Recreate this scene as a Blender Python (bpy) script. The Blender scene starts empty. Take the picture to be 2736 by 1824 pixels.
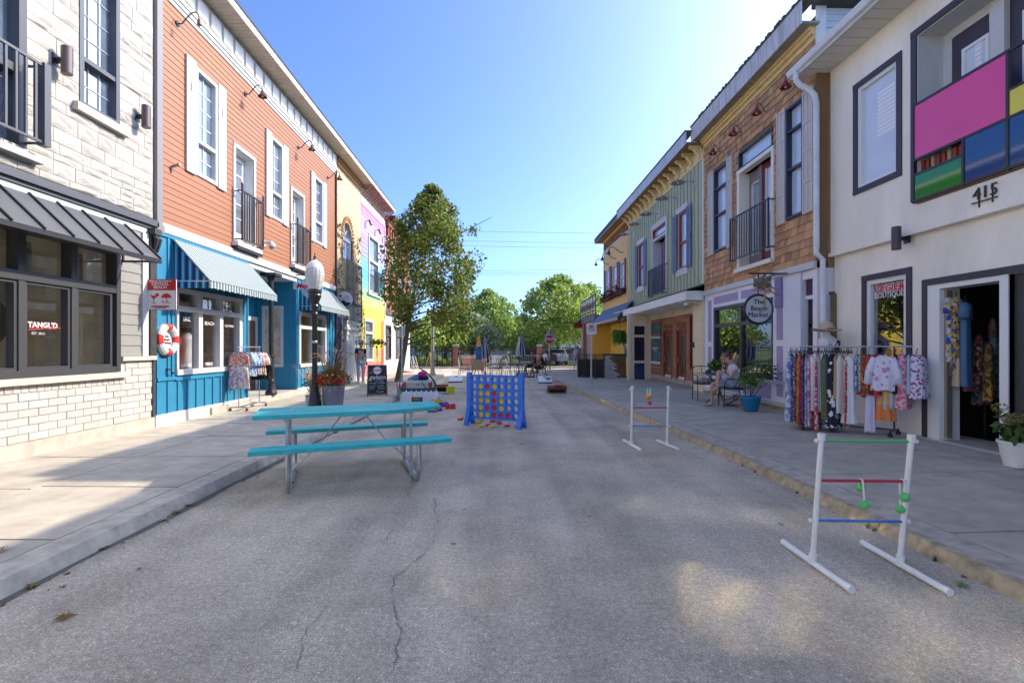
import bpy, bmesh, math, random
from math import sin, cos, pi, radians, atan2, sqrt
from mathutils import Vector, Matrix
rnd = random.Random(7)
SC = bpy.context.scene
COL = SC.collection

# ------------------------------------------------------------------ camera
EYE = 1.55
FPX, CXP, HZP = 1292.0, 1368.0, 928.0        # focal length, centre and horizon in photograph pixels
YAW = math.atan(28.0 / 1292.0)
cam = bpy.data.cameras.new('camera')
cam.sensor_width = 36.0
cam.lens = FPX / 2736.0 * 36.0
cam.shift_y = 16.0 / 2736.0
cam.clip_end = 1500.0
camo = bpy.data.objects.new('camera', cam)
camo.location = (0, 0, EYE)
camo.rotation_euler = (radians(90), 0, -YAW)
COL.objects.link(camo)
SC.camera = camo

# ------------------------------------------------------------------ sky, sun, exposure
SUN = Vector((1.0, 0.357, 0.747)).normalized()
SUN_EL = math.asin(SUN.z)
SUN_AZ = math.atan2(SUN.x, SUN.y)
w = bpy.data.worlds.new('World'); SC.world = w; w.use_nodes = True
nt = w.node_tree
bg = nt.nodes['Background']
sky = nt.nodes.new('ShaderNodeTexSky'); sky.sky_type = 'NISHITA'
sky.sun_disc = False; sky.sun_elevation = SUN_EL; sky.sun_rotation = SUN_AZ
sky.air_density = 0.5; sky.dust_density = 2.4; sky.ozone_density = 9.0
nt.links.new(sky.outputs[0], bg.inputs[0]); bg.inputs[1].default_value = 0.15
sl = bpy.data.lights.new('sun', 'SUN'); sl.energy = 2.0; sl.angle = radians(0.53); sl.color = (1.0, 0.87, 0.69)
so = bpy.data.objects.new('sun', sl); so.location = (30, 10, 30)
so.rotation_euler = (-SUN).to_track_quat('-Z', 'Y').to_euler(); COL.objects.link(so)
vs = SC.view_settings
vs.view_transform = 'Standard'; vs.look = 'None'; vs.gamma = 1.0; vs.use_curve_mapping = False
vs.exposure = 1.82
SC.cycles.max_bounces = 8; SC.cycles.diffuse_bounces = 4; SC.cycles.glossy_bounces = 4
SC.cycles.transparent_max_bounces = 12
SC.cycles.use_denoising = True
SC.cycles.sample_clamp_indirect = 0.0
SC.cycles.blur_glossy = 0.0; SC.cycles.caustics_reflective = True; SC.cycles.caustics_refractive = False

# ------------------------------------------------------------------ materials
def lin(r, g, b):
 f = lambda c: (c / 255.0 / 12.92) if c / 255.0 <= 0.04045 else ((c / 255.0 + 0.055) / 1.055) ** 2.4
 return (f(r), f(g), f(b))
_M = {}
def M(name, col=None, rough=0.6, metal=0.0, var=0.0, noise=None, bump=None, ior=1.5, spread=None, hue=0.0, coat=0.0):
 """noise=(scale, amount) mottles the colour, var = piece-to-piece brightness, bump=(scale, height), spread=(x,y,z) stretches the grain."""
 if name in _M: return _M[name]
 m = bpy.data.materials.new(name); m.use_nodes = True
 n, l = m.node_tree.nodes, m.node_tree.links
 p = n['Principled BSDF']
 p.inputs['Base Color'].default_value = (*col, 1); p.inputs['Roughness'].default_value = rough
 p.inputs['Metallic'].default_value = metal; p.inputs['IOR'].default_value = ior
 if coat: p.inputs['Coat Weight'].default_value = coat
 tc = None
 def coords():
  nonlocal tc
  if tc is None:
   tc = n.new('ShaderNodeTexCoord').outputs['Object']
   if spread:
    mp = n.new('ShaderNodeMapping'); mp.inputs['Scale'].default_value = spread
    l.new(tc, mp.inputs[0]); tc = mp.outputs[0]
  return tc
 out = None
 if noise:
  t = n.new('ShaderNodeTexNoise'); t.inputs['Scale'].default_value = noise[0]; t.inputs['Detail'].default_value = 5; t.inputs['Roughness'].default_value = 0.62
  l.new(coords(), t.inputs[0])
  mr = n.new('ShaderNodeMapRange'); mr.inputs[1].default_value = 0.28; mr.inputs[2].default_value = 0.72
  mr.inputs[3].default_value = 1 - noise[1]; mr.inputs[4].default_value = 1 + noise[1]
  l.new(t.outputs[0], mr.inputs[0])
  vm = n.new('ShaderNodeVectorMath'); vm.operation = 'SCALE'; vm.inputs[0].default_value = col
  l.new(mr.outputs[0], vm.inputs['Scale']); out = vm.outputs[0]
 if var or hue:
  oi = n.new('ShaderNodeObjectInfo'); ge = n.new('ShaderNodeNewGeometry')
  ad = n.new('ShaderNodeMath'); ad.operation = 'ADD'; l.new(oi.outputs['Random'], ad.inputs[0]); l.new(ge.outputs['Random Per Island'], ad.inputs[1])
  fr = n.new('ShaderNodeMath'); fr.operation = 'FRACT'; l.new(ad.outputs[0], fr.inputs[0])
  hs = n.new('ShaderNodeHueSaturation')
  mv = n.new('ShaderNodeMapRange'); mv.inputs[3].default_value = 1 - var; mv.inputs[4].default_value = 1 + var
  l.new(fr.outputs[0], mv.inputs[0]); l.new(mv.outputs[0], hs.inputs['Value'])
  if hue:
   m3 = n.new('ShaderNodeMath'); m3.operation = 'MULTIPLY'; m3.inputs[1].default_value = 7.31; l.new(fr.outputs[0], m3.inputs[0])
   f3 = n.new('ShaderNodeMath'); f3.operation = 'FRACT'; l.new(m3.outputs[0], f3.inputs[0])
   mh = n.new('ShaderNodeMapRange'); mh.inputs[3].default_value = 0.5 - hue; mh.inputs[4].default_value = 0.5 + hue
   l.new(f3.outputs[0], mh.inputs[0]); l.new(mh.outputs[0], hs.inputs['Hue'])
  if out is not None: l.new(out, hs.inputs['Color'])
  else: hs.inputs['Color'].default_value = (*col, 1)
  out = hs.outputs[0]
 if out is not None: l.new(out, p.inputs['Base Color'])
 if bump:
  t = n.new('ShaderNodeTexNoise'); t.inputs['Scale'].default_value = bump[0]; t.inputs['Detail'].default_value = 4
  l.new(coords(), t.inputs[0])
  b = n.new('ShaderNodeBump'); b.inputs['Strength'].default_value = 0.6; b.inputs['Distance'].default_value = bump[1]
  l.new(t.outputs[0], b.inputs['Height']); l.new(b.outputs[0], p.inputs['Normal'])
 _M[name] = m
 return m

def glass_mat(name, tint=(.95, .965, .965), boost=0.06, ior=1.6):
 if name in _M: return _M[name]
 m = bpy.data.materials.new(name); m.use_nodes = True
 n, l = m.node_tree.nodes, m.node_tree.links
 n.remove(n['Principled BSDF'])
 tr = n.new('ShaderNodeBsdfTransparent'); tr.inputs[0].default_value = (*tint, 1)
 gl = n.new('ShaderNodeBsdfGlossy'); gl.inputs['Roughness'].default_value = 0.0
 fr = n.new('ShaderNodeFresnel'); fr.inputs[0].default_value = ior
 gb = n.new('ShaderNodeNewGeometry'); io = n.new('ShaderNodeMapRange'); io.inputs[3].default_value = ior; io.inputs[4].default_value = 1.0/ior
 l.new(gb.outputs['Backfacing'], io.inputs[0]); l.new(io.outputs[0], fr.inputs[0])     # same reflectance from either side of the sheet
 ad = n.new('ShaderNodeMath'); ad.operation = 'ADD'; ad.inputs[1].default_value = boost; ad.use_clamp = True
 mx = n.new('ShaderNodeMixShader')
 l.new(fr.outputs[0], ad.inputs[0]); l.new(ad.outputs[0], mx.inputs[0]); l.new(tr.outputs[0], mx.inputs[1]); l.new(gl.outputs[0], mx.inputs[2])
 l.new(mx.outputs[0], n['Material Output'].inputs[0])
 _M[name] = m
 return m

def stripe_mat(name, axis, period, cols, rough=0.8, phase=0.0):
 """cols: list of (fraction start, linear colour); stripes run across AXIS of the object's own coordinates."""
 if name in _M: return _M[name]
 m = bpy.data.materials.new(name); m.use_nodes = True
 n, l = m.node_tree.nodes, m.node_tree.links
 p = n['Principled BSDF']; p.inputs['Roughness'].default_value = rough
 tc = n.new('ShaderNodeTexCoord'); sx = n.new('ShaderNodeSeparateXYZ'); l.new(tc.outputs['Object'], sx.inputs[0])
 a = n.new('ShaderNodeMath'); a.operation = 'MULTIPLY_ADD'; a.inputs[1].default_value = 1.0 / period; a.inputs[2].default_value = 100.0 + phase
 l.new(sx.outputs[axis], a.inputs[0])
 f = n.new('ShaderNodeMath'); f.operation = 'FRACT'; l.new(a.outputs[0], f.inputs[0])
 r = n.new('ShaderNodeValToRGB'); r.color_ramp.interpolation = 'CONSTANT'
 e = r.color_ramp.elements
 while len(e) < len(cols): e.new(0.5)
 for k, (pos, c) in enumerate(cols):
  e[k].position = pos; e[k].color = (*c, 1)
 l.new(f.outputs[0], r.inputs[0]); l.new(r.outputs[0], p.inputs['Base Color'])
 _M[name] = m
 return m

def cloth_mat(name, cols, scale=22.0, rough=0.85, kind='floral'):
 """Printed cloth: blotches of a few flat colours."""
 if name in _M: return _M[name]
 m = bpy.data.materials.new(name); m.use_nodes = True
 n, l = m.node_tree.nodes, m.node_tree.links
 p = n['Principled BSDF']; p.inputs['Roughness'].default_value = rough
 p.inputs['Sheen Weight'].default_value = 0.15
 tc = n.new('ShaderNodeTexCoord')
 nz = n.new('ShaderNodeTexNoise'); nz.inputs['Scale'].default_value = scale * 0.8
 l.new(tc.outputs['Object'], nz.inputs[0])
 mxv = n.new('ShaderNodeVectorMath'); mxv.operation = 'MULTIPLY_ADD'; mxv.inputs[1].default_value = (.05, .05, .05)
 l.new(nz.outputs[1], mxv.inputs[0]); l.new(tc.outputs['Object'], mxv.inputs[2])
 v = n.new('ShaderNodeTexVoronoi'); v.inputs['Scale'].default_value = scale * 1.5
 l.new(mxv.outputs[0], v.inputs[0])
 sp = n.new('ShaderNodeSeparateColor'); l.new(v.outputs['Color'], sp.inputs[0])
 r = n.new('ShaderNodeValToRGB'); r.color_ramp.interpolation = 'CONSTANT'
 e = r.color_ramp.elements
 while len(e) < len(cols): e.new(0.5)
 for k, c in enumerate(cols):
  e[k].position = k / len(cols); e[k].color = (*c, 1)
 l.new(sp.outputs[0], r.inputs[0]); l.new(r.outputs[0], p.inputs['Base Color'])
 _M[name] = m
 return m

def leaf_mat(name, cols, trans=0.35):
 if name in _M: return _M[name]
 m = bpy.data.materials.new(name); m.use_nodes = True
 n, l = m.node_tree.nodes, m.node_tree.links
 n.remove(n['Principled BSDF'])
 ge = n.new('ShaderNodeNewGeometry')
 r = n.new('ShaderNodeValToRGB'); e = r.color_ramp.elements
 while len(e) < len(cols): e.new(0.5)
 for k, c in enumerate(cols):
  e[k].position = k / max(1, len(cols) - 1); e[k].color = (*c, 1)
 l.new(ge.outputs['Random Per Island'], r.inputs[0])
 d = n.new('ShaderNodeBsdfDiffuse'); t = n.new('ShaderNodeBsdfTranslucent'); g = n.new('ShaderNodeBsdfGlossy')
 g.inputs['Roughness'].default_value = 0.45; g.inputs[0].default_value = (.5, .5, .5, 1)
 l.new(r.outputs[0], d.inputs[0]); l.new(r.outputs[0], t.inputs[0])
 a = n.new('ShaderNodeMixShader'); a.inputs[0].default_value = trans; l.new(d.outputs[0], a.inputs[1]); l.new(t.outputs[0], a.inputs[2])
 b = n.new('ShaderNodeMixShader'); b.inputs[0].default_value = 0.05; l.new(a.outputs[0], b.inputs[1]); l.new(g.outputs[0], b.inputs[2])
 l.new(b.outputs[0], n['Material Output'].inputs[0])
 _M[name] = m
 return m

# ------------------------------------------------------------------ mesh builder
class MB:
 def __init__(self): self.v = []; self.f = []
 def hexa(self, p):
  """8 points: bottom ring 0-3, top ring 4-7."""
  b = len(self.v); self.v += [tuple(q) for q in p]
  self.f += [(b, b+3, b+2, b+1), (b+4, b+5, b+6, b+7), (b, b+1, b+5, b+4), (b+1, b+2, b+6, b+5), (b+2, b+3, b+7, b+6), (b+3, b, b+4, b+7)]
  return self
 def box(self, x0, x1, y0, y1, z0, z1):
  return self.hexa([(x0,y0,z0),(x1,y0,z0),(x1,y1,z0),(x0,y1,z0),(x0,y0,z1),(x1,y0,z1),(x1,y1,z1),(x0,y1,z1)])
 def quad(self, *p):
  b = len(self.v); self.v += [tuple(q) for q in p]; self.f.append(tuple(range(b, b+len(p)))); return self
 def bar(self, a, b, w, h=None, up=(0,0,1)):
  """A straight bar of section w x h from a to b."""
  h = h or w; a, b = Vector(a), Vector(b); t = (b - a).normalized(); up = Vector(up)
  if abs(t.dot(up)) > 0.98: up = Vector((0,1,0)) if abs(t.y) < .9 else Vector((1,0,0))
  s = t.cross(up).normalized(); u = s.cross(t)
  q = [(-1,-1),(1,-1),(1,1),(-1,1)]
  return self.hexa([a + s*i*w/2 + u*j*h/2 for i, j in q] + [b + s*i*w/2 + u*j*h/2 for i, j in q])
 def tube(self, pts, r, n=8, cap=True):
  pts = [Vector(p) for p in pts]; k = len(pts)
  rr = r if isinstance(r, (list, tuple)) else [r]*k
  b0 = len(self.v); prev = None
  for i, p in enumerate(pts):
   t = (pts[min(i+1, k-1)] - pts[max(i-1, 0)])
   t = t.normalized() if t.length > 1e-9 else Vector((0,0,1))
   if prev is None:
    a = Vector((0,0,1)) if abs(t.z) < .9 else Vector((1,0,0))
    s = t.cross(a).normalized()
   else:
    s = (prev - t*prev.dot(t))
    s = s.normalized() if s.length > 1e-6 else t.orthogonal().normalized()
   prev = s; u = t.cross(s)
   for j in range(n):
    an = 2*pi*j/n; self.v.append(tuple(p + (s*cos(an) + u*sin(an))*rr[i]))
  for i in range(k-1):
   for j in range(n):
    a = b0+i*n+j; c = b0+i*n+(j+1) % n
    self.f.append((a, c, c+n, a+n))
  if cap:
   self.f.append(tuple(b0+j for j in reversed(range(n)))); self.f.append(tuple(b0+(k-1)*n+j for j in range(n)))
  return self
 def lathe(self, prof, c, n=16, mat=None):
  """prof: (radius, height) pairs; c: centre; mat: optional 3x3 turning the axis."""
  b0 = len(self.v); c = Vector(c)
  for r, z in prof:
   for j in range(n):
    q = Vector((r*cos(2*pi*j/n), r*sin(2*pi*j/n), z))
    self.v.append(tuple(c + (mat @ q if mat else q)))
  for i in range(len(prof)-1):
   for j in range(n):
    a = b0+i*n+j; d = b0+i*n+(j+1) % n
    self.f.append((a, d, d+n, a+n))
  self.f.append(tuple(b0+j for j in reversed(range(n)))); self.f.append(tuple(b0+(len(prof)-1)*n+j for j in range(n)))
  return self
 def ball(self, c, r, n=10, m=7, sc=(1,1,1)):
  prof = [(max(1e-4, r*sin(pi*i/m)), -r*cos(pi*i/m)) for i in range(m+1)]
  b0 = len(self.v); self.lathe(prof, (0,0,0), n)
  for i in range(b0, len(self.v)):
   q = self.v[i]; self.v[i] = (c[0]+q[0]*sc[0], c[1]+q[1]*sc[1], c[2]+q[2]*sc[2])
  return self
 def prism(self, poly, f0, f1):
  """poly: 2-D outline; f0 and f1 map a 2-D point to the near and the far face."""
  b = len(self.v); k = len(poly)
  self.v += [tuple(f0(*q)) for q in poly] + [tuple(f1(*q)) for q in poly]
  self.f.append(tuple(range(b, b+k))); self.f.append(tuple(reversed(range(b+k, b+2*k))))
  for i in range(k):
   j = (i+1) % k; self.f.append((b+i, b+j, b+k+j, b+k+i))
  return self
 def xf(self, mat, start=0):
  for i in range(start, len(self.v)): self.v[i] = tuple(mat @ Vector(self.v[i]))
  return self
 def build(self, name, mat, parent=None, smooth=False, kind=None, label=None):
  me = bpy.data.meshes.new(name); me.from_pydata(self.v, [], self.f)
  if isinstance(mat, (list, tuple)):
   for q in mat: me.materials.append(q)
  else: me.materials.append(mat)
  if smooth: me.shade_smooth()
  o = bpy.data.objects.new(name, me); COL.objects.link(o)
  if parent is not None: adopt(o, parent)
  if kind: o['kind'] = kind
  if label: o['label'] = label
  return o

def base_matrix(o):
 m = Matrix.LocRotScale(o.location, o.rotation_euler, o.scale)
 return (base_matrix(o.parent) @ o.matrix_parent_inverse @ m) if o.parent else m
def adopt(o, parent):
 o.parent = parent; o.matrix_parent_inverse = base_matrix(parent).inverted()
def tag(o, label, cat, group=None):
 o['label'] = label; o['category'] = cat
 if group: o['group'] = group
 return o
def thing(name, label, cat, loc=(0,0,0), rz=0.0, group=None):
 o = bpy.data.objects.new(name, None); COL.objects.link(o); o.location = loc; o.rotation_euler = (0,0,rz)
 o.empty_display_size = 0.2
 return tag(o, label, cat, group)
def dup(root, loc, rz=None, label=None, group=None, scale=None):
 kids = {}
 for q in COL.objects:
  if q.parent is not None: kids.setdefault(q.parent.name, []).append(q)
 def cp(o, par):
  c = o.copy(); COL.objects.link(c)
  if par is not None: c.parent = par
  for k in kids.get(o.name, []): cp(k, c)
  return c
 r = cp(root, None); r.location = loc
 if rz is not None: r.rotation_euler = (0,0,rz)
 if scale: r.scale = scale
 if label: r['label'] = label
 if group: r['group'] = group
 return r
def inst(name, mesh, parent, loc, scale=(1,1,1), rot=(0,0,0)):
 """One piece sharing MESH, placed in world space under PARENT."""
 o = bpy.data.objects.new(name, mesh); COL.objects.link(o)
 o.location = loc; o.scale = scale; o.rotation_euler = rot
 adopt(o, parent)
 return o
def unit_mesh(name, mat, mb):
 me = bpy.data.meshes.new(name); me.from_pydata(mb.v, [], mb.f); me.materials.append(mat); return me

FACE = {'camera': (pi/2, 0, 0), 'left': (pi/2, 0, pi/2), 'right': (pi/2, 0, -pi/2)}
def lettering(parent, text, loc, size, face, mat, ext=0.003, shear=0.0, bold=0.0, name='lettering', width=None, line=0.9):
 cu = bpy.data.curves.new(name, 'FONT'); cu.body = text; cu.size = size; cu.align_x = 'CENTER'; cu.align_y = 'CENTER'
 cu.extrude = ext; cu.shear = shear; cu.offset = bold; cu.resolution_u = 2; cu.space_line = line
 if width: cu.space_character = width
 cu.materials.append(mat)
 t = bpy.data.objects.new(name, cu); COL.objects.link(t)
 me = bpy.data.meshes.new_from_object(t); bpy.data.objects.remove(t); bpy.data.curves.remove(cu)
 o = bpy.data.objects.new(name, me); COL.objects.link(o); o.location = loc
 o.rotation_euler = FACE[face] if isinstance(face, str) else face
 adopt(o, parent)
 return o

# ------------------------------------------------------------------ facades: (s along the street, z up, d out of the wall)
def ray(px, py):
 u, v = (px - CXP)/FPX, -(py - HZP)/FPX
 return Vector((u*cos(YAW) + sin(YAW), cos(YAW) - u*sin(YAW), v))
def ground(px, py, z=0.0):
 r = ray(px, py); t = (z - EYE)/r.z; return Vector((r.x*t, r.y*t, z))
def at_y(px, py, y):
 r = ray(px, py); t = y/r.y; return Vector((r.x*t, y, EYE + r.z*t))
class Wall:
 def __init__(self, side, X): self.side, self.X = side, X
 def pt(self, s, z, d=0.0): return Vector((self.side*(self.X - d), s, z))
 def S(self, px, d=0.0):
  r = ray(px, HZP); return r.y*(self.side*(self.X - d))/r.x
 def Z(self, px, py, d=0.0):
  r = ray(px, py); return EYE + r.z*(self.side*(self.X - d))/r.x
 def box(self, mb, s0, s1, z0, z1, d0, d1):
  a, b = self.side*(self.X - d0), self.side*(self.X - d1)
  return mb.box(min(a,b), max(a,b), min(s0,s1), max(s0,s1), z0, z1)
 def wedge(self, mb, s0, s1, z0, z1, dlow, dtop, dback=-0.01):
  P = self.pt
  return mb.hexa([P(s0,z0,dback),P(s1,z0,dback),P(s1,z0,dlow),P(s0,z0,dlow),P(s0,z1,dback),P(s1,z1,dback),P(s1,z1,dtop),P(s0,z1,dtop)])
 def part(self, name, mat, parent, *boxes, **k):
  mb = MB()
  for b in boxes: self.box(mb, *b)
  return mb.build(name, mat, parent, **k)

def gaps(s0, s1, z0, z1, holes, cover=0.35):
 """The stretches of s0..s1 that no hole takes out of the row z0..z1."""
 cut = sorted((max(s0, h[0]), min(s1, h[1])) for h in holes if min(z1, h[3]) - max(z0, h[2]) > cover*(z1 - z0) and h[1] > s0 and h[0] < s1)
 out, a = [], s0
 for c0, c1 in cut:
  if c0 - a > 0.02: out.append((a, c0))
  a = max(a, c1)
 if s1 - a > 0.02: out.append((a, s1))
 return out
def backing(W, parent, mat, s0, s1, z0, z1, holes, d0=-0.22, d1=0.0, name='wall'):
 ss = sorted({s0, s1, *[min(max(q, s0), s1) for h in holes for q in h[:2]]})
 zz = sorted({z0, z1, *[min(max(q, z0), z1) for h in holes for q in h[2:4]]})
 mb = MB()
 for a, b in zip(zz, zz[1:]):
  run = None
  for c, e in zip(ss, ss[1:]):
   solid = not any(h[0] <= c + 1e-6 and h[1] >= e - 1e-6 and h[2] <= a + 1e-6 and h[3] >= b - 1e-6 for h in holes)
   if solid: run = (run[0], e) if run else (c, e)
   if (not solid or e == ss[-1]) and run: W.box(mb, run[0], run[1], a, b, d0, d1); run = None
 return mb.build(name, mat, parent)
def clapboards(W, parent, mat, s0, s1, z0, z1, h, holes=(), name='board', lap=0.02, joint=0.0, mats=None):
 k = max(1, round((z1 - z0)/h)); h = (z1 - z0)/k
 for i in range(k):
  a = z0 + i*h
  for c, e in gaps(s0, s1, a, a + h, holes):
   segs = [(c, e)]
   if joint and e - c > joint*1.2:
    q = c + (e - c)*rnd.uniform(.3, .7); segs = [(c, q - .0015), (q + .0015, e)]
   for p, q in segs:
    mb = MB(); W.wedge(mb, p, q, a + .001, a + h + .012, lap, lap*0.25)
    mb.build(name, mats(a + h/2) if mats else mat, parent)
def battens(W, parent, mat, s0, s1, z0, z1, step, holes=(), w=0.045, t=0.022, name='batten'):
 k = max(1, round((s1 - s0)/step))
 for i in range(k + 1):
  s = s0 + (s1 - s0)*i/k
  c = [(h[2], h[3]) for h in holes if h[0] - w/2 < s < h[1] + w/2]
  a = z0
  for lo, hi in sorted(c):
   if lo - a > .05: W.part(name, mat, parent, (s - w/2, s + w/2, a, lo, 0, t))
   a = max(a, hi)
  if z1 - a > .05: W.part(name, mat, parent, (s - w/2, s + w/2, a, z1, 0, t))
def bricks(W, parent, mat, s0, s1, z0, z1, bw, bh, holes=(), joint=0.01, d=0.012, joined=False, name='brick', d0=-0.03):
 """Running-bond bricks proud of the mortar; single objects, or one joined part when they are too small to pick apart."""
 k = max(1, round((z1 - z0)/bh)); bh = (z1 - z0)/k
 mbj = MB(); me = None if joined else unit_mesh(name, mat, MB().box(-.5,.5,-.5,.5,-.5,.5))
 for i in range(k):
  a, b = z0 + i*bh, z0 + (i+1)*bh
  for c, e in gaps(s0, s1, a, b, holes):
   x = s0 - (bw/2 if i % 2 else 0)
   while x < e:
    p, q = max(x, c), min(x + bw, e); x += bw
    if q - p < bw*.18: continue
    dd = d + rnd.uniform(-.003, .003)
    if joined: W.box(mbj, p + joint/2, q - joint/2, a + joint/2, b - joint/2, d0, dd)
    else:
     inst(name, me, parent, W.pt((p+q)/2, (a+b)/2, (d0+dd)/2), (dd - d0, q - p - joint, bh - joint))
 if joined: mbj.build(name, mat, parent, kind='stuff')

def window(W, parent, s0, s1, z0, z1, frame, pane, fw=0.06, deep=0.1, cols=1, rows=1, bar=0.02, proud=0.02, rail=None, barmat=None, name='window', sash=None):
 """A window in a hole of the wall: the frame is the part; panes and glazing bars are its pieces.
 rail: heights of cross rails (meeting rails) splitting the glass; cols/rows per light."""
 B = [(s0, s1, z0, z0+fw, -deep, proud), (s0, s1, z1-fw, z1, -deep, proud), (s0, s0+fw, z0+fw, z1-fw, -deep, proud), (s1-fw, s1, z0+fw, z1-fw, -deep, proud)]
 zs = [z0+fw]; lights = []
 for r in (rail or []):
  B.append((s0+fw, s1-fw, r-fw*.45, r+fw*.45, -deep, proud-.012)); lights.append((zs[-1], r-fw*.45)); zs.append(r+fw*.45)
 lights.append((zs[-1], z1-fw))
 o = W.part(name, frame, parent, *B)
 for li, (a, b) in enumerate(lights):
  cc = cols[li] if isinstance(cols, (list, tuple)) else cols; rr = rows[li] if isinstance(rows, (list, tuple)) else rows
  W.part('pane', pane, o, (s0+fw-.004, s1-fw+.004, a-.004, b+.004, -deep*.75, -deep*.75+.012))
  mb = MB()
  for i in range(1, cc):
   s = s0+fw + (s1-s0-2*fw)*i/cc; W.box(mb, s-bar/2, s+bar/2, a, b, -deep*.75-.002, -deep*.75+.026)
  for i in range(1, rr):
   z = a + (b-a)*i/rr; W.box(mb, s0+fw, s1-fw, z-bar/2, z+bar/2, -deep*.75-.001, -deep*.75+.024)
  if mb.v: mb.build('glazing_bar', barmat or frame, o)
 return o
def casing(W, parent, mat, s0, s1, z0, z1, w, d0=0.0, d1=0.03, bottom=True, name='casing', head=None):
 h = head or w
 B = [(s0-w, s0, z0, z1, d0, d1), (s1, s1+w, z0, z1, d0, d1), (s0-w-.0, s1+w, z1, z1+h, d0, d1+.004)]
 if bottom: B.append((s0-w, s1+w, z0-w, z0, d0, d1+.004))
 return W.part(name, mat, parent, *B)
def railing(W, parent, mat, s0, s1, z0, z1, d, n=9, bar=0.02, post=0.035, returns=(True, True), finial=False, name='railing'):
 """A false balcony: posts, rails and returns are the part, each baluster a piece of its own."""
 mb = MB()
 for z, t in ((z0, .03), (z1, .035)): W.box(mb, s0, s1, z-t/2, z+t/2, d-.018, d+.018)
 for s in (s0, s1):
  W.box(mb, s-post/2, s+post/2, z0-.04, z1+(.12 if finial else .03), d-post/2, d+post/2)
  if finial: mb.ball(W.pt(s, z1+.15, d), .028, 8, 6, (1,1,1.5))
 for s, on in zip((s0, s1), returns):
  if on:
   for z in (z0, z1): W.box(mb, s-.012, s+.012, z-.013, z+.013, -.03, d-.02)
 o = mb.build(name, mat, parent)
 me = unit_mesh('baluster', mat, MB().box(-.5,.5,-.5,.5,-.5,.5))
 for i in range(1, n+1):
  inst('baluster', me, o, W.pt(s0+(s1-s0)*i/(n+1), (z0+z1)/2, d), (bar, bar, z1-z0-.03))
 return o
def room(W, parent, mat, s0, s1, z0, z1, d0=-0.25, deep=2.6):
 """The dark shop behind a window: back, sides, floor and ceiling."""
 d1 = d0 - deep
 return W.part('shop_interior', mat, parent, (s0, s1, z0, z1, d1-.05, d1), (s0-.05, s0, z0, z1, d1, d0), (s1, s1+.05, z0, z1, d1, d0), (s0, s1, z0-.05, z0, d1, d0), (s0, s1, z1, z1+.05, d1, d0))
def shell(W, parent, mat, roofmat, s0, s1, z1, depth=8.0, z0=0.0, rise=1.0):
 """Side walls, rear wall and roof behind a facade."""
 W.part('side_wall', mat, parent, (s0+.003, s0+.12, z0, z1, -depth, -.225))
 W.part('side_wall', mat, parent, (s1-.12, s1-.003, z0, z1, -depth, -.225))
 W.part('rear_wall', mat, parent, (s0+.003, s1-.003, z0, z1, -depth-.2, -depth))
 mb = MB(); P = W.pt
 mb.hexa([P(s0,z1,0),P(s1,z1,0),P(s1,z1,-depth-.3),P(s0,z1,-depth-.3),P(s0,z1+.1,0),P(s1,z1+.1,0),P(s1,z1+rise,-depth-.3),P(s0,z1+rise,-depth-.3)])
 mb.build('roof', roofmat, parent)
# ------------------------------------------------------------------ the setting
def road_mat():
 m = bpy.data.materials.new('asphalt'); m.use_nodes = True
 n, l = m.node_tree.nodes, m.node_tree.links
 p = n['Principled BSDF']; p.inputs['Roughness'].default_value = 0.85
 tc = n.new('ShaderNodeTexCoord').outputs['Object']
 def noise(sc, det=4, rough=.6):
  t = n.new('ShaderNodeTexNoise'); t.inputs['Scale'].default_value = sc; t.inputs['Detail'].default_value = det; t.inputs['Roughness'].default_value = rough
  l.new(tc, t.inputs[0]); return t.outputs[0]
 def rng(x, a, b, c, d):
  r = n.new('ShaderNodeMapRange'); r.inputs[1].default_value = a; r.inputs[2].default_value = b; r.inputs[3].default_value = c; r.inputs[4].default_value = d
  l.new(x, r.inputs[0]); return r.outputs[0]
 def mul(a, b):
  q = n.new('ShaderNodeMath'); q.operation = 'MULTIPLY'; l.new(a, q.inputs[0]); l.new(b, q.inputs[1]); return q.outputs[0]
 fine = rng(noise(105, 4, .8), .3, .7, .28, 1.72)
 mid = rng(noise(30, 3, .7), .3, .7, .74, 1.26)
 big = rng(noise(.7, 6, .68), .3, .7, .66, 1.26)
 streak = n.new('ShaderNodeTexNoise'); streak.inputs['Scale'].default_value = 1.0
 mp = n.new('ShaderNodeMapping'); mp.inputs['Scale'].default_value = (2.2, .16, 1); l.new(tc, mp.inputs[0]); l.new(mp.outputs[0], streak.inputs[0])
 st = rng(streak.outputs[0], .3, .7, .78, 1.14)
 v = n.new('ShaderNodeTexVoronoi'); v.inputs['Scale'].default_value = 95; l.new(tc, v.inputs[0])
 sp = n.new('ShaderNodeSeparateColor'); l.new(v.outputs['Color'], sp.inputs[0])
 chip = rng(sp.outputs[0], .92, .99, 1.0, 1.45)
 f = mul(mul(mul(fine, mid), mul(big, st)), chip)
 sc = n.new('ShaderNodeVectorMath'); sc.operation = 'SCALE'; sc.inputs[0].default_value = (.44, .375, .285); l.new(f, sc.inputs['Scale'])
 l.new(sc.outputs[0], p.inputs['Base Color'])
 b = n.new('ShaderNodeBump'); b.inputs['Strength'].default_value = .7; b.inputs['Distance'].default_value = .006
 l.new(noise(150, 3, .7), b.inputs['Height']); l.new(b.outputs[0], p.inputs['Normal'])
 return m
ASPHALT = road_mat()
SLAB = M('pavement_concrete', (.425, .375, .295), .85, noise=(3.2, .22), var=.07, bump=(120, .003))
KERB = M('kerb_concrete', (.42, .37, .295), .85, noise=(7, .3), var=.05, bump=(60, .004))
KERBW = M('kerb_weathered', (.38, .30, .19), .9, noise=(9, .45), var=.08, bump=(45, .008))
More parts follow.
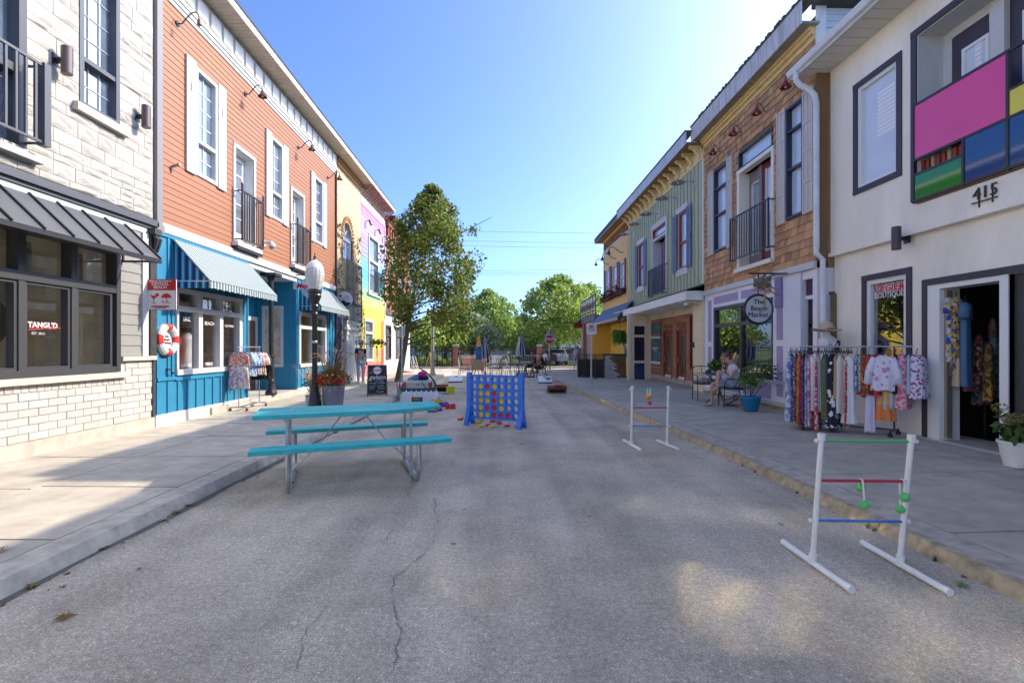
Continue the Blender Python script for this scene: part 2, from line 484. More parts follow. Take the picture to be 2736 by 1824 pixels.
SOIL = M('joint_dirt', (.075, .065, .05), .95, noise=(20, .3))
LAWN = M('lawn_earth', (.10, .13, .035), .95, noise=(1.4, .4), bump=(30, .02))
ROOF = M('roof_shingle_dark', (.06, .06, .062), .9, noise=(14, .3))

def flat(name, pts, z, mat, kind='structure', thick=0.0, parent=None):
 mb = MB()
 if thick: mb.prism(pts, lambda x, y: (x, y, z), lambda x, y: (x, y, z - thick))
 else: mb.quad(*[(x, y, z) for x, y in pts])
 o = mb.build(name, mat, parent)
 if kind: o['kind'] = kind
 return o
flat('ground', [(-400,-300),(400,-300),(400,600),(-400,600)], -.05, LAWN)
LK = -3.08                                                                     # left kerb face
RKL = [(3.16,-14), (3.16, 7.4), (2.64, 15.4), (2.42, 22.8), (2.42, 29.2)]      # right kerb face
def rk(y):
 for (a, b), (c, d) in zip(RKL, RKL[1:]):
  if b <= y <= d: return a + (c-a)*(y-b)/(d-b)
 return RKL[-1][0]
flat('road', [(LK-.05,-14)] + [(x+.05, y) for x, y in RKL] + [(9.0,30.6),(60,30.6),(60,36.2),(-60,36.2),(-60,30.6),(LK-.05,30.6)], 0.0, ASPHALT, thick=.04)
road = bpy.data.objects['road']
# cracks and dark tar specks in the asphalt
def crack(pts, w, name='crack'):
 mb = MB(); q = []; ox = oy = 0.0
 for (x0, y0), (x1, y1) in zip(pts, pts[1:]):
  k = max(2, int(math.hypot(x1-x0, y1-y0)/.03))
  for i in range(k):
   ox = ox*.82 + rnd.gauss(0,.008); oy = oy*.82 + rnd.gauss(0,.008); q.append((x0+(x1-x0)*i/k + ox, y0+(y1-y0)*i/k + oy))
 q.append(pts[-1]); on, ww = True, w*.4
 for i, (x, y) in enumerate(q):
  a = q[min(i+1, len(q)-1)]; c = q[max(i-1, 0)]
  t = Vector((a[0]-c[0], a[1]-c[1])).normalized(); ww = max(w*.05, min(w*.5, ww + rnd.gauss(0, w*.14)))
  if rnd.random() < .06: on = not on or rnd.random() < .35
  if not on and rnd.random() < .22: on = True
  mb.v += [(x - t.y*ww/2, y + t.x*ww/2, .0035), (x + t.y*ww/2, y - t.x*ww/2, .0035)]
  b = 2*i
  if i and on: mb.f.append((b-2, b-1, b+1, b))
 return mb.build(name, M('crack_tar', (.20, .175, .15), .95), road)
G2 = lambda px, py: tuple(ground(px, py))[:2]
crack([G2(1090,1215), G2(1085,1330), G2(1050,1400), G2(985,1520), G2(950,1556), G2(860,1640), G2(780,1790)], .016)
crack([G2(1160,1330), G2(1172,1420), G2(1120,1490), G2(1048,1545), G2(1062,1640), G2(1070,1720), G2(1050,1800)], .018)
crack([G2(965,1544), G2(1048,1541)], .015)
crack([G2(1245,1090), G2(1190,1150), G2(1120,1215), G2(1090,1330)], .014)
crack([G2(1110,1136), G2(1230,1133), G2(1480,1128), G2(1690,1122)], .012)
crack([G2(1150,1062), G2(1330,1058), G2(1600,1062)], .012)
for px, py, w in ((1395,1187,.07),(1575,1379,.03),(1212,1453,.035),(1240,1360,.02),(1470,1330,.02),(1655,1420,.02)):
 c = ground(px, py); mb = MB(); k = 9
 mb.quad(*[(c.x + w*cos(2*pi*i/k)*rnd.uniform(.5,1.1), c.y + w*.5*sin(2*pi*i/k)*rnd.uniform(.5,1.1), .0042) for i in range(k)])
 mb.build('tar_spot', M('tar_spot', (.06,.055,.05), .7), road)

def pave(name, base_pts):
 mb = MB(); mb.prism(base_pts, lambda x, y: (x, y, .055), lambda x, y: (x, y, -.03))
 o = mb.build(name, SOIL); o['kind'] = 'structure'; return o
def slab(parent, x0, x1, y0, y1, zf, mat, name='slab', j=.011):
 """One flagstone; x0/x1 may be functions of y, zf gives the fall of the pavement."""
 fx = lambda f, y: f(y) if callable(f) else f
 a, b, c, d = (fx(x0,y0)+j, y0+j), (fx(x1,y0)-j, y0+j), (fx(x1,y1)-j, y1-j), (fx(x0,y1)+j, y1-j)
 mb = MB(); q = [a, b, c, d]; e = rnd.uniform(-.0015, .0015)
 mb.hexa([(x, y, -.02) for x, y in q] + [(x, y, zf(x) + e) for x, y in q])
 return mb.build(name, mat, parent)
# left pavement
pl = pave('pavement_left', [(-6.3,-14),(LK-.26,-14),(LK-.26,30.5),(-6.3,30.5)])
ZL = lambda x: .115 + (-3.3 - x)*.012
ys = [-14,-9,-6,-3,-.6,.9,2.35,3.69,5.05,6.45,7.85,9.25,10.65,12.05,13.45,14.85,16.25,17.65,19.05,20.5,22,23.5,25,26.5,28,30.5]
for a, b in zip(ys, ys[1:]):
 slab(pl, -4.72, LK-.25, a, b, ZL, SLAB); slab(pl, -6.2, -4.72, a+(.0 if a < 0 else -.1), b-.1 if b < 30 else b, ZL, SLAB)
kl = MB().box(LK-.25, LK-.02, -14, 30.5, -.03, .02).build('kerb_left', KERB); kl['kind'] = 'structure'
yk = -14.0
while yk < 30.4:
 e = min(yk + 2.8, 30.5)
 mb = MB(); mb.hexa([(LK-.245,yk+.003,-.02),(LK+.02,yk+.003,-.02),(LK+.02,e-.003,-.02),(LK-.245,e-.003,-.02),(LK-.245,yk+.003,.116),(LK-.03,yk+.003,.108),(LK-.03,e-.003,.108),(LK-.245,e-.003,.116)])
 mb.build('kerb_stone', KERB, kl); yk = e
# dark grit gathered in the left gutter
mb = MB(); y = -2.0; pr = None
while y < 22:
 wd = .02 + .07*abs(sin(y*1.7)*sin(y*.6+1)) + rnd.uniform(0,.02)
 q = ((LK-.03, y, .005), (LK+.02+wd, y, .005))
 if pr: mb.quad(pr[0], pr[1], q[1], q[0])
 pr = q; y += .12
mb.build('gutter_grit', M('gutter_grit', (.13,.11,.085), .95, noise=(60,.5)), road)
# right pavement
pr_ = pave('pavement_right', [(x+.2, y) for x, y in RKL] + [(2.7,30.5),(8.5,30.5),(8.5,-14)])
ZR = lambda x: .10 + max(0, x - 3.3)*.02
fk = lambda y: rk(y) + .34
yr = [-14,-9,-5,-2,.2,1.95,3.7,5.4,7.2,9.0,10.8,12.6,14.4,16.2,18,20,22,24,26,28,30.5]
mid = lambda y: fk(y) + 1.55
for a, b in zip(yr, yr[1:]):
 slab(pr_, fk, mid, a, b, ZR, SLAB); slab(pr_, mid, 7.2, a, b, ZR, SLAB)
kr = MB(); kr.prism([(x+.03, y) for x, y in RKL] + [(x+.3, y) for x, y in reversed(RKL)], lambda x, y: (x, y, .02), lambda x, y: (x, y, -.03))
kr = kr.build('kerb_right', KERBW); kr['kind'] = 'structure'
y = -14.0
while y < 29.1:
 e = min(y + (1.5 if 7 < y < 9 else 3.0), 29.2)
 a, b = rk(y), rk(e); h = .098
 mb = MB(); mb.hexa([(a-.015,y+.004,-.02),(a+.10,y+.004,-.02),(b+.10,e-.004,-.02),(b-.015,e-.004,-.02),(a+.03,y+.004,h),(a+.10,y+.004,h+.004),(b+.10,e-.004,h+.004),(b+.03,e-.004,h)])
 mb.build('kerb_stone', KERBW, kr)
 mb = MB(); mb.hexa([(a+.1,y+.004,-.02),(a+.335,y+.004,-.02),(b+.335,e-.004,-.02),(b+.1,e-.004,-.02),(a+.1,y+.004,h+.003),(a+.335,y+.004,h+.007),(b+.335,e-.004,h+.007),(b+.1,e-.004,h+.003)])
 mb.build('kerb_top', KERB, kr); y = e
# far pavement and verge across the side street, in front of the park fence
fp = pave('pavement_far', [(-40,36.2),(40,36.2),(40,37.6),(-40,37.6)])
for i in range(-14, 14):
 slab(fp, i*2.0, i*2.0+2.0, 36.25, 37.6, lambda x: .08, SLAB)
flat('park_path', [(-2.6,37.7),(2.4,37.7),(2.2,62),(-2.2,62)], -.02, M('path_gravel', (.36,.32,.26), .95, noise=(8,.2)))
# ------------------------------------------------------------------ left row
L = Wall(-1, 6.1); S = L.S
GLASS = glass_mat('shop_glass')
SKYPANE = M('upper_pane', (.16, .2, .25), .05, ior=5.4, noise=(1.6, .5))
WHITE = M('white_paint', (.54, .54, .525), .5, noise=(9, .06))
WHITEW = M('white_weathered', (.66, .65, .61), .6, noise=(5, .14))
BLACKM = M('black_metal', (.022, .021, .023), .4)
DGREY = M('dark_grey_metal', (.075, .078, .085), .45)
DFRAME = M('charcoal_frame', (.05, .05, .052), .4)
INSIDE = M('shop_inside', (.66, .60, .48), .9, noise=(2, .3))
CONC = M('plinth_concrete', (.42, .385, .32), .9, noise=(5, .2), bump=(50, .004))
MORTAR = M('mortar', (.50, .465, .41), .95, noise=(12, .15))
SOFFIT = M('soffit_cream', (.52, .46, .36), .75, noise=(3, .12))

def eave(W, parent, s0, s1, z, out, fh, fascia, soffit, trim=BLACKM, boards=0.0):
 """Soffit, fascia board and dark drip edge of one roof."""
 W.part('soffit', soffit, parent, (s0, s1, z, z+.03, 0.002, out))
 if boards:
  k = int((s1-s0)/boards); mb = MB()
  for i in range(k): W.box(mb, s0+(i+.04)*boards, s0+(i+.94)*boards, z-.012, z, .01, out-.01)
  mb.build('soffit_board', soffit, parent, kind='stuff')
 W.part('fascia', fascia, parent, (s0, s1, z-.03, z+fh, out, out+.03))
 W.part('roof_edge', trim, parent, (s0, s1, z+fh, z+fh+.05, out-.25, out+.05))

# ---- grey stone building
b = thing('stone_building', 'pale stone fronted shop with black window wall, metal awning and white brick base', 'building', (-6.1, 6.0, 0))
s_end = S(408)
w1 = (S(208), S(316), L.Z(208,279), 7.25)
dr = (S(68)-1.35, S(68), 4.05, 7.2)
backing(L, b, MORTAR, .5, s_end, 3.78, 8.7, [w1, dr])
def stone_wall(s0, s1, z0, z1, holes, joined):
 mat = M('cut_stone', (.43, .405, .35), .9, noise=(9, .2), var=.13, bump=(26, .010))
 me = []
 for k in range(6):                                  # six rough-hewn blocks, shared
  mb = MB(); n = 4
  for i in range(n+1):
   for j in range(n+1):
    edge = i in (0, n) or j in (0, n)
    mb.v.append(((0.5 + rnd.uniform(0,.5)*(0 if edge else 1) - (.25 if edge else 0)), i/n-.5, j/n-.5))
  for i in range(n):
   for j in range(n):
    a = i*(n+1)+j; mb.f.append((a, a+n+1, a+n+2, a+1))
  bnd = [i*(n+1) for i in range(n)] + [n*(n+1)+j for j in range(n)] + [i*(n+1)+n for i in range(n,0,-1)] + [j for j in range(n,0,-1)]
  q = len(mb.v)
  for i in bnd: mb.v.append((-.5, mb.v[i][1], mb.v[i][2]))
  for i in range(len(bnd)):
   j = (i+1) % len(bnd); mb.f.append((bnd[i], q+i, q+j, bnd[j]))
  me.append(unit_mesh('stone', mat, mb))
 z, mbj = z0, MB()
 while z < z1 - .05:
  h = rnd.choice((.10, .15, .20, .20, .24)); h = min(h, z1 - z)
  if z1 - z - h < .07: h = z1 - z
  for c, e in gaps(s0, s1, z, z+h, holes):
   x = c
   while x < e - .01:
    wd = rnd.uniform(.2, .56); wd = min(wd, e-x)
    if e - x - wd < .14: wd = e - x
    parts = [(z, h)]
    if h > .18 and wd < .3 and rnd.random() < .5: parts = [(z, h*.5), (z+h*.5, h*.5)]
    for zz, hh in parts:
     dd = rnd.uniform(.016, .034)
     if joined: L.box(mbj, x+.004, x+wd-.004, zz+.004, zz+hh-.004, -.02, dd)
     else: inst('stone', rnd.choice(me), b, L.pt(x+wd/2, zz+hh/2, .01), (dd, wd-.008, hh-.008))
    x += wd
  z += h
 if joined: mbj.build('stone', mat, b, kind='stuff')
stone_wall(4.6, s_end-.02, 3.8, 7.9, [w1, dr], False)
stone_wall(.5, 4.6, 3.8, 8.6, [dr], True); stone_wall(4.6, s_end-.02, 7.9, 8.6, [], True)
window(L, b, *w1, DGREY, SKYPANE, fw=.075, deep=.14, cols=3, rows=[2,4], bar=.012, rail=[L.Z(304,213)], barmat=M('muntin_grey', (.35,.38,.42), .4), proud=.03)
L.part('window_sill', M('sill_stone', (.5,.45,.36), .85, noise=(12,.2)), b, (S(188), S(330), L.Z(208,279)-.12, L.Z(208,279)-.005, 0, .11))
L.part('balcony_door', SKYPANE, b, (dr[0], dr[1], dr[2], dr[3], -.16, -.13))
L.part('door_frame', DFRAME, b, (dr[1]-.1, dr[1], dr[2], dr[3], -.13, .02), (dr[0], dr[0]+.1, dr[2], dr[3], -.13, .02), (dr[0]+.1, dr[1]-.1, dr[3]-.1, dr[3], -.13, .02), (dr[0]+.1, dr[1]-.1, 5.02, 5.12, -.13, -.02), (dr[1]-.42, dr[1]-.34, dr[2], dr[3]-.1, -.13, -.05))
L.part('balcony_slab', M('balcony_slab', (.42,.40,.37), .8, noise=(6,.15)), b, (dr[0]-.1, S(92), 3.93, 4.02, 0, .14))
railing(L, b, DGREY, 4.85, at_y(119, 400, 6.32).y, 4.16, 5.14, .25, n=11, bar=.028, post=.09, returns=(True, True))
L.part('ledge', DGREY, b, (.5, s_end+.03, 3.655, 3.76, -.02, .09), (.5, s_end+.03, 3.60, 3.655, -.02, .045))
L.part('white_board', WHITE, b, (.5, s_end-.02, 3.50, 3.60, -.02, .02))
# ground floor
gw = (3.0, S(309), 1.165, 3.40)
backing(L, b, MORTAR, .5, s_end, 0.0, 3.50, [gw])
L.part('concrete_base', CONC, b, (.5, s_end, .05, .335, -.02, .035))
bricks(L, b, M('white_brick', (.44,.425,.39), .75, noise=(14,.1), var=.07, bump=(30,.006)), 5.0, s_end-.01, .345, .965, .272, .1035, d=.014)
bricks(L, b, M('white_brick'), .6, 5.0, .345, .965, .272, .1035, d=.014, joined=True)
bricks(L, b, M('white_brick'), 5.0, S(330), .97, 1.07, .105, .1, d=.014); bricks(L, b, M('white_brick'), S(333), s_end-.01, .97, 1.325, .272, .118, d=.014)
L.part('window_sill', M('sill_stone'), b, (.6, S(330), 1.075, 1.16, -.02, .09)); L.part('stone_cap', M('sill_stone'), b, (S(318), s_end+.01, 1.335, 1.405, -.02, .07))
x0 = S(303)
mull = [x0, S(192), S(51)]; mull += [mull[2]-(mull[1]-mull[2])*i for i in (1,2,3)]
zb, zm, zt = 1.165, 2.42, 3.02
fr = L.part('window', DFRAME, b, (3.0, S(312), zb, zb+.09, -.12, .05), (3.0, S(312), zm-.02, zm+.10, -.12, .05), (3.0, S(312), zt, 3.42, -.12, .06), (x0, S(314), zb, zt, -.12, .055),
   *[(m_-.045, m_+.045, zb+.09, zm-.02, -.11, .04) for m_ in mull[1:]], *[(m_-.05, m_+.05, zm+.10, zt, -.11, .04) for m_ in mull[1:]])
for a, c in zip(mull[1:], mull):
 L.part('pane', GLASS, fr, (a+.04, c-.04+(.04 if c == x0 else 0), zb+.08, zm, -.07, -.06)); L.part('pane', GLASS, fr, (a+.045, c-.04, zm+.09, zt+.02, -.07, -.06))
 L.part('sash', DFRAME, fr, (a+.045, a+.085, zb+.09, zm-.02, -.08, .02), (c-.085, c-.045, zb+.09, zm-.02, -.08, .02), (a+.085, c-.085, zb+.09, zb+.13, -.08, .02), (a+.085, c-.085, zm-.06, zm-.02, -.08, .02))
room(L, b, INSIDE, 2.9, S(320), .95, 3.45, deep=1.5)
mb = MB(); mb.lathe([(.42,-.02),(.42,.02)], (-7.75, mull[0]-.38, 1.95), 22, Matrix.Rotation(pi/2, 3, 'Y')); mb.build('wall_mirror', M('old_mirror', (.20,.19,.15), .25, metal=.6), b)
L.part('inner_shelf', M('salon_white', (.5,.47,.4), .7), b, (mull[1]-.7, mull[1]+.05, 1.2, 2.3, -1.3, -1.2), (mull[2]-.6, mull[2]-.1, 1.1, 2.05, -1.4, -.9))
L.part('curtain', M('curtain_beige', (.45,.40,.30), .9, noise=(3,.3), spread=(1,9,.5)), b, (mull[2]-.2, mull[2]+.08, 1.25, 3.0, -.42, -.36), (mull[0]-.3, mull[0]-.05, 2.5, 3.0, -.5, -.42), (mull[1]-.5, mull[1]-.15, 2.5, 3.0, -.5, -.42))
lx = S(108)+.09
RED = M('sign_red', (.50,.035,.04), .5)
lettering(b, "TANGL'D", L.pt(lx, L.Z(108,868), -.05), .100, 'left', WHITE, bold=.003)
lettering(b, "TANGL'D", L.pt(lx+.008, L.Z(108,868)-.008, -.054), .100, 'left', RED, bold=.007)
lettering(b, "EST. 2013", L.pt(S(112), L.Z(112,891), -.05), .045, 'left', WHITE)
mb = MB(); mb.tube([L.pt(S(86),L.Z(86,881),-.05), L.pt(S(120),L.Z(120,879),-.05), L.pt(S(140),L.Z(140,874),-.05), L.pt(S(172),L.Z(172,877),-.05)], .006, 5); mb.build('lettering', RED, b)
# siding, trim, pilaster with bracket
clapboards(L, b, M('grey_siding', (.23,.225,.205), .7, noise=(20,.06)), S(318), S(376), 1.41, 3.47, .172, lap=.018)
L.part('corner_trim', WHITE, b, (S(376), S(391), 1.41, 3.49, 0, .04))
L.part('pilaster', M('black_pilaster', (.035,.035,.036), .6, noise=(14,.4)), b, (S(392), s_end, 1.41, 3.58, -.02, .07), (S(404), s_end+.02, .3, 1.41, -.02, .03))
mb = MB()
for k in range(2):
 mb.tube([L.pt(S(395)+.07*k+.03, 3.5, .08), L.pt(S(395)+.07*k+.03, 3.42, .14), L.pt(S(395)+.07*k+.03, 3.3, .11), L.pt(S(395)+.07*k+.03, 3.2, .08), L.pt(S(395)+.07*k+.03, 3.1, .11), L.pt(S(395)+.07*k+.03, 3.02, .08)], [.035,.04,.03,.025,.03,.01], 7)
L.box(mb, S(392)-.01, s_end+.01, 3.50, 3.6, 0, .15)
mb.build('bracket', M('black_pilaster'), b)
# standing-seam awning
aw_end = S(325); k = 9; pw = .395
for i in range(14):
 a, c = aw_end - (i+1)*pw, aw_end - i*pw
 mb = MB(); P = L.pt
 mb.hexa([P(a+.004,3.50,.03),P(c-.004,3.50,.03),P(c-.004,2.95,.60),P(a+.004,2.95,.60),P(a+.004,3.515,.045),P(c-.004,3.515,.045),P(c-.004,2.965,.615),P(a+.004,2.965,.615)])
 mb.build('awning_panel', M('awning_metal', (.135,.14,.145), .42, metal=.35, noise=(4,.08)), b)
 mb = MB(); mb.bar(P(c,3.525,.045), P(c,2.97,.62), .022, .04); mb.build('awning_seam', BLACKM, b)
L.part('awning_edge', BLACKM, b, (aw_end-14*pw, aw_end+.02, 2.90, 2.955, .575, .625))
mb = MB(); mb.bar(L.pt(aw_end,2.93,.02), L.pt(aw_end,2.93,.6), .03); mb.bar(L.pt(aw_end,2.93,.02), L.pt(aw_end,3.5,.02), .03); mb.build('awning_bracket', BLACKM, b)
L.part('corner_pipe', M('downpipe_grey', (.20,.185,.185), .5), b, (S(409), S(424), 3.62, 8.6, 0, .075)); L.part('pipe_shoe', M('downpipe_grey'), b, (S(407), S(427), 3.58, 3.72, 0, .09))
shell(L, b, MORTAR, ROOF, .5, s_end, 8.7); eave(L, b, .5, s_end, 8.62, .5, .14, WHITE, SOFFIT)
# more of the same row toward and behind the camera
b = thing('brick_building', 'plain brick shop out of view beside the pale stone front, whitened to bounce light', 'building', (-6.1, -5, 0))
BOUNCEB = M('bounce_white_brick', (.66,.62,.54), .9, noise=(10,.2))  # unseen front, its brick whitened to bounce sunlight into the street
holes = [(-12+3.2*i, -10.4+3.2*i, 4.6, 6.8) for i in range(4)] + [(-12+3.2*i, -9.8+3.2*i, .9, 2.9) for i in range(4)]
backing(L, b, BOUNCEB, -13.5, .49, 0, 8.5, holes)
for h in holes: window(L, b, *h, WHITE, SKYPANE, cols=2, rows=2)
shell(L, b, BOUNCEB, ROOF, -13.5, .49, 8.5); eave(L, b, -13.5, .49, 8.5, .5, .14, WHITE, SOFFIT)

# ---- orange and blue building
b = thing('orange_building', 'orange boarded upper floor over bright blue shop with striped awnings', 'building', (-6.1, 13, 0))
s0, s1 = S(426), S(896)
ORANGE = M('orange_board', (.30,.123,.057), .6, noise=(30,.06), var=.035)
BLUE = M('blue_paint', (.022,.19,.32), .5, noise=(5,.08))
WH = []
for a, c in ((519,574),(722,752),(838,855)):
 WH.append((S(a), S(a)+.78 if a > 519 else S(c), 4.99, 7.15))
W1 = WH[0][1]-WH[0][0]
WH = [(S(519),S(519)+.74,4.99,7.15),(S(722),S(722)+.70,4.99,7.15),(S(838),S(838)+.76,4.99,7.15)]
DH = [(S(627), S(676), 3.98, 6.13), (S(779), S(809), 3.98, 6.13)]
backing(L, b, M('sheathing', (.35,.15,.08), .9), s0, s1, 3.62, 8.62, WH + DH)
clapboards(L, b, ORANGE, s0, s1, 3.79, 7.88, .1165, WH + DH, lap=.014, joint=3.6)
for h in WH:
 window(L, b, *h, WHITE, SKYPANE, fw=.075, deep=.10, cols=2, rows=[2,4], bar=.022, rail=[5.70], proud=.035)
 for a, c in ((h[0]-.30, h[0]-.005), (h[1]+.005, h[1]+.29)):
  sh = L.part('shutter', WHITE, b, (a, c, 4.96, 7.2, .02, .05))
  for q in (1, 2): L.part('shutter_board', WHITE, sh, (a+(c-a)*(q-.98)/2+.004, a+(c-a)*(q-.02)/2-.004, 4.97, 7.19, .05, .056))
  mb = MB(); zc = 6.63; sc_ = (a+c)/2
  poly = [(.045*cos(t)+0, .10*sin(t)) for t in [pi/2+pi*i/10 for i in range(11)]] + [(.018*cos(t), .10*sin(t)) for t in [3*pi/2-pi*i/10 for i in range(1,10)]]
  mb.prism(poly, lambda x, y: L.pt(sc_+x, zc+y, .064), lambda x, y: L.pt(sc_+x, zc+y, .054)); mb.build('moon_cutout', M('moon_brown', (.25,.16,.11), .8), sh)
DOORW = M('door_white', (.72,.72,.70), .45)
for h in DH:
 casing(L, b, WHITE, h[0], h[1], h[2], h[3], .09, bottom=False)
 L.part('reveal', WHITEW, b, (h[0]-.001, h[0]+.015, h[2], h[3], -.35, -.002), (h[1]-.015, h[1]+.001, h[2], h[3], -.35, -.002), (h[0]+.015, h[1]-.015, h[3]-.015, h[3]+.001, -.35, -.002))
 d = L.part('balcony_door', DOORW, b, (h[0], h[0]+.13, h[2], h[3], -.24, -.2), (h[1]-.13, h[1], h[2], h[3], -.24, -.2), (h[0]+.13, h[1]-.13, h[2], h[2]+.3, -.24, -.2), (h[0]+.13, h[1]-.13, h[3]-.14, h[3], -.24, -.2))
 L.part('pane', SKYPANE, d, (h[0]+.13, h[1]-.13, h[2]+.3, h[3]-.14, -.23, -.22))
 q0, q1, r0, r1 = h[0]+.13, h[1]-.13, h[2]+.3, h[3]-.14
 L.part('glazing_bar', DOORW, d, ((q0+q1)/2-.012, (q0+q1)/2+.012, r0, r1, -.225, -.2), *[(q0, q1, r0+(r1-r0)*i/5-.012, r0+(r1-r0)*i/5+.012, -.224, -.201) for i in range(1,5)])
 L.part('sill', WHITEW, b, (h[0]-.14, h[1]+.14, 3.86, 3.96, 0, .16)); L.part('under_sill_board', BLACKM, b, (h[0]-.14, h[1]+.2, 3.80, 3.858, .0, .14))  # white sill with a black board set under it
 railing(L, b, M('balcony_brown_black', (.045,.032,.03), .45), h[0]-.05, h[1]+.10, 4.02, 5.12, .20, n=8, bar=.022, finial=True)
# stepped trim, panelled frieze, eave
L.part('stepped_trim', WHITE, b, (s0, s1, 7.88, 7.96, 0, .03), (s0, s1, 7.96, 8.04, 0, .055), (s0, s1, 8.04, 8.12, 0, .08))
L.part('frieze', WHITEW, b, (s0, s1, 8.12, 8.62, 0, .04))
k = 20
for i in range(k):
 a = s0+.06+(s1-s0-.1)*i/k; L.part('frieze_panel', WHITEW, b, (a, a+.33, 8.16, 8.50, .04, .085))
eave(L, b, s0, s1, 8.62, .52, .13, WHITE, SOFFIT, boards=.12)
shell(L, b, M('sheathing'), ROOF, s0, s1, 8.66)
L.part('white_band', WHITE, b, (S(416), s1, 3.62, 3.785, 0, .045))
# blue ground floor: first bay
e0, e1 = S(412), S(662)
win = (S(468), S(644), 1.03, 2.66)
backing(L, b, BLUE, e0, e1, .12, 3.62, [win])
L.part('plinth', WHITEW, b, (e0, e1, .05, .35, 0, .03))
L.part('blue_band', BLUE, b, (e0+.05, S(467), .95, 1.01, 0, .03)); L.part('blue_band', BLUE, b, (S(467), e1, .93, 1.0, 0, .03)); L.part('blue_band', BLUE, b, (e0+.05, e1, 3.55, 3.61, 0, .03))
battens(L, b, BLUE, e0+.06, e1-.03, .36, .93, .272)
for s in (e0+.06, e0+.34, S(459)): L.part('batten', BLUE, b, (s-.022, s+.022, 1.01, 3.55, 0, .022))
for s in (S(649), e1-.03): L.part('batten', BLUE, b, (s-.022, s+.022, 1.0, 3.55, 0, .022))
for i in range(8):
 s = S(468)+.1+i*.27
 if s < S(640): L.part('batten', BLUE, b, (s-.022, s+.022, 2.7, 3.55, 0, .022))
mu = [S(473), S(526), S(537), S(583), S(592), S(636)]
fr = L.part('window', WHITE, b, (win[0], win[1], 1.03, 1.13, -.1, .05), (win[0], win[1], 2.24, 2.34, -.1, .045), (win[0], win[1], 2.60, 2.68, -.1, .045), (win[0], mu[0], 1.13, 2.6, -.1, .04), (mu[1], mu[2], 1.13, 2.6, -.1, .04), (mu[3], mu[4], 1.13, 2.6, -.1, .04), (mu[5], win[1], 1.13, 2.6, -.1, .04))
for a, c in ((mu[0],mu[1]),(mu[2],mu[3]),(mu[4],mu[5])):
 L.part('pane', GLASS, fr, (a-.005, c+.005, 1.125, 2.245, -.06, -.05)); L.part('pane', GLASS, fr, (a-.005, c+.005, 2.335, 2.605, -.06, -.05))
room(L, b, M('shop_inside_warm', (.55,.44,.33), .9, noise=(3,.35)), win[0]-.2, win[1]+.2, .75, 2.9, deep=1.1)
L.part('display_shelf', M('display_wood', (.33,.22,.12), .7), b, (win[0], win[1], .95, 1.02, -.9, -.26))
TXT = M('window_letter_white', (.75,.75,.72), .5)
lettering(b, 'LADIES', L.pt((mu[0]+mu[1])/2+.05, 1.20, -.045), .10, 'left', TXT)
lettering(b, 'MENS', L.pt((mu[2]+mu[3])/2+.05, 1.20, -.045), .10, 'left', TXT)
lettering(b, 'ERIE', L.pt((mu[0]+mu[1])/2+.06, 2.10, -.045), .12, 'left', TXT)
lettering(b, 'BEACH', L.pt((mu[2]+mu[3])/2+.06, 2.05, -.045), .105, 'left', TXT)
lettering(b, 'CLOTHING', L.pt((mu[4]+mu[5])/2+.05, 2.03, -.045), .07, 'left', TXT)
# door recess
rx = S(793); Zp = .30
L.part('doorstep', CONC, b, (S(557), rx+.1, .02, Zp, -1.3, .08))
mb = MB(); X0, X1 = -6.1, -7.3
mb.box(X1-.1, X1, e1-.4, rx+.1, .2, 3.62); mb.build('recess_wall', BLUE, b)
mb = MB()
wx0, wx1, wz0, wz1 = at_y(703,900,rx).x, at_y(756,900,rx).x, at_y(730,980,rx).z, at_y(756,817,rx).z
for q in ((X1, wx0, Zp, 3.62), (wx1, X0, Zp, 3.62), (wx0, wx1, Zp, wz0), (wx0, wx1, wz1, 3.62)): mb.box(q[0], q[1]-(.003 if q[1] == X0 else 0), rx-.012, rx+.1, q[2], q[3])
mb.build('recess_wall', BLUE, b)
fr = MB()
for q in ((wx0-.02, wx0+.06, wz0, wz1), (wx1-.06, wx1+.02, wz0, wz1), (wx0+.06, wx1-.06, wz1-.08, wz1), (wx0+.06, wx1-.06, wz0, wz0+.1)): fr.box(q[0], q[1], rx-.035, rx+.08, q[2], q[3])
fr = fr.build('window', WHITE, b); MB().box(wx0, wx1, rx+.04, rx+.05, wz0, wz1).build('pane', GLASS, fr)
MB().box(wx0-.1, wx1+.1, rx+.9, rx+.95, wz0-.3, wz1+.3).build('window_display', M('shop_inside_warm'), b)
for i in range(7):
 x = X1 + .06 + i*(X0-X1-.1)/6
 if wx0-.03 < x < wx1+.03:
  MB().box(x-.02, x+.02, rx-.022, rx, Zp, wz0-.06).build('batten', BLUE, b); MB().box(x-.02, x+.02, rx-.022, rx, wz1+.06, 3.6).build('batten', BLUE, b)
 else: MB().box(x-.02, x+.02, rx-.022, rx, Zp, 3.6).build('batten', BLUE, b)
MB().box(X1, X0, rx-.03, rx-.0, 2.9, 2.96).build('blue_band', BLUE, b)
mb = MB().box(X1, X0-.003, e1-.1, e1+.004, .2, 3.62); mb.build('recess_wall', BLUE, b)
dy = at_y(674,900,rx).y
mb = MB(); mb.box(X1, X1+.06, rx-.95, rx-.85, Zp, 2.45).box(X1, X1+.06, rx-.12, rx-.02, Zp, 2.45).box(X1, X1+.06, rx-.85, rx-.12, 2.33, 2.45)
mb.build('door_frame', WHITE, b)
d = MB().box(X1, X1+.04, rx-.85, rx-.12, Zp, 2.33).build('shop_door', M('door_glass_dark', (.12,.08,.06), .2), b)
L.part('recess_ceiling', WHITE, b, (e1-.1, rx, 3.5, 3.6, -1.3, .0))
c = Vector((-6.08, at_y(716,1049,12.9).y, 0)); IRON = M('cast_iron_black', (.03,.026,.025), .35, noise=(9,.3))
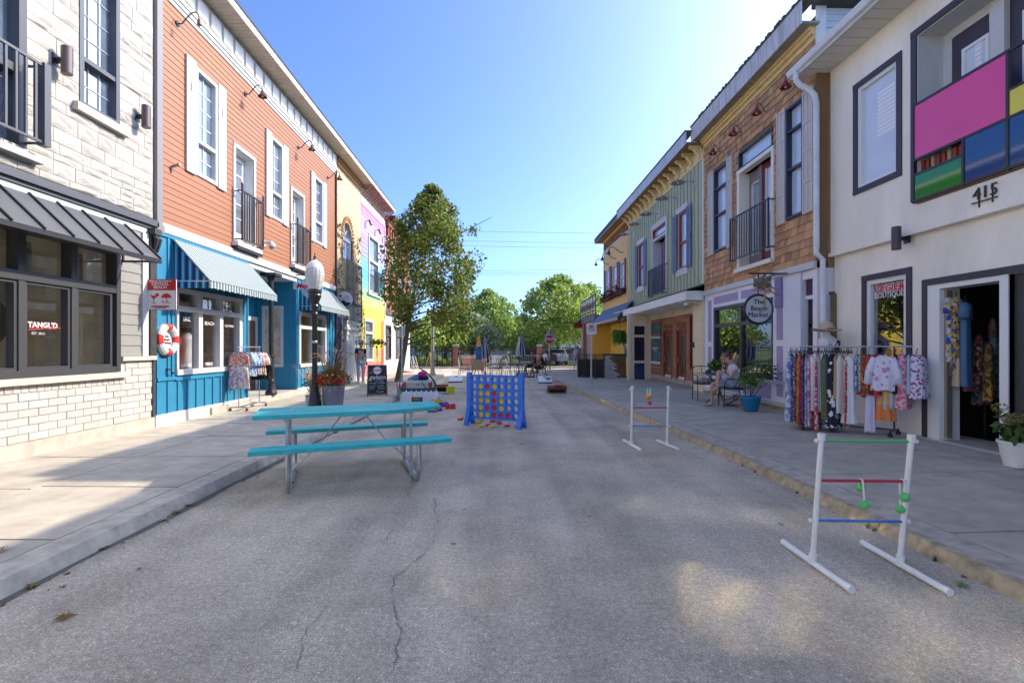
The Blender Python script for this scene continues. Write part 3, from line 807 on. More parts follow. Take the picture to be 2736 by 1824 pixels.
MB().lathe([(.14,Zp),(.15,Zp+.06),(.12,Zp+.14),(.10,Zp+.22),(.085,Zp+.3),(.095,Zp+.36),(.075,Zp+.42),(.07,Zp+.95),(.09,Zp+.98),(.09,Zp+1.03),(.062,Zp+1.06),(.058,2.85),(.08,2.9),(.08,2.98),(.06,3.02),(.062,3.3),(.085,3.34),(.085,3.42)], c, 14).build('iron_column', IRON, b, smooth=False)
MB().box(c.x-.2, c.x+.2, c.y-.2, c.y+.2, 3.42, 3.5).build('column_cap', IRON, b)
# second bay
f0 = rx; win = (S(799), S(868), .95, 2.62)
backing(L, b, BLUE, f0+.0, s1, .12, 3.62, [win])
L.part('plinth', WHITEW, b, (f0, s1, .05, .33, 0, .03))
battens(L, b, BLUE, f0+.04, s1-.03, .34, 3.6, .28, [(win[0],win[1],.9,2.7)])
q = (win[1]-win[0])/2
fr = L.part('window', WHITE, b, (win[0], win[1], .95, 1.05, -.1, .05), (win[0], win[1], 2.12, 2.22, -.1, .045), (win[0], win[1], 2.54, 2.64, -.1, .045), *[(win[0]+q*i-.06, win[0]+q*i+.06, 1.05, 2.54, -.1, .04) for i in range(3)])
for i in range(2):
 L.part('pane', GLASS, fr, (win[0]+q*i+.05, win[0]+q*(i+1)-.05, 1.04, 2.13, -.06, -.05)); L.part('pane', GLASS, fr, (win[0]+q*i+.05, win[0]+q*(i+1)-.05, 2.21, 2.55, -.06, -.05))
room(L, b, M('shop_inside_warm'), win[0]-.1, win[1]+.1, .75, 2.9, deep=1.0)
L.part('downpipe', M('downpipe_brown', (.06,.035,.03), .5), b, (s1-.07, s1+.02, .2, 8.1, 0, .07))

GWH, NAVY, TEAL, PALE = (.36,.40,.395), (.01,.018,.10), (.02,.25,.36), (.50,.58,.60)
AWT = stripe_mat('awning_stripe', 'Y', .098, [(0,GWH),(.5,(.06,.105,.115))])
AWU = stripe_mat('awning_lining', 'Y', .26, [(0,NAVY),(.22,TEAL),(.42,PALE),(.56,TEAL),(.74,(.015,.05,.2))])
AWE = stripe_mat('awning_end_stripe', 'X', .13, [(0,NAVY),(.24,TEAL),(.46,PALE),(.58,(.02,.30,.42)),(.78,(.015,.05,.2))])
def cloth_awning(parent, a, c, zt, zo, out, val=.13):
 P = L.pt
 mb = MB(); mb.hexa([P(a,zt,.03),P(c,zt,.03),P(c,zo,out),P(a,zo,out),P(a,zt+.012,.04),P(c,zt+.012,.04),P(c,zo+.01,out+.012),P(a,zo+.01,out+.012)])
 o = mb.build('awning', AWT, parent)
 mb = MB(); mb.hexa([P(a+.01,zt-.02,.03),P(c-.01,zt-.02,.03),P(c-.01,zo-.01,out-.02),P(a+.01,zo-.01,out-.02),P(a+.01,zt-.012,.03),P(c-.01,zt-.012,.03),P(c-.01,zo-.003,out-.02),P(a+.01,zo-.003,out-.02)])
 mb.build('lining', AWU, o)
 for s, nm in ((c-.006, 'end_flap'), (a+.045, 'end_flap')):
  mb = MB(); mb.prism([(.03,zt-.03),(.03,zo+.0),(out-.02,zo+.0)], lambda d, z: P(s,z,d), lambda d, z: P(s+.008,z,d)); mb.build(nm, AWE, o)
 k = int((c-a)/.098); mb = MB()
 for i in range(k):
  p, q = a+(c-a)*i/k, a+(c-a)*(i+1)/k
  L.box(mb, p, q-.001, zo-val+(.012 if i % 2 else 0), zo, out+.0, out+.006)
 mb.build('valance', AWT, o)
 mb = MB()
 L.box(mb, a+.02, a+.028, zo-val, zo, .05, out-.005); mb.build('side_valance', AWE, o)
 mb = MB()
 for s in (a+.02, c-.02): mb.bar(P(s,zo,.02), P(s,zo,out-.01), .022)
 mb.bar(P(a,zo,out-.012), P(c,zo,out-.012), .022); mb.build('awning_frame', M('alu_tube', (.6,.6,.6), .3, metal=.7), o)
 return o
cloth_awning(b, S(457), S(662), 3.54, 2.78, .70)
cloth_awning(b, S(801), S(801)+2.75, 3.50, 2.80, .64)

# ---- yellow brick building
b = thing('yellow_brick_building', 'narrow yellow brick front with arched window and dark railing, ivy growing on it', 'building', (-6.1, 19.4, 0))
y0, y1 = s1+.02, S(963)
YB = M('yellow_brick', (.58,.46,.28), .85, noise=(7,.25), var=.2, bump=(40,.004))
ax0, ax1, az0, az1 = S(916), S(940), L.Z(916,690), L.Z(928,566)-.1
rad = (ax1-ax0)/2; zs = L.Z(916,628)
hole = (ax0, ax1, az0, zs)
backing(L, b, M('mortar_tan', (.42,.33,.2), .95), y0, y1, 3.3, 8.62, [(ax0, ax1, az0, zs+rad+.2)])
mid_ = (ax0+ax1)/2
arc = [(mid_+rad*cos(pi*i/12), zs+rad*1.1*sin(pi*i/12)) for i in range(13)]
for side_ in (0, 1):
 half = arc[:7] if side_ == 0 else arc[6:]
 poly = half + ([(mid_, zs+rad+.2), (ax1, zs+rad+.2)] if side_ == 0 else [(ax0, zs+rad+.2), (mid_, zs+rad+.2)])
 mb = MB(); mb.prism(poly, lambda s, z: L.pt(s,z,.012), lambda s, z: L.pt(s,z,-.2)); mb.build('arch_infill', YB, b)
bricks(L, b, YB, y0+.04, y1, 3.35, 8.3, .215, .075, [(ax0-.12, ax1+.12, az0, zs), (ax0, ax1, zs, zs+rad*1.15)], joined=True, d=.01)
mb = MB()
for i in range(17):
 t = pi*i/16; p = L.pt(mid_+(rad+.07)*cos(t), zs+(rad*1.1+.07)*sin(t), .02); q = L.pt(mid_+(rad+.23)*cos(t), zs+(rad*1.1+.23)*sin(t), .02)
 mb.bar(p, q, .085, .06, up=(1,0,0))
for z in [az0+.08*i for i in range(int((zs-az0)/.08))]: L.box(mb, ax1, ax1+.18, z+.005, z+.075, -.02, .02); L.box(mb, ax0-.18, ax0, z+.005, z+.075, -.02, .02)
mb.build('arch_brick', M('arch_orange_brick', (.36,.16,.06), .85, var=.2), b, kind='stuff')
mb = MB(); mb.prism(arc, lambda s, z: L.pt(s,z,-.16), lambda s, z: L.pt(s,z,-.15)); fan = mb.build('fanlight', SKYPANE, b)
mb = MB()
for i in (3, 6, 9): mb.bar(L.pt(mid_, zs, -.14), L.pt(*arc[i], -.14), .035)
for i in range(12): mb.bar(L.pt(*arc[i], -.13), L.pt(*arc[i+1], -.13), .07)
mb.bar(L.pt(ax0,zs,-.12), L.pt(ax1,zs,-.12), .1); mb.build('fan_bar', WHITE, fan)
window(L, b, ax0, ax1, az0, zs-.03, DOORW, SKYPANE, fw=.1, deep=.16, cols=4, rows=4, proud=-.05)
railing(L, b, BLACKM, S(916)-.05, S(955), L.Z(934,860)+.05, L.Z(934,700)-.05, .18, n=11, bar=.02)
L.part('sill', WHITEW, b, (ax0-.15, ax1+.6, L.Z(934,875)-.1, L.Z(934,875), 0, .12))
L.part('brick_corbel', M('arch_orange_brick'), b, (y0+.04, y1, 8.3, 8.45, 0, .06), (y0+.04, y1, 8.45, 8.6, 0, .1))
eave(L, b, y0, y1, 8.62, .52, .13, WHITE, SOFFIT, boards=.12); shell(L, b, M('mortar_tan'), ROOF, y0, y1, 8.66)
# shop below
dh = (S(913), S(923), .2, 2.75)
backing(L, b, WHITEW, y0, y1, .1, 3.3, [dh])
L.part('ledge', BLACKM, b, (y0, y1, 3.28, 3.36, 0, .06))
clapboards(L, b, M('purple_shingle', (.075,.04,.14), .7, var=.1), y0+.02, S(911), .8, 2.7, .24, lap=.02)
L.part('door_frame', WHITEW, b, (S(911), dh[0], .15, 2.85, 0, .05), (dh[1], S(937), .15, 2.85, 0, .05), (S(911), S(937), 2.85, 3.0, 0, .05))
room(L, b, INSIDE, dh[0]-.1, dh[1]+.3, .15, 2.9, deep=1.8)
L.part('shop_door', BLACKM, b, (dh[0], dh[0]+.05, .2, 2.7, -.9, -.1))

# ---- rainbow building
b = thing('rainbow_building', 'narrow boarded front painted in rainbow bands from pink down to yellow', 'building', (-6.1, 23, 0))
y0, y1 = S(963)+.02, S(1028)
h1 = (S(983), S(1010), L.Z(984,780), L.Z(984,622)); h2 = (S(972), S(995), .9, L.Z(972,850))
BANDS = [(7.35,(.62,.20,.42)),(7.0,(.58,.30,.55)),(6.55,(.46,.30,.60)),(6.1,(.34,.24,.58)),(5.65,(.28,.27,.62)),(5.3,(.16,.32,.66)),(4.95,(.13,.42,.68)),(4.6,(.10,.48,.58)),(4.25,(.16,.55,.42)),(3.9,(.28,.60,.28)),(3.5,(.48,.62,.14)),(2.2,(.66,.56,.06)),(1.4,(.66,.50,.05)),(.9,(.62,.33,.10)),(0,(.58,.16,.15))]
def band(z):
 for lo, c in BANDS:
  if z >= lo: return M('rainbow_%d' % int(lo*100), c, .55, noise=(20,.05))
backing(L, b, M('sheathing_pale', (.5,.45,.4), .9), y0, y1, .1, 8.1, [h1, h2])
clapboards(L, b, None, y0+.03, S(1018), .25, 7.75, .20, [h1, h2], lap=.018, mats=band); clapboards(L, b, None, S(1018), y1-.04, 2.95, 7.75, .20, [h1], lap=.018, mats=band)
L.part('orange_panel', M('panel_orange', (.58,.22,.02), .5), b, (S(1018)+.02, S(1025), 1.5, 2.9, 0, .03)); L.part('red_panel', M('panel_red', (.50,.07,.04), .5), b, (S(1018)+.02, S(1025), .25, 1.5, 0, .03))
L.part('corner_trim', WHITE, b, (y1-.35, y1-.0, .2, 2.95, 0, .04), (y1-.1, y1, 2.95, 7.8, 0, .05))
window(L, b, *h1, WHITE, SKYPANE, fw=.12, deep=.1, cols=[2,1], rows=1, rail=[h1[2]+(h1[3]-h1[2])*.56], proud=.05)
window(L, b, *h2, WHITE, SKYPANE, fw=.12, deep=.1, cols=2, rows=1, rail=[h2[2]+(h2[3]-h2[2])*.68], proud=.05)
railing(L, b, BLACKM, S(990), S(1016), L.Z(1000,790)+.1, L.Z(1000,728), .2, n=12, bar=.022)
L.part('sill', WHITEW, b, (h1[0]-.2, h1[1]+.3, h1[2]-.12, h1[2], 0, .12))
L.part('pink_band', M('rainbow_735'), b, (y0, y1, 7.75, 7.85, 0, .03)); L.part('white_frieze', WHITE, b, (y0, y1, 7.85, 8.1, 0, .04))
mb = MB()
eave(L, b, y0, y1, 8.62, .52, .13, WHITE, M('soffit_red_brown', (.40,.20,.15), .7, noise=(4,.2))); shell(L, b, M('sheathing_pale'), ROOF, y0, y1, 8.66)
backing(L, b, WHITE, y0, y1, 8.1, 8.62, [])
for i in range(16):
 s = y0+.1+i*(y1-y0-.2)/15; mb = MB(); mb.bar(L.pt(s,8.2,.03), L.pt(s,8.57,.48), .05, .06); mb.build('soffit_strut', M('soffit_red_brown'), b)

# ---- red brick building behind the street maple
b = thing('red_brick_building', 'red brick corner building with white ground floor, half hidden behind the maple', 'building', (-6.1, 29, 0))
y0, y1 = S(1028)+.02, 32.2
RB = M('red_brick', (.27,.095,.06), .9, noise=(7,.25), var=.2, bump=(40,.004))
hs = [(S(1040), S(1047), 4.0, 6.2), (29.0, 30.2, 4.0, 6.2)]
backing(L, b, M('mortar_red', (.3,.2,.17), .95), y0, y1, 3.3, 8.3, hs)
bricks(L, b, RB, y0, y1, 3.5, 7.4, .23, .085, hs, joined=True)
for h in hs: window(L, b, *h, BLACKM, SKYPANE, fw=.08, rail=[5.1]); L.part('lintel', M('stone_lintel', (.5,.42,.33), .8), b, (h[0]-.15, h[1]+.15, h[3], h[3]+.35, 0, .04))
for i in range(12):
 s = y0+.2+i*.55; L.part('brick_bracket', RB, b, (s, s+.2, 7.4, 7.95, 0, .14))
L.part('brick_cornice', RB, b, (y0, y1, 7.95, 8.3, 0, .2)); L.part('dark_eave', M('eave_maroon', (.08,.025,.02), .6), b, (y0, y1, 8.3, 8.45, -.1, .55))
hs = [(S(1030), S(1044), .9, 2.75), (28.0, 29.6, .9, 2.75)]
backing(L, b, WHITE, y0, y1, .1, 3.3, hs); L.part('ledge', DGREY, b, (y0, y1, 3.3, 3.5, 0, .1))
for h in hs: window(L, b, *h, M('maroon_frame', (.10,.04,.04), .5), SKYPANE, fw=.1, cols=2, rail=[2.2], proud=.04)
shell(L, b, M('mortar_red'), ROOF, y0, y1, 8.45)
MB().box(-14, -6.1, y1-.02, y1+.1, .1, 3.3).build('side_wall', WHITE, b); MB().box(-14, -6.1, y1-.02, y1+.1, 3.3, 8.3).build('side_wall', RB, b)
# ------------------------------------------------------------------ right row
Z_ = Wall(1, 6.5)
STUCCO = M('stucco_cream', (.84,.775,.66), .85, noise=(1.6,.11), bump=(55,.008), spread=(1,1,.35))
DPURP = M('trim_dark_purple', (.045,.036,.052), .5)
b = thing('cream_stucco_building', 'cream stucco boutique with coloured balcony panels and dark window surrounds', 'building', (6.5, 4, 0))
e1 = 9.42
wa = (Z_.S(2411), Z_.S(2282), Z_.Z(2345,497), Z_.Z(2345,184))
wa = (wa[0]+.1, wa[1]-.1, wa[2]+.1, wa[3]-.1)
big = (5.0, Z_.S(2448)-.02, 3.84, 6.42)
UP = [wa, big, (1.0,2.2,4.4,6.4), (-3.5,-1.0,3.84,6.4)]
backing(Z_, b, STUCCO, -13, e1, 3.36, 7.05, UP)
ZL_ = Wall(1, 6.58)
wb = (ZL_.S(2424), ZL_.S(2316), .75, ZL_.Z(2316,745)-.04)
do = (ZL_.S(2674), ZL_.S(2480), .16, 2.50)
d2 = (4.3, ZL_.S(2697), .16, 2.50)
LO = [wb, do, d2, (1.2,3.2,.8,2.5), (-4,-2.6,.2,2.5), (-1.8,.2,.8,2.5)]
backing(ZL_, b, STUCCO, -13, e1, .05, 3.36, LO, d0=-.2)
Z_.part('stucco_ledge', STUCCO, b, (-13, e1, 3.33, 3.40, -.05, .045))
# upper side window
casing(Z_, b, DPURP, *wa, .10, d1=.025)
BLP = M('blind_pane', (.60,.66,.74), .06, ior=1.5, noise=(2,.06))
w_ = window(Z_, b, *wa, M('window_white', (.72,.72,.70), .4), BLP, fw=.06, deep=.11, proud=-.01)
def shutters_behind(parent, s0, s1, z0, z1, d=-.069, step=.072):
 mb = MB()
 for i in range(int((z1-z0)/step)):
  z = z0 + i*step
  mb.hexa([Z_.pt(s0,z,d-.0),Z_.pt(s1,z,d-.0),Z_.pt(s1,z+.01,d-.0),Z_.pt(s0,z+.01,d-.0),Z_.pt(s0,z+.04,d+.004),Z_.pt(s1,z+.04,d+.004),Z_.pt(s1,z+.05,d+.004),Z_.pt(s0,z+.05,d+.004)])
 return mb.build('louvre', M('louvre_white', (.80,.82,.85), .4), parent)
shutters_behind(w_, wa[0]+.06, wa[0]+.5, wa[2]+.78, wa[3]-.2)
# balcony recess
casing(Z_, b, DPURP, *big, .10, d1=.025, bottom=False)
for q_ in ((big[1]-.014, big[1]+.001, big[2], big[3], -.45, -.002), (big[0], big[1]-.014, big[3]-.014, big[3]+.001, -.45, -.002), (big[1]-.16, big[1]-.014, big[2], big[3]-.014, -.45, -.40), (big[0], big[1]-.16, big[3]-.14, big[3]-.014, -.45, -.40), (big[0], big[1], 3.78, 3.84, -.45, 0)): Z_.part('reveal', WHITE, b, q_)
q0, q1 = Z_.S(2658,-.42), Z_.S(2509,-.42)
Z_.part('post', WHITE, b, (q0-.22, q0-.02, big[2], big[3]-.14, -.45, -.32))
def balcony_door(a, c):
 d = Z_.part('balcony_door', DPURP, b, (a, a+.06, big[2], big[3]-.16, -.44, -.40), (c-.17, c, big[2], big[3]-.16, -.44, -.40), (a+.06, c-.17, big[3]-.42, big[3]-.16, -.44, -.40), (a+.06, c-.17, big[2], big[2]+.3, -.44, -.40))
 Z_.part('door_light_frame', M('window_white'), d, (a+.05, a+.10, big[2]+.3, big[3]-.42, -.43, -.385), (c-.22, c-.17, big[2]+.3, big[3]-.42, -.43, -.385), (a+.1, c-.22, big[3]-.47, big[3]-.42, -.43, -.385), (a+.1, c-.22, big[2]+.3, big[2]+.35, -.43, -.385))
 Z_.part('pane', BLP, d, (a+.09, c-.2, big[2]+.33, big[3]-.44, -.42, -.41))
 shutters_behind(d, a+.17, c-.36, 5.2, 6.0, d=-.404)
balcony_door(q0, big[1]-.16); balcony_door(big[0]+.05, q0-.22)
Z_.part('balcony_floor', M('balcony_timber', (.2,.13,.08), .7), b, (big[0], big[1], 3.79, 3.845, -.45, .02))
BR = MB()
p0, p1, p2 = 5.0, Z_.S(2704), Z_.S(2450)
ps = Z_.S(2584)
for z in (3.83, 4.235, 4.465, 5.32): Z_.box(BR, ps if z in (4.235,) else p0, p2, z-.018, z+.018, .03, .065)
for s in (p2, p1, p0, ps): Z_.box(BR, s-.018, s+.018, 3.80, 5.335 if s != ps else 4.47, .028, .067)
Z_.box(BR, p0, p1, 4.80, 4.83, .03, .065)
rl = BR.build('balcony_frame', BLACKM, b)
def panel(a, c, z0, z1, col, nm, gloss=.18):
 return Z_.part('balcony_panel', M(nm, col, gloss, noise=(1.8,.06), coat=.3), rl, (a+.012, c-.012, z0, z1, .04, .056))
panel(p1+.01, p2-.01, 4.485, 5.30, (.74,.055,.235), 'panel_pink')['label'] = 'large pink panel'
panel(p0, p1-.01, 4.485, 4.80, (.70,.60,.01), 'panel_yellow')['label'] = 'yellow panel'
panel(ps+.01, p2-.01, 3.85, 4.22, (.012,.21,.03), 'panel_green', .06)['label'] = 'glossy green panel'
panel(p0, ps-.01, 3.85, 4.45, (.012,.06,.19), 'panel_blue', .06)['label'] = 'glossy dark blue panel'
for i in range(9):
 s = ps + .06 + i*(p2-ps-.1)/8
 Z_.part('baluster', M('baluster_red', (.28,.05,.03), .6) if i % 3 else M('baluster_tan', (.42,.30,.20), .6), rl, (s-.025, s+.025, 4.25, 4.45, -.1, -.05))
n_ = lettering(b, '415', Z_.pt(Z_.S(2636), 3.63, .02), .23, 'right', BLACKM, ext=.008)
Z_.part('number_bar', BLACKM, b, (Z_.S(2668), Z_.S(2600), 3.515, 3.53, .01, .03)); Z_.part('number_pin', BLACKM, b, (Z_.S(2618)-.004, Z_.S(2618)+.004, 3.45, 3.7, .0, .02), (Z_.S(2654)-.004, Z_.S(2654)+.004, 3.47, 3.7, .0, .02))
# boutique window below
casing(ZL_, b, DPURP, *wb, .10, d1=.025)
w_ = window(ZL_, b, *wb, M('window_white'), GLASS, fw=.075, deep=.1, proud=-.005)
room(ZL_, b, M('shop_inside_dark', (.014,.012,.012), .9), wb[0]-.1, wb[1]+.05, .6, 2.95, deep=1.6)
sm = (wb[0]+wb[1])/2
lettering(b, 'ZIEGLER', ZL_.pt(sm+.01, ZL_.Z(2372,768), -.055), .165, 'right', M('sign_pink_red', (.60,.03,.09), .4), bold=.004, shear=.2)
lettering(b, 'ZIEGLER', ZL_.pt(sm+.01, ZL_.Z(2372,768), -.060), .165, 'right', TXT, bold=.016, shear=.2)
lettering(b, 'BOUTIQUE', ZL_.pt(sm+.01, ZL_.Z(2372,787), -.055), .125, 'right', TXT)
# shop door
D1 = d2[0]; D2 = do[1]
ZL_.part('door_surround', DPURP, b, (do[1], do[1]+.09, .14, 2.60, 0, .025), (D1, do[1], 2.50, 2.60, 0, .025))
ZL_.part('door_frame', M('window_white'), b, (ZL_.S(2512), do[1], .16, 2.50, -.3, .012), (do[0], ZL_.S(2512), 2.43, 2.50, -.3, .012), (ZL_.S(2697), do[0], .16, 2.50, -.3, .02), (D1, do[1], .135, .165, -.3, .12))
ZL_.part('shop_door', M('door_charcoal', (.05,.047,.05), .5, noise=(8,.15)), b, (D1, ZL_.S(2699), .17, 2.5, -.12, -.06))
ZL_.part('glass_door', M('alu_strip', (.30,.26,.2), .35, metal=.5), b, (ZL_.S(2520), ZL_.S(2512), .2, 2.4, -.14, -.06))
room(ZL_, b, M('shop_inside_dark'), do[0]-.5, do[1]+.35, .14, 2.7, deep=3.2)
# gutter, soffit, downpipe, roof
eave(Z_, b, -13, e1+.28, 7.0, .58, .09, WHITEW, M('soffit_vinyl', (.66,.62,.54), .7), trim=WHITE, boards=.24)
GUT = M('gutter_white', (.66,.67,.68), .45, noise=(3,.1))
mb = MB(); P = Z_.pt
mb.prism([(.60,6.99),(.68,7.02),(.72,7.12),(.60,7.12)], lambda d, z: P(-13,z,d), lambda d, z: P(e1+.3,z,d)); mb.build('gutter', GUT, b)
mb = MB(); k = e1-.04
mb.tube([P(k+.12,7.02,.64),P(k+.12,6.86,.64),P(k+.08,6.74,.57),P(k+.03,6.62,.42),P(k,6.5,.34),P(k,6.35,.31),P(k,3.5,.31)], .055, 8); mb.build('downpipe', GUT, b)
mb = MB(); mb.tube([P(k,3.5,.31),P(k,3.4,.31),P(k-.03,3.27,.20),P(k-.03,.25,.18)], .05, 8); mb.build('downpipe', GUT, b)
shell(Z_, b, STUCCO, ROOF, -13, e1, 7.05, rise=.5)

# ---- brown shingle and purple market building
K = Wall(1, 6.25)
b = thing('shingle_building', 'brown wood shingle upper floor over lilac and white shop front', 'building', (6.25, 12, 0))
m0, m1 = 9.45, K.S(1883)
wr = (K.S(2166), K.S(2105), K.Z(2107,588), K.Z(2107,292)); wl = (K.S(1946), K.S(1911.5), K.Z(1911.6,675), K.Z(1911.6,458))
tr = (K.S(2068), K.S(1976), K.Z(1976,458), K.Z(1976,410)); dr = (tr[0], tr[1], 3.62, tr[2]-.1)
wr = (max(wr[0], m0+.38), *wr[1:])
HO = [wr, wl, (tr[0], tr[1], dr[2], tr[3])]
SHG = M('cedar_shingle', (.46,.255,.125), .85, noise=(16,.3), var=.30, hue=.012, spread=(1,1,.12), bump=(40,.004))
backing(K, b, M('sheathing_brown', (.22,.13,.06), .95), m0, m1, 3.26, 8.0, HO)
me = unit_mesh('shingle', SHG, MB().hexa([(-.3,-.5,-.5),(1,-.5,-.5),(1,.5,-.5),(-.3,.5,-.5),(-.3,-.5,.5),(.25,-.5,.5),(.25,.5,.5),(-.3,.5,.5)]))
allp = []
z = 3.27; row = 0
while z < 7.66:
 h = .165
 for c, e in gaps(m0+.01, m1-.02, z, z+h, HO):
  x = c
  while x < e - .01:
   wd = rnd.choice((.10,.13,.15,.17,.20)); wd = min(wd, e-x)
   if e-x-wd < .06: wd = e-x
   allp.append((x, wd, z + rnd.uniform(-.006,.006), rnd.uniform(.03,.042))); x += wd
 z += h; row += 1
allp.sort(key=lambda q: (q[0]**2 + 39 + (q[2]-1.55)**2))
for x, wd, z, t in allp[:300]:
 inst('shingle', me, b, K.pt(x+wd/2, z+.09, .0), (-t, wd-.006, .185))
mb = MB()
for x, wd, z, t in allp[300:]:
 K.wedge(mb, x+.003, x+wd-.003, z, z+.185, t, t*.25)
mb.build('shingle', SHG, b, kind='stuff')
NAVYF = M('frame_navy', (.018,.022,.05), .4)
CURT = M('upper_curtained_pane', (.50,.58,.68), .05, ior=2.0, noise=(5,.12), spread=(1,4,.2))
PATT = cloth_mat('patterned_blind', [(.16,.24,.32),(.24,.33,.42),(.30,.40,.48)], scale=9)
for h, rails in ((wr, (.44,.78)), (wl, (.44,.76))):
 hh = h[3]-h[2]
 w_ = window(K, b, *h, NAVYF, CURT, fw=.05, deep=.1, rail=[h[2]+hh*rails[0], h[2]+hh*rails[1]], proud=.05)
SHUT = M('shutter_taupe', (.52,.48,.43), .6)
for a, c, h in ((K.S(2104), K.S(2082), wr), (wr[0]-.34, wr[0]-.01, wr), (K.S(1911), K.S(1896), wl), (K.S(1961), K.S(1946.5), wl)):
 a, c = min(a,c), max(a,c)
 if h is wr and a < m0+.2: a = max(a, m0+.03)
 sh = K.part('shutter', SHUT, b, (a, c, h[2]-.05, h[3]+.05, .03, .055))
 H = h[3]-h[2]+.1
 K.part('shutter_rail', SHUT, sh, *[(a+.002, c-.002, h[2]-.05+H*t, h[2]-.05+H*t+.05, .055, .072) for t in (.003,.25,.5,.73,.972)], (a, a+.045, h[2]-.04, h[3]+.04, .055, .07), (c-.045, c, h[2]-.04, h[3]+.04, .055, .07), ((a+c)/2-.012, (a+c)/2+.012, h[2]-.04, h[3]+.04, .055, .066))
window(K, b, *tr, M('black_gloss', (.012,.012,.016), .3), CURT, fw=.05, deep=.1, proud=.04)
TRIMC = M('trim_cream', (.76,.70,.58), .55)
K.part('door_frame', TRIMC, b, (dr[0]-.06, dr[1]+.05, dr[3], tr[2]-.005, -.1, .06), (dr[1]-.08, dr[1]+.05, 3.55, dr[3], -.3, .05), (dr[0]-.06, dr[0]+.04, 3.55, dr[3], -.3, .05), (dr[0]-.05, dr[1]+.08, 3.50, 3.60, -.3, .12))
mdl = dr[0]+(dr[1]-dr[0])*.52
d = K.part('balcony_door', M('door_maroon', (.16,.012,.018), .35), b, (dr[0]+.04, dr[0]+.16, 3.6, dr[3], -.26, -.2), (mdl-.12, mdl, 3.6, dr[3], -.26, -.2), (dr[0]+.16, mdl-.12, dr[3]-.16, dr[3], -.26, -.2), (dr[0]+.16, mdl-.12, 3.6, 3.9, -.26, -.2))
K.part('pane', CURT, d, (dr[0]+.16, mdl-.12, 3.9, dr[3]-.16, -.24, -.23)); K.part('glazing_bar', WHITE, d, (dr[0]+.16, mdl-.12, 4.5, 4.55, -.235, -.2), (dr[0]+.15, dr[0]+.2, 3.9, dr[3]-.16, -.235, -.195), (mdl-.17, mdl-.115, 3.9, dr[3]-.16, -.235, -.195))
d = K.part('side_light', M('frame_taupe', (.20,.16,.17), .5), b, (mdl, mdl+.12, 3.6, dr[3], -.28, -.16), (dr[1]-.20, dr[1]-.08, 3.6, dr[3], -.28, -.22), (mdl+.12, dr[1]-.2, dr[3]-.3, dr[3], -.28, -.22), (mdl+.12, dr[1]-.2, 3.6, 3.9, -.28, -.22))
K.part('pane', SKYPANE, d, (mdl+.12, dr[1]-.2, 3.9, dr[3]-.3, -.26, -.25)); K.part('pane_frame', WHITE, d, (dr[1]-.25, dr[1]-.2, 3.9, dr[3]-.3, -.26, -.21), (mdl+.12, dr[1]-.2, dr[3]-.35, dr[3]-.3, -.26, -.21))
railing(K, b, M('railing_navy', (.03,.035,.05), .4), K.S(2053,.17), K.S(1951,.17), K.Z(1951,697,.17), K.Z(1951,588,.17), .17, n=14, bar=.018)
# crown trim, eave with mildewed fascia
TAN = M('crown_tan', (.70,.50,.20), .6, noise=(6,.12))
K.part('crown_trim', TAN, b, (m0, m1-.01, 7.66, 7.76, 0, .05), (m0, m1-.01, 7.76, 7.84, 0, .11), (m0, m1-.01, 7.84, 7.92, 0, .15))
FASC = M('fascia_mildewed', (.50,.47,.45), .8, noise=(4,.35), spread=(1,3,.35))
eave(K, b, m0-.1, m1+.12, 7.92, .36, .42, FASC, M('soffit_drab', (.30,.27,.21), .8, noise=(5,.15)), trim=M('drip_mossy', (.07,.065,.055), .9, noise=(12,.5)), boards=.1)
mb = MB()
for i in range(26):
 s = m0 + rnd.random()*(m1-m0); K.box(mb, s, s+rnd.uniform(.03,.12), 8.39, 8.39+rnd.uniform(.02,.05), .2, .41)
mb.build('moss_tuft', M('moss_dark', (.03,.028,.02), .95), b, kind='stuff')
shell(K, b, SHG, ROOF, m0, m1, 8.05)
SIDING = M('vinyl_siding', (.52,.55,.58), .6)
for i in range(9): MB().hexa([(6.3,m0-.022,7.1+i*.13),(11,m0-.022,7.1+i*.13),(11,m0,7.1+i*.13),(6.3,m0,7.1+i*.13),(6.3,m0-.004,7.23+i*.13),(11,m0-.004,7.23+i*.13),(11,m0,7.23+i*.13),(6.3,m0,7.23+i*.13)]).build('side_siding', SIDING, b)
MB().box(6.22, 6.42, m0-.03, m0, 7.05, 8.3).build('side_corner_board', WHITEW, b)
MB().box(6.2, 11, m0-.25, m0+.1, 8.3, 8.42).build('side_roof_edge', ROOF, b)
# lilac shop front
LIL = M('lilac_paint', (.36,.28,.45), .55, noise=(6,.05)); PWH = M('frame_lilac_white', (.74,.72,.75), .5)
K.part('white_band', WHITE, b, (m0, m1, 3.13, 3.265, 0, .06))
wn = (K.S(2065), K.S(1908), .80, K.Z(1910,822))
recess = (m0, K.S(2134))
backing(K, b, PWH, recess[1], m1, .12, 3.2, [wn])
BLK = M('black_window', (.02,.02,.024), .35)
ms = K.S(1979.6); zr = K.Z(1940,868)
fr = K.part('window', BLK, b, (wn[0], wn[1], wn[2], wn[2]+.08, -.1, .02), (wn[0], wn[1], wn[3]-.08, wn[3], -.1, .02), (wn[1]-.09, wn[1], wn[2], wn[3], -.1, .022), (wn[0], wn[0]+.03, wn[2], wn[3], -.1, .022), (ms-.04, ms+.04, wn[2]+.08, wn[3]-.08, -.1, .012), (wn[0]+.03, wn[1]-.09, zr-.05, zr+.05, -.1, .015))
GL2 = glass_mat('shop_glass_reflective', (.55,.58,.58), boost=.22)
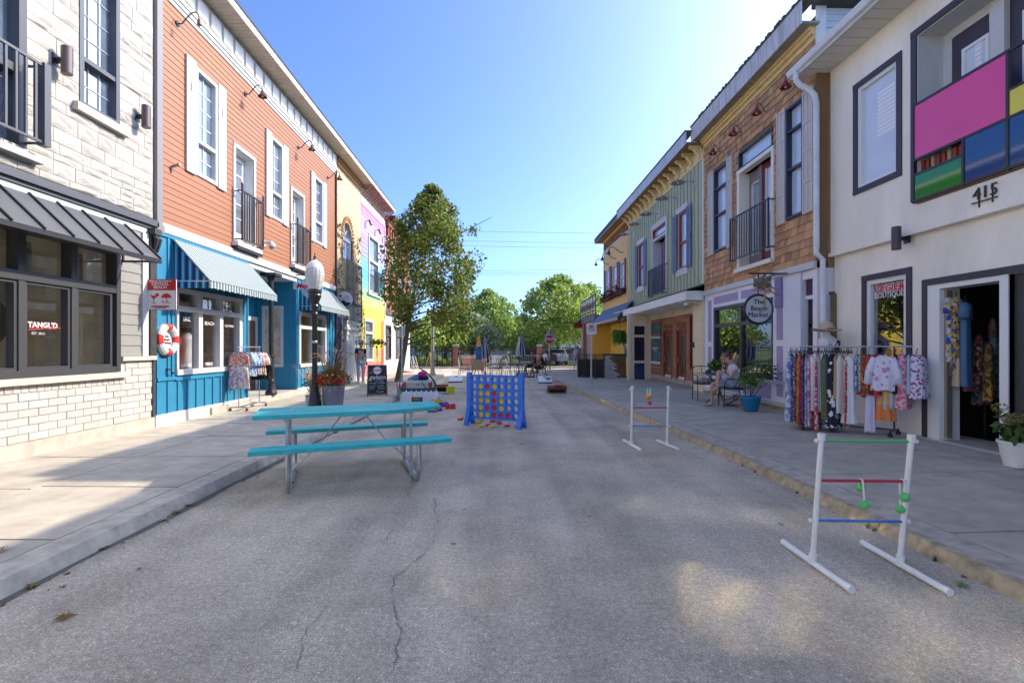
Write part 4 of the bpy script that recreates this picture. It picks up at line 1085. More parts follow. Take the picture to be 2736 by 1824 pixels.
for a, c in ((wn[0]+.03, ms-.04), (ms+.04, wn[1]-.09)):
 K.part('pane', GL2, fr, (a, c, wn[2]+.07, zr-.045, -.06, -.05)); K.part('pane', GL2, fr, (a, c, zr+.045, wn[3]-.07, -.06, -.05))
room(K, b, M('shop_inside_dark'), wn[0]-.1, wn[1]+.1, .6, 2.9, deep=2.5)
def lil(a, c, z0, z1): K.part('lilac_panel', LIL, b, (min(a,c), max(a,c), z0, z1, .0, .012))
zt0, zt1 = wn[3]+.10, 3.02
lil(K.S(1908), K.S(1972), zt0, zt1); lil(K.S(1981), K.S(2025), zt0, zt1); lil(K.S(2030), K.S(2062), zt0, zt1)
for a, c in ((K.S(1893), K.S(1901)), (K.S(2076), K.S(2092))):
 lil(a, c, 1.72, 2.95); lil(a, c, .45, 1.58)
lil(K.S(1912), K.S(1978), .36, .70); lil(K.S(1985), K.S(2060), .36, .70)
K.part('white_rail', WHITE, b, (recess[1], m1, .24, .33, 0, .07), (recess[1]+.0, m1, .725, .795, 0, .05)); K.part('concrete_base', M('base_ochre', (.34,.27,.13), .9, noise=(6,.3)), b, (recess[1], m1, .05, .24, -.1, .045))
K.part('purple_post', M('purple_board', (.20,.14,.32), .5), b, (K.S(2092), K.S(2075), 2.45, 3.1, .012, .05))
# entrance recess
K.part('recess_side', PWH, b, (recess[1]-.06, recess[1]-.001, .14, 3.13, -.2, -.002)); K.part('recess_head', M('aubergine', (.075,.02,.06), .5), b, (m0, recess[1]-.1, 2.62, 2.95, -.2, -.10)); K.part('recess_header', PWH, b, (m0, recess[1]-.1, 2.95, 3.13, -.2, -.02), (m0, recess[1]-.1, 2.54, 2.62, -.2, -.08))
mb = MB(); dx = 6.25+.14
mb.box(dx, dx+.06, m0, recess[1]-.1, .15, .55).box(dx, dx+.06, m0, recess[1]-.1, 1.96, 2.04).box(dx, dx+.06, m0, recess[1]-.1, 2.47, 2.55).box(dx, dx+.06, m0, m0+.07, .5, 2.5).box(dx, dx+.06, recess[1]-.2, recess[1]-.1, .5, 2.5)
d = mb.build('shop_door', BLK, b)
MB().box(dx+.02, dx+.03, m0+.05, recess[1]-.15, .5, 2.5).build('pane', GLASS, d)
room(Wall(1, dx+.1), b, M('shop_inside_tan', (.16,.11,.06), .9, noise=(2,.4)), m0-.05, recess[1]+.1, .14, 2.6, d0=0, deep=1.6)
MB().box(6.3, 7.0, m0, recess[1], .05, .155).build('doorstep', CONC, b)
MB().box(6.25, 6.62, m0-.004, m0+.13, .12, 3.13).build('corner_post', PWH, b)

# ---- green and cream building
b = thing('green_building', 'green board and batten upper floor over cream and brick shop recess', 'building', (6.25, 19, 0))
g0, g1 = m1+.02, K.S(1681)
GREEN = M('sage_paint', (.43,.46,.30), .65, noise=(5,.06))
wr = (K.S(1838), K.S(1815), K.Z(1815,722), K.Z(1815,572)); wl = (K.S(1722), K.S(1707.5), K.Z(1708,768), K.Z(1708,655)); tr = (K.S(1781), K.S(1746), K.Z(1746,643), K.Z(1746,617)); dr = (tr[0], tr[1], 3.75, tr[2]-.08)
HO = [wr, wl, (tr[0], tr[1], dr[2], tr[3])]
backing(K, b, GREEN, g0, g1, 3.52, 8.0, HO)
HW = [(h[0]-.2, h[1]+.2, h[2]-.25, h[3]+.22) for h in HO]
battens(K, b, M('sage_batten', (.36,.40,.26), .65), g0+.16, g1-.16, 3.55, 7.38, .30, HW, w=.06, t=.03)
K.part('corner_board', TRIMC, b, (g0, g0+.10, 3.5, 7.4, 0, .035), (g1-.14, g1, 3.5, 7.4, 0, .035))
REDF = M('frame_brick_red', (.26,.035,.025), .5)
for h in (wr, wl):
 hh = h[3]-h[2]
 window(K, b, *h, REDF, CURT, fw=.07, deep=.1, rail=[h[2]+hh*.46], proud=.02)
 K.part('window_head', WHITE, b, (h[0]-.06, h[1]+.2, h[3], h[3]+.2, 0, .05)); K.part('window_sill', WHITE, b, (h[0]-.06, h[1]+.2, h[2]-.22, h[2], 0, .05))
 SB = M('shutter_slate_blue', (.16,.19,.29), .6)
 for a, c in ((h[0]-.38, h[0]-.02), (h[1]+.14, h[1]+.5)):
  sh = K.part('shutter', SB, b, (a, c, h[2]-.05, h[3]+.02, .03, .05), (a, a+.06, h[2]-.05, h[3]+.02, .05, .07), (c-.06, c, h[2]-.05, h[3]+.02, .05, .07), (a, c, (h[2]+h[3])/2-.04, (h[2]+h[3])/2+.04, .05, .07))
  mb = MB()
  for i in range(int((h[3]-h[2])/.06)): K.wedge(mb, a+.06, c-.06, h[2]+i*.06, h[2]+i*.06+.05, .066, .052, .05)
  mb.build('louvre', SB, sh)
window(K, b, *tr, REDF, CURT, fw=.06, deep=.1, proud=.03)
casing(K, b, WHITE, tr[0], tr[1], 3.75, tr[3], .13, d1=.05, bottom=False, head=.2); K.part('door_frame', WHITE, b, (tr[0], tr[1], dr[3], tr[2], -.1, .04))
for q_ in ((dr[1]-.015, dr[1]+.001, 3.7, dr[3], -.4, -.002), (dr[0]-.001, dr[0]+.015, 3.7, dr[3], -.4, -.002)): K.part('reveal', WHITE, b, q_)
d = K.part('balcony_door', M('door_slate', (.12,.12,.16), .5), b, (dr[0]+.02, (dr[0]+dr[1])/2, 3.7, dr[3], -.3, -.2), ((dr[0]+dr[1])/2, dr[1]-.02, 3.7, dr[3], -.36, -.33))
K.part('pane', CURT, d, ((dr[0]+dr[1])/2+.25, dr[1]-.3, 4.0, dr[3]-.2, -.33, -.31)); K.part('red_post', REDF, d, ((dr[0]+dr[1])/2+.05, (dr[0]+dr[1])/2+.15, 3.7, dr[3]-.1, -.33, -.2))
railing(K, b, M('railing_navy'), K.S(1770,.2), K.S(1732,.2), K.Z(1732,794,.2), K.Z(1732,724,.2), .2, n=14, bar=.024)
YEL = M('frieze_cream_yellow', (.74,.57,.26), .6)
K.part('frieze', YEL, b, (g0, g1, 7.38, 7.62, 0, .04), (g0, g1, 7.62, 7.68, 0, .08)); K.part('frieze_back', M('frieze_back_brown', (.12,.065,.03), .8), b, (g0, g1, 7.68, 7.95, 0, .01))  # yellow frieze, dark brown board behind the brackets
for i in range(15):
 s = g0+.22+i*(g1-g0-.4)/14
 mb = MB(); mb.prism([(.01,7.45),(.10,7.47),(.13,7.56),(.20,7.62),(.26,7.72),(.38,7.76),(.40,7.84),(.01,7.84)], lambda d, z: K.pt(s-.07,z,d), lambda d, z: K.pt(s+.07,z,d)); mb.build('bracket', YEL, b)
FASB = M('fascia_grey_blue', (.48,.48,.52), .7, noise=(4,.16), spread=(1,2,.4))
eave(K, b, g0, g1+.1, 7.84, .56, .34, FASB, M('soffit_wood', (.30,.17,.07), .7, noise=(6,.3), spread=(6,.5,1)), trim=M('drip_mossy'), boards=.11)
shell(K, b, GREEN, ROOF, g0, g1, 8.05)
# canopy
CW = M('canopy_white', (.78,.77,.71), .6, noise=(4,.08))
cy1 = K.S(1641,.55)
K.part('canopy_fascia', CW, b, (g0+.05, cy1, 3.02, 3.30, .52, .56), (g0+.05, g0+.09, 3.02, 3.30, .0, .52)); K.part('canopy_ceiling', CW, b, (g0+.09, cy1, 3.02, 3.05, -.7, .52))
mb = MB(); mb.hexa([K.pt(g0,3.305,.58),K.pt(cy1,3.305,.58),K.pt(cy1,3.46,0),K.pt(g0,3.46,0),K.pt(g0,3.33,.58),K.pt(cy1,3.33,.58),K.pt(cy1,3.52,0),K.pt(g0,3.52,0)]); mb.build('canopy_roof', ROOF, b)
mb = MB()
for i in range(12): s = g0+.4+i*.7; mb.bar(K.pt(s,3.0,-.6), K.pt(s+.5,3.0,.5), .05, .03)
mb.build('canopy_lath', CW, b)
# recess: brick wall, doors, windows
CRM = M('cream_paint', (.72,.60,.38), .6, noise=(4,.05))
Bk = Wall(1, 6.85)
bw0, bw1 = Bk.S(1850), Bk.S(1727)
wi = (Bk.S(1768), Bk.S(1729), Bk.Z(1729,975), Bk.Z(1768,858)); da = (Bk.S(1797), Bk.S(1773), .2, Bk.Z(1773,880)); db = (Bk.S(1833), Bk.S(1808), .2, Bk.Z(1808,877)); ws = (Bk.S(1850)-.3, Bk.S(1843), .75, 2.75)
HB = [wi, da, db, ws]
backing(Bk, b, M('mortar_cream', (.50,.43,.32), .95), bw0-.4, g1, .05, 3.05, HB)
bricks(Bk, b, M('brown_brick', (.34,.15,.09), .85, noise=(9,.2), var=.2), bw0-.4, g1, .35, 2.78, .215, .082, HB, joined=True, joint=.013)
Bk.part('concrete_base', CONC, b, (bw0-.4, g1, .05, .35, 0, .03)); Bk.part('cream_header', CRM, b, (bw0-.4, g1, 2.78, 3.04, 0, .06))
lettering(b, '417', Bk.pt(Bk.S(1802), 2.91, .065), .17, 'right', M('number_tan', (.25,.2,.12), .5))
WD = M('door_red_brown', (.22,.06,.03), .4, noise=(6,.2), spread=(1,6,.4))
for h in (da, db):
 Bk.part('door_frame', WD, b, (h[0]-.0, h[0]+.09, .2, h[3], -.12, .03), (h[1]-.09, h[1], .2, h[3], -.12, .03), (h[0]+.09, h[1]-.09, h[3]-.09, h[3], -.12, .03))
 d = Bk.part('door', WD, b, (h[0]+.09, h[0]+.25, .2, h[3]-.09, -.1, -.05), (h[1]-.25, h[1]-.09, .2, h[3]-.09, -.1, -.05), (h[0]+.25, h[1]-.25, 2.0, h[3]-.09, -.1, -.05), (h[0]+.25, h[1]-.25, .2, .55, -.1, -.05))
 Bk.part('pane', M('door_glass_smoke', (.10,.095,.07), .08, ior=1.8), d, (h[0]+.25, h[1]-.25, .55, 2.0, -.08, -.07)); mb = MB(); mb.tube([Bk.pt(h[1]-.17,1.15,-.05),Bk.pt(h[1]-.17,1.15,.02),Bk.pt(h[1]-.17,.98,.02),Bk.pt(h[1]-.17,.98,-.05)], .012, 6); mb.build('handle', M('brass', (.5,.36,.12), .3, metal=.9), d)
 Bk.part('lintel', M('soldier_brick', (.20,.075,.045), .85, noise=(30,.3)), b, (h[0], h[1], h[3]+.01, h[3]+.2, 0, .014))
 Bk.part('kick_plate', CW, b, (h[0]+.05, h[1]-.05, .18, .42, -.045, -.03))
zz = wi[2]+(wi[3]-wi[2])*.70
w_ = window(Bk, b, *wi, WD, M('blue_pane', (.035,.10,.15), .06, ior=1.8), fw=.10, deep=.1, rail=[zz], proud=.03)
lettering(b, 'The Exotic Tree', Bk.pt((wi[0]+wi[1])/2, Bk.Z(1750,930), -.04), .125, 'right', TXT, bold=.003); lettering(b, 'Thai massage', Bk.pt((wi[0]+wi[1])/2, Bk.Z(1750,936), -.04), .07, 'right', TXT)
Bk.part('inner_frame', CW, w_, (wi[0]+.1, wi[0]+.17, wi[2]+.1, zz-.05, -.075, -.03), (wi[1]-.17, wi[1]-.1, wi[2]+.1, zz-.05, -.075, -.03), (wi[0]+.1, wi[1]-.1, wi[2]+.1, wi[2]+.2, -.076, -.03), (wi[0]+.1, wi[1]-.1, zz-.13, zz-.05, -.076, -.03))
window(Bk, b, *ws, WD, M('brown_pane', (.12,.07,.03), .1), fw=.06, deep=.1)
# near cream pillar
pc0, pc1 = g0+.02, K.S(1851)
K.part('cream_pier', CRM, b, (pc0, pc1, .08, 3.02, -.65, .0))
for z0, z1 in ((.22,.62),(.72,1.75),(1.85,2.35),(2.42,2.9)): K.part('pier_panel', M('cream_panel', (.74,.62,.40), .6), b, (pc0+.12, pc1-.12, z0, z1, 0, .012)); K.part('pier_moulding', CRM, b, (pc0+.08, pc1-.08, z0-.03, z0-.002, 0, .018), (pc0+.08, pc1-.08, z1+.002, z1+.03, 0, .018))
K.part('pier_hook', BLACKM, b, (pc1-.16, pc1-.13, 1.55, 1.72, .0, .06))
# far bump-out with dark blue panels facing down the street
yb = 20.9; xa, xb_ = at_y(1679,1000,yb).x, at_y(1727,1000,yb).x
zc = lambda py: at_y(1700, py, yb).z
mb = MB().box(xa, xb_+.2, yb, yb+.12, .02, 3.02); mb.build('cream_wall', CRM, b)
ca, cb_ = at_y(1694,1000,yb).x, at_y(1722,1000,yb).x
for p0_, p1_, cc in ((894,871,(.008,.012,.03)), (963,901,(.006,.012,.035)), (1013,970,(.008,.03,.10))):
 MB().box(ca, cb_, yb-.012, yb+.0, zc(p0_), zc(p1_)).build('blue_panel', M('navy_glass_%d' % p0_, cc, .12, ior=1.7), b)
mb = MB()
for p0_ in (868, 898, 966.5, 1016): mb.box(ca-.06, cb_+.06, yb-.035, yb, zc(p0_)-.035, zc(p0_)+.035)
mb.box(ca-.10, ca-.0, yb-.03, yb, .1, 2.9).box(cb_, cb_+.08, yb-.03, yb, .1, 2.9); mb.build('panel_frame', CRM, b)
mb = MB().box(xa-.04, xa+.10, yb-.06, yb+.06, .02, 3.02); mb.build('corner_post', M('cream_panel'), b)

# ---- yellow clapboard building
b = thing('yellow_building', 'yellow clapboard corner building with blue awning and flower box', 'building', (6.2, 26, 0))
Yw = Wall(1, 6.2)
c0, c1 = g1+.02, Yw.S(1614)
YP = M('yellow_board', (.74,.48,.17), .65, noise=(6,.06), var=.03)
hs = [(Yw.S(1670), Yw.S(1658), Yw.Z(1658,773), Yw.Z(1658,703)), (Yw.S(1650), Yw.S(1637), Yw.Z(1637,782), Yw.Z(1637,713)), (Yw.S(1630), Yw.S(1619), Yw.Z(1619,791), Yw.Z(1619,724))]
backing(Yw, b, YP, c0, c1, 2.95, 8.0, hs)
clapboards(Yw, b, YP, c0, c1, 3.0, 7.2, .19, hs, lap=.03)
for h in hs:
 window(Yw, b, *h, WHITE, CURT, fw=.07, deep=.08, rail=[h[2]+(h[3]-h[2])*.42], proud=.02)
 for a, c in ((h[0]-.32, h[0]-.02), (h[1]+.02, h[1]+.32)): Yw.part('shutter', M('shutter_red', (.17,.03,.02), .6), b, (a, c, h[2]-.05, h[3]+.05, .03, .06))
Yw.part('white_trim', WHITE, b, (c0, c1, 7.2, 7.28, 0, .05)); Yw.part('corner_board', M('corner_lilac', (.5,.46,.5), .6), b, (c1-.12, c1, 3, 7.2, 0, .045))
mb = MB()
for i in range(3):
 s = c0
 while s < c1: q = rnd.uniform(.12,.2); Yw.wedge(mb, s, s+q-.01, 7.28+i*.17, 7.28+i*.17+.18, .05, .02); s += q
mb.build('shingle', M('shingle_orange_brown', (.26,.10,.03), .85, var=.35), b, kind='stuff')
Yw.part('soffit_trim', M('frieze_cream_yellow'), b, (c0, c1, 7.78, 7.86, 0, .1))
eave(Yw, b, c0, c1+.25, 7.86, .5, .12, M('fascia_dark_grey', (.16,.155,.17), .7), M('soffit_wood'), trim=M('drip_mossy')); Yw.part('roof_band', M('fascia_dark_grey'), b, (c0, c1+.25, 8.05, 8.1, .3, .56), (c0, c1+.25, 8.13, 8.2, .2, .50))
shell(Yw, b, YP, ROOF, c0, c1, 8.05)
Yw.part('flower_box', M('box_dark', (.05,.02,.02), .8), b, (hs[0][0]-.3, hs[2][1]+.4, hs[2][2]-.35, hs[2][2]-.08, .02, .24))
mb = MB()
for i in range(170):
 p = Yw.pt(rnd.uniform(hs[0][0]-.35, hs[2][1]+.5), hs[2][2]-.1+rnd.gauss(-.02,.16), rnd.uniform(.1,.5)); r = rnd.uniform(.05,.11)
 a = Vector((rnd.gauss(0,1),rnd.gauss(0,1),rnd.gauss(0,1))).normalized(); s_ = a.orthogonal().normalized()*r; t_ = a.cross(s_)
 mb.quad(p-s_, p-t_*.6, p+s_, p+t_*.6)
mb.build('flower', leaf_mat('red_geranium', [(.18,.004,.01),(.30,.01,.02),(.10,.004,.012),(.05,.09,.02)]), b)
mb = MB(); P = Yw.pt; zo = P(0,Yw.Z(1581,864,.75),0).z
mb.hexa([P(c0-1.0,3.74,.03),P(c1,3.74,.03),P(c1,2.98,.75),P(c0-1.0,2.98,.75),P(c0-1.0,3.755,.04),P(c1,3.755,.04),P(c1,2.99,.77),P(c0-1.0,2.99,.77)])
aw = mb.build('awning', M('awning_blue', (.10,.165,.27), .7, noise=(3,.15)), b)
k = 36; mb = MB()
for i in range(k):
 p, q = c0-1.0+(c1-c0+1.0)*i/k, c0-1.0+(c1-c0+1.0)*(i+1)/k; m_ = (p+q)/2
 mb.prism([(p+.01,2.98),(q-.01,2.98),(q-.01,2.88),(m_,2.82),(p+.01,2.88)], lambda s, z: P(s,z,.75), lambda s, z: P(s,z,.76))
mb.build('valance', M('valance_cream', (.5,.42,.36), .8), aw)
mb = MB(); mb.prism([(.03,3.72),(.03,2.98),(.73,2.98)], lambda d, z: P(c0-.98,z,d), lambda d, z: P(c0-.97,z,d)); mb.build('end_flap', M('flap_dark', (.03,.03,.05), .8), aw)
YD = M('yellow_deep', (.74,.44,.05), .6)
backing(Wall(1,6.55), b, YD, c0, c1, .05, 2.95, []); clapboards(Wall(1,6.55), b, YD, c0, c1, .1, 2.9, .2, [], lap=.03)
MB().box(5.5, 6.55, c1-.15, c1, .05, 2.95).build('porch_wall', YD, b)
Yw.part('porch_ceiling', M('soffit_wood'), b, (c0, c1, 2.9, 2.95, -.4, .5))
MB().box(6.5, 6.52, c0+.8, c0+2.0, .9, 2.2).build('porch_window', WHITE, b); MB().box(6.485, 6.5, c0+.9, c0+1.9, 1.0, 2.1).build('pane', SKYPANE, b)

# ---- far brick building with roof terrace
b = thing('arched_brick_building', 'low pink brick building with arched openings and an iron terrace railing', 'building', (5.7, 32, 0))
Fw = Wall(1, 5.75); f0, f1 = c1+.03, c1+5.6
PB = M('pink_brick', (.46,.26,.21), .9, noise=(8,.2), var=.15)
arches = []
backing(Fw, b, M('mortar_pink', (.4,.27,.23), .95), f0, f1, .05, 3.5, [])
bricks(Fw, b, PB, f0, f1, .1, 3.2, .23, .085, joined=True)
MB().box(5.75, 12, f1-.01, f1+.1, .05, 3.5).build('side_wall', PB, b)
MB().box(5.75, 12, f0, f1, 3.45, 3.52).build('roof', ROOF, b)
Fw.part('cornice', M('cornice_grey', (.14,.145,.16), .7), b, (f0, f1+.05, 3.2, 3.6, 0, .12))
for sc_, wd, zt in ((f0+.6,.36,2.1),(f0+1.4,.36,2.1),(f0+3.9,.9,2.65)):
 poly = [(sc_-wd/2,.6 if wd<.5 else .1),(sc_+wd/2,.6 if wd<.5 else .1)] + [(sc_+wd/2*cos(pi*i/8), zt-.1+wd*.75*sin(pi*i/8)) for i in range(9)]
 mb = MB(); mb.prism(poly, lambda s, z: Fw.pt(s,z,.02), lambda s, z: Fw.pt(s,z,-.1)); mb.build('arched_opening', M('arch_dark', (.06,.035,.03), .5) if wd > .5 else SKYPANE, b)
 mb = MB(); pts = [Fw.pt(sc_+(wd/2+.08)*cos(pi*i/8), zt-.1+(wd*.75+.08)*sin(pi*i/8), .03) for i in range(9)]; mb.tube([Fw.pt(sc_+wd/2+.08,.6,.03)]+pts+[Fw.pt(sc_-wd/2-.08,.6,.03)], .045, 5); mb.build('arch_surround', M('arch_orange_brick'), b)
MB().box(5.6, 5.75, f0-.02, f0+.12, .05, 3.3).build('drain_post', M('fascia_dark_grey'), b)
mb = MB(); rz0, rz1 = 3.62, 4.75
for z in (rz0, rz1, rz0+.2): mb.bar((5.7,f0,z), (5.7,f1,z), .05)
for i in range(7): mb.bar((5.7,f0+i*(f1-f0)/6,rz0), (5.7,f0+i*(f1-f0)/6,rz1+.06), .05)
tr_ = mb.build('terrace_railing', BLACKM, b); mb = MB()
for i in range(44):
 s = f0+.1+i*(f1-f0-.2)/43; mb.tube([(5.7, s+.05*sin(j*1.3), rz0+.2+(rz1-rz0-.2)*j/6) for j in range(7)], .011, 4)
mb.build('scroll_bar', BLACKM, tr_)
mb = MB(); mb.bar((3.9,f1-.6,3.3),(5.8,f1-.6,3.3),.07); mb.tube([(5.7,f1-1.6,3.3),(5.4,f1-1.6,3.45),(5.1,f1-1.6,3.3)], .02, 6); mb.build('sign_beam', BLACKM, b)
# ------------------------------------------------------------------ things in the street
ORD = ['first','second','third','fourth','fifth','sixth','seventh']
def V(*a): return Vector(a)
# ---- picnic table
TEALP = M('teal_paint', (.035,.42,.43), .5, noise=(4,.2), spread=(.4,4,4), bump=(40,.002))
GALV = M('galvanised', (.46,.47,.48), .42, metal=.75, noise=(9,.2))
RAWW = M('splintered_wood', (.42,.25,.10), .9, noise=(18,.4), spread=(.3,6,6))
ang = radians(19.8)
t = thing('picnic_table', 'turquoise picnic table with one plank broken off, on galvanised tube legs', 'picnic table', (-1.79, 5.88, 0), ang)
t.scale = (1, 1, 1.055)
R_ = base_matrix(t)
def tb(name, mat, mb, par=None): mb.xf(R_); return mb.build(name, mat, par or t)
hl = 1.04
tb('seat_plank', TEALP, MB().box(-1.03,1.03,-.745,-.50,.445,.487)); tb('seat_plank', TEALP, MB().box(-1.0,1.0,.50,.74,.445,.487))
for i, (a, c) in enumerate(((-.117,.112),(.126,.36))): tb('top_plank', TEALP, MB().box(-hl,hl,a,c,.735,.778))
mb = MB(); pts = [(-hl,-.36),(.50,-.36),(.66,-.33),(.60,-.30),(.80,-.29),(.74,-.255),(.93,-.235),(.86,-.20),(1.0,-.165),(hl,-.125),(-hl,-.125)]
mb.prism(pts, lambda x, y: (x, y, .778), lambda x, y: (x, y, .735)); q = tb('top_plank', TEALP, mb); q['label'] = 'broken plank'
mb = MB(); k = len(pts)
for i in range(26):
 u = rnd.random(); x = .48+u*.55; y = -.345+u*.21+rnd.uniform(-.012,.03); ln = rnd.uniform(.08,.26)
 mb.bar((x-.12, y+.02, .752+rnd.uniform(-.012,.016)), (x+ln*.8, y+.015-ln*.04, .750+rnd.uniform(-.016,.012)), rnd.uniform(.006,.016), rnd.uniform(.004,.01))
tb('splinter', RAWW, mb).__setitem__('kind', 'stuff')
for sx in (-.68, .68):
 w_ = .055
 path = [(sx,-.62,.44),(sx,-.635,.30),(sx,-.63,.16),(sx,-.59,.07),(sx,-.53,.035),(sx,-.3,.03),(sx,0,.03),(sx,.3,.03),(sx,.53,.035),(sx,.59,.07),(sx,.63,.16),(sx,.635,.30),(sx,.62,.44)]
 lg = MB(); lg.tube(path, .027, 8); lo = tb('leg_frame', GALV, lg)
 for sy in (-.29, .29):
  tb('upright', GALV, MB().bar((sx-.03,sy*.95,.03), (sx-.03,sy*.82,.735), .05, .03, up=(1,0,0)), lo)
 tb('cross_bar', GALV, MB().bar((sx-.03,-.34,.715), (sx-.03,.34,.715), .045, .03), lo)
 tb('seat_bracket', GALV, MB().bar((sx,-.72,.435),(sx,-.52,.435),.05,.016), lo); tb('seat_bracket', GALV, MB().bar((sx,.52,.435),(sx,.72,.435),.05,.016), lo)
 tb('brace', GALV, MB().tube([(sx,0,.12),(sx*.55,0,.4),(sx*.2,0,.70),(sx*.12,0,.735)], .008, 5), lo)
 for y_ in (-.58,.58): tb('bolt', BLACKM, MB().ball((sx-.03 if sx>0 else sx+.03, y_*.5, .06), .01, 6, 4), lo)
for y_ in (-.69,-.56,.56,.69,-.05,.05,.19,.30):
 for x_ in (-.68,.68): tb('plank_bolt', GALV, MB().lathe([(.011,0),(.009,.004)], (x_,y_,.487 if abs(y_) > .4 else .778), 8))
tb('centre_bar', GALV, MB().box(-.15,.15,-.3,.3,.722,.735))

# ---- giant four-in-a-row game
BLUEP = M('blue_plastic', (.02,.17,.66), .35, noise=(4,.05)); YELP = M('yellow_plastic', (.72,.52,.005), .35); REDP = M('red_plastic', (.58,.02,.025), .35)
pL, pR = V(-.645, 9.78, 0), V(.385, 9.25, 0)
ax = (pR-pL).normalized(); nrm = V(ax.y, -ax.x, 0)
gm = thing('four_in_a_row_game', 'giant blue four in a row frame with red and yellow discs', 'garden game', (pL+pR)/2, atan2(ax.y, ax.x))
G_ = base_matrix(gm); Lg = (pR-pL).length
def gb(name, mat, mb, par=None, **k): mb.xf(G_); return mb.build(name, mat, par or gm, **k)
hw = Lg/2; z0, z1 = .155, .995
for s in (-1, 1):
 mb = MB(); x = s*hw
 prof = [(-.045,1.05),(.045,1.05),(.045,.40),(.07,.28),(.17,0),(.10,0),(.055,.10),(.0,.14),(-.055,.10),(-.10,0),(-.17,0),(-.07,.28),(-.045,.40)]
 mb.prism(prof, lambda y, z: (x-.042, y, z), lambda y, z: (x+.042, y, z)); po = gb('post', BLUEP, mb)
 for i in range(5): gb('notch', M('notch_blue', (.006,.04,.22), .5), MB().box(x+s*.042, x+s*.0435, -.018, .018, .30+i*.14, .34+i*.14), po)
pw = hw-.042; cw = 2*pw/7; ch = (z1-z0)/6; r0 = min(cw,ch)*.40
def grid_face(y, mb):
 """Front or rear sheet with 42 round holes."""
 n = 16
 for i in range(7):
  for j in range(6):
   cx, cz = -pw+cw*(i+.5), z0+ch*(j+.5); b0 = len(mb.v)
   for k in range(n):
    a = 2*pi*k/n+pi/n; dx, dz = cos(a), sin(a); m_ = max(abs(dx)/(cw/2), abs(dz)/(ch/2))
    mb.v.append((cx+r0*dx, y, cz+r0*dz)); mb.v.append((cx+dx/m_, y, cz+dz/m_))
   for k in range(n):
    l_ = (k+1) % n; mb.f.append((b0+2*k, b0+2*k+1, b0+2*l_+1, b0+2*l_))
   for sx_, sz_ in ((1,1),(-1,1),(-1,-1),(1,-1)):   # corner fillers
    pass
def tube_holes(mb, y0_, y1_):
 n = 16
 for i in range(7):
  for j in range(6):
   cx, cz = -pw+cw*(i+.5), z0+ch*(j+.5); b0 = len(mb.v)
   for k in range(n):
    a = 2*pi*k/n+pi/n; mb.v += [(cx+r0*cos(a), y0_, cz+r0*sin(a)), (cx+r0*cos(a), y1_, cz+r0*sin(a))]
   for k in range(n):
    l_ = (k+1) % n; mb.f.append((b0+2*k, b0+2*l_, b0+2*l_+1, b0+2*k+1))
def corner_fill(mb, y):
 n = 16
 for i in range(7):
  for j in range(6):
   cx, cz = -pw+cw*(i+.5), z0+ch*(j+.5)
   for sx_ in (1,-1):
    for sz_ in (1,-1):
     pr = []
     for k in range(n):
      a = 2*pi*k/n+pi/n; dx, dz = cos(a), sin(a)
      if dx*sx_ > 0 and dz*sz_ > 0:
       m_ = max(abs(dx)/(cw/2), abs(dz)/(ch/2)); pr.append((cx+dx/m_, cz+dz/m_, abs(dx)/(cw/2) > abs(dz)/(ch/2)))
     A = [p for p in pr if p[2]]; B = [p for p in pr if not p[2]]
     if A and B:
      a_ = max(A, key=lambda p: p[1]*sz_); b_ = max(B, key=lambda p: p[0]*sx_)
      mb.quad((a_[0],y,a_[1]), (cx+sx_*cw/2,y,cz+sz_*ch/2), (b_[0],y,b_[1]))
for nm, ya, yb_ in (('front_panel',-.034,-.020), ('rear_panel',.020,.034)):
 mb = MB(); grid_face(ya, mb); corner_fill(mb, ya); grid_face(yb_, mb); corner_fill(mb, yb_); tube_holes(mb, ya, yb_)
 gb(nm, BLUEP, mb)
gb('bottom_bar', BLUEP, MB().box(-pw,pw,-.036,.036,z0-.02,z0)); gb('top_rib', BLUEP, MB().box(-pw,pw,-.036,-.03,z1,z1+.012).box(-pw,pw,.03,.036,z1,z1+.012))
for j in range(1,6): gb('panel_rib', BLUEP, MB().box(-pw,pw,-.0375,-.034,z0+ch*j-.006,z0+ch*j+.003))
disc_y = unit_mesh('disc', YELP, MB().lathe([(.92,-.5),(1,-.3),(1,.3),(.92,.5),(.80,.5),(.76,.30),(.30,.30),(.26,.42)], (0,0,0), 20)); disc_r = unit_mesh('disc', REDP, MB().lathe([(.92,-.5),(1,-.3),(1,.3),(.92,.5),(.80,.5),(.76,.30),(.30,.30),(.26,.42)], (0,0,0), 20))
grid = ['.......', '.yry...', '.yyry..', '.yyry..', '.yrry..', '.yyrrr.']
ROWN = ['top','fifth','fourth','third','second','bottom']
for jr, row in enumerate(grid):
 for i, ch_ in enumerate(row):
  if ch_ == '.': continue
  o = bpy.data.objects.new('game_disc', disc_y if ch_ == 'y' else disc_r); COL.objects.link(o)
  p = G_ @ V(-pw+cw*(i+.5), 0, z0+ch*(5-jr+.5)); o.location = p
  o.rotation_euler = (G_.to_3x3() @ Matrix.Rotation(pi/2,3,'X')).to_euler(); o.scale = (r0*1.08, r0*1.08, .034)
  tag(o, f"{'yellow' if ch_=='y' else 'red'} disc slotted in the {ORD[i]} column, {ROWN[jr]} row of the blue frame", 'game disc', 'discs of the giant game')
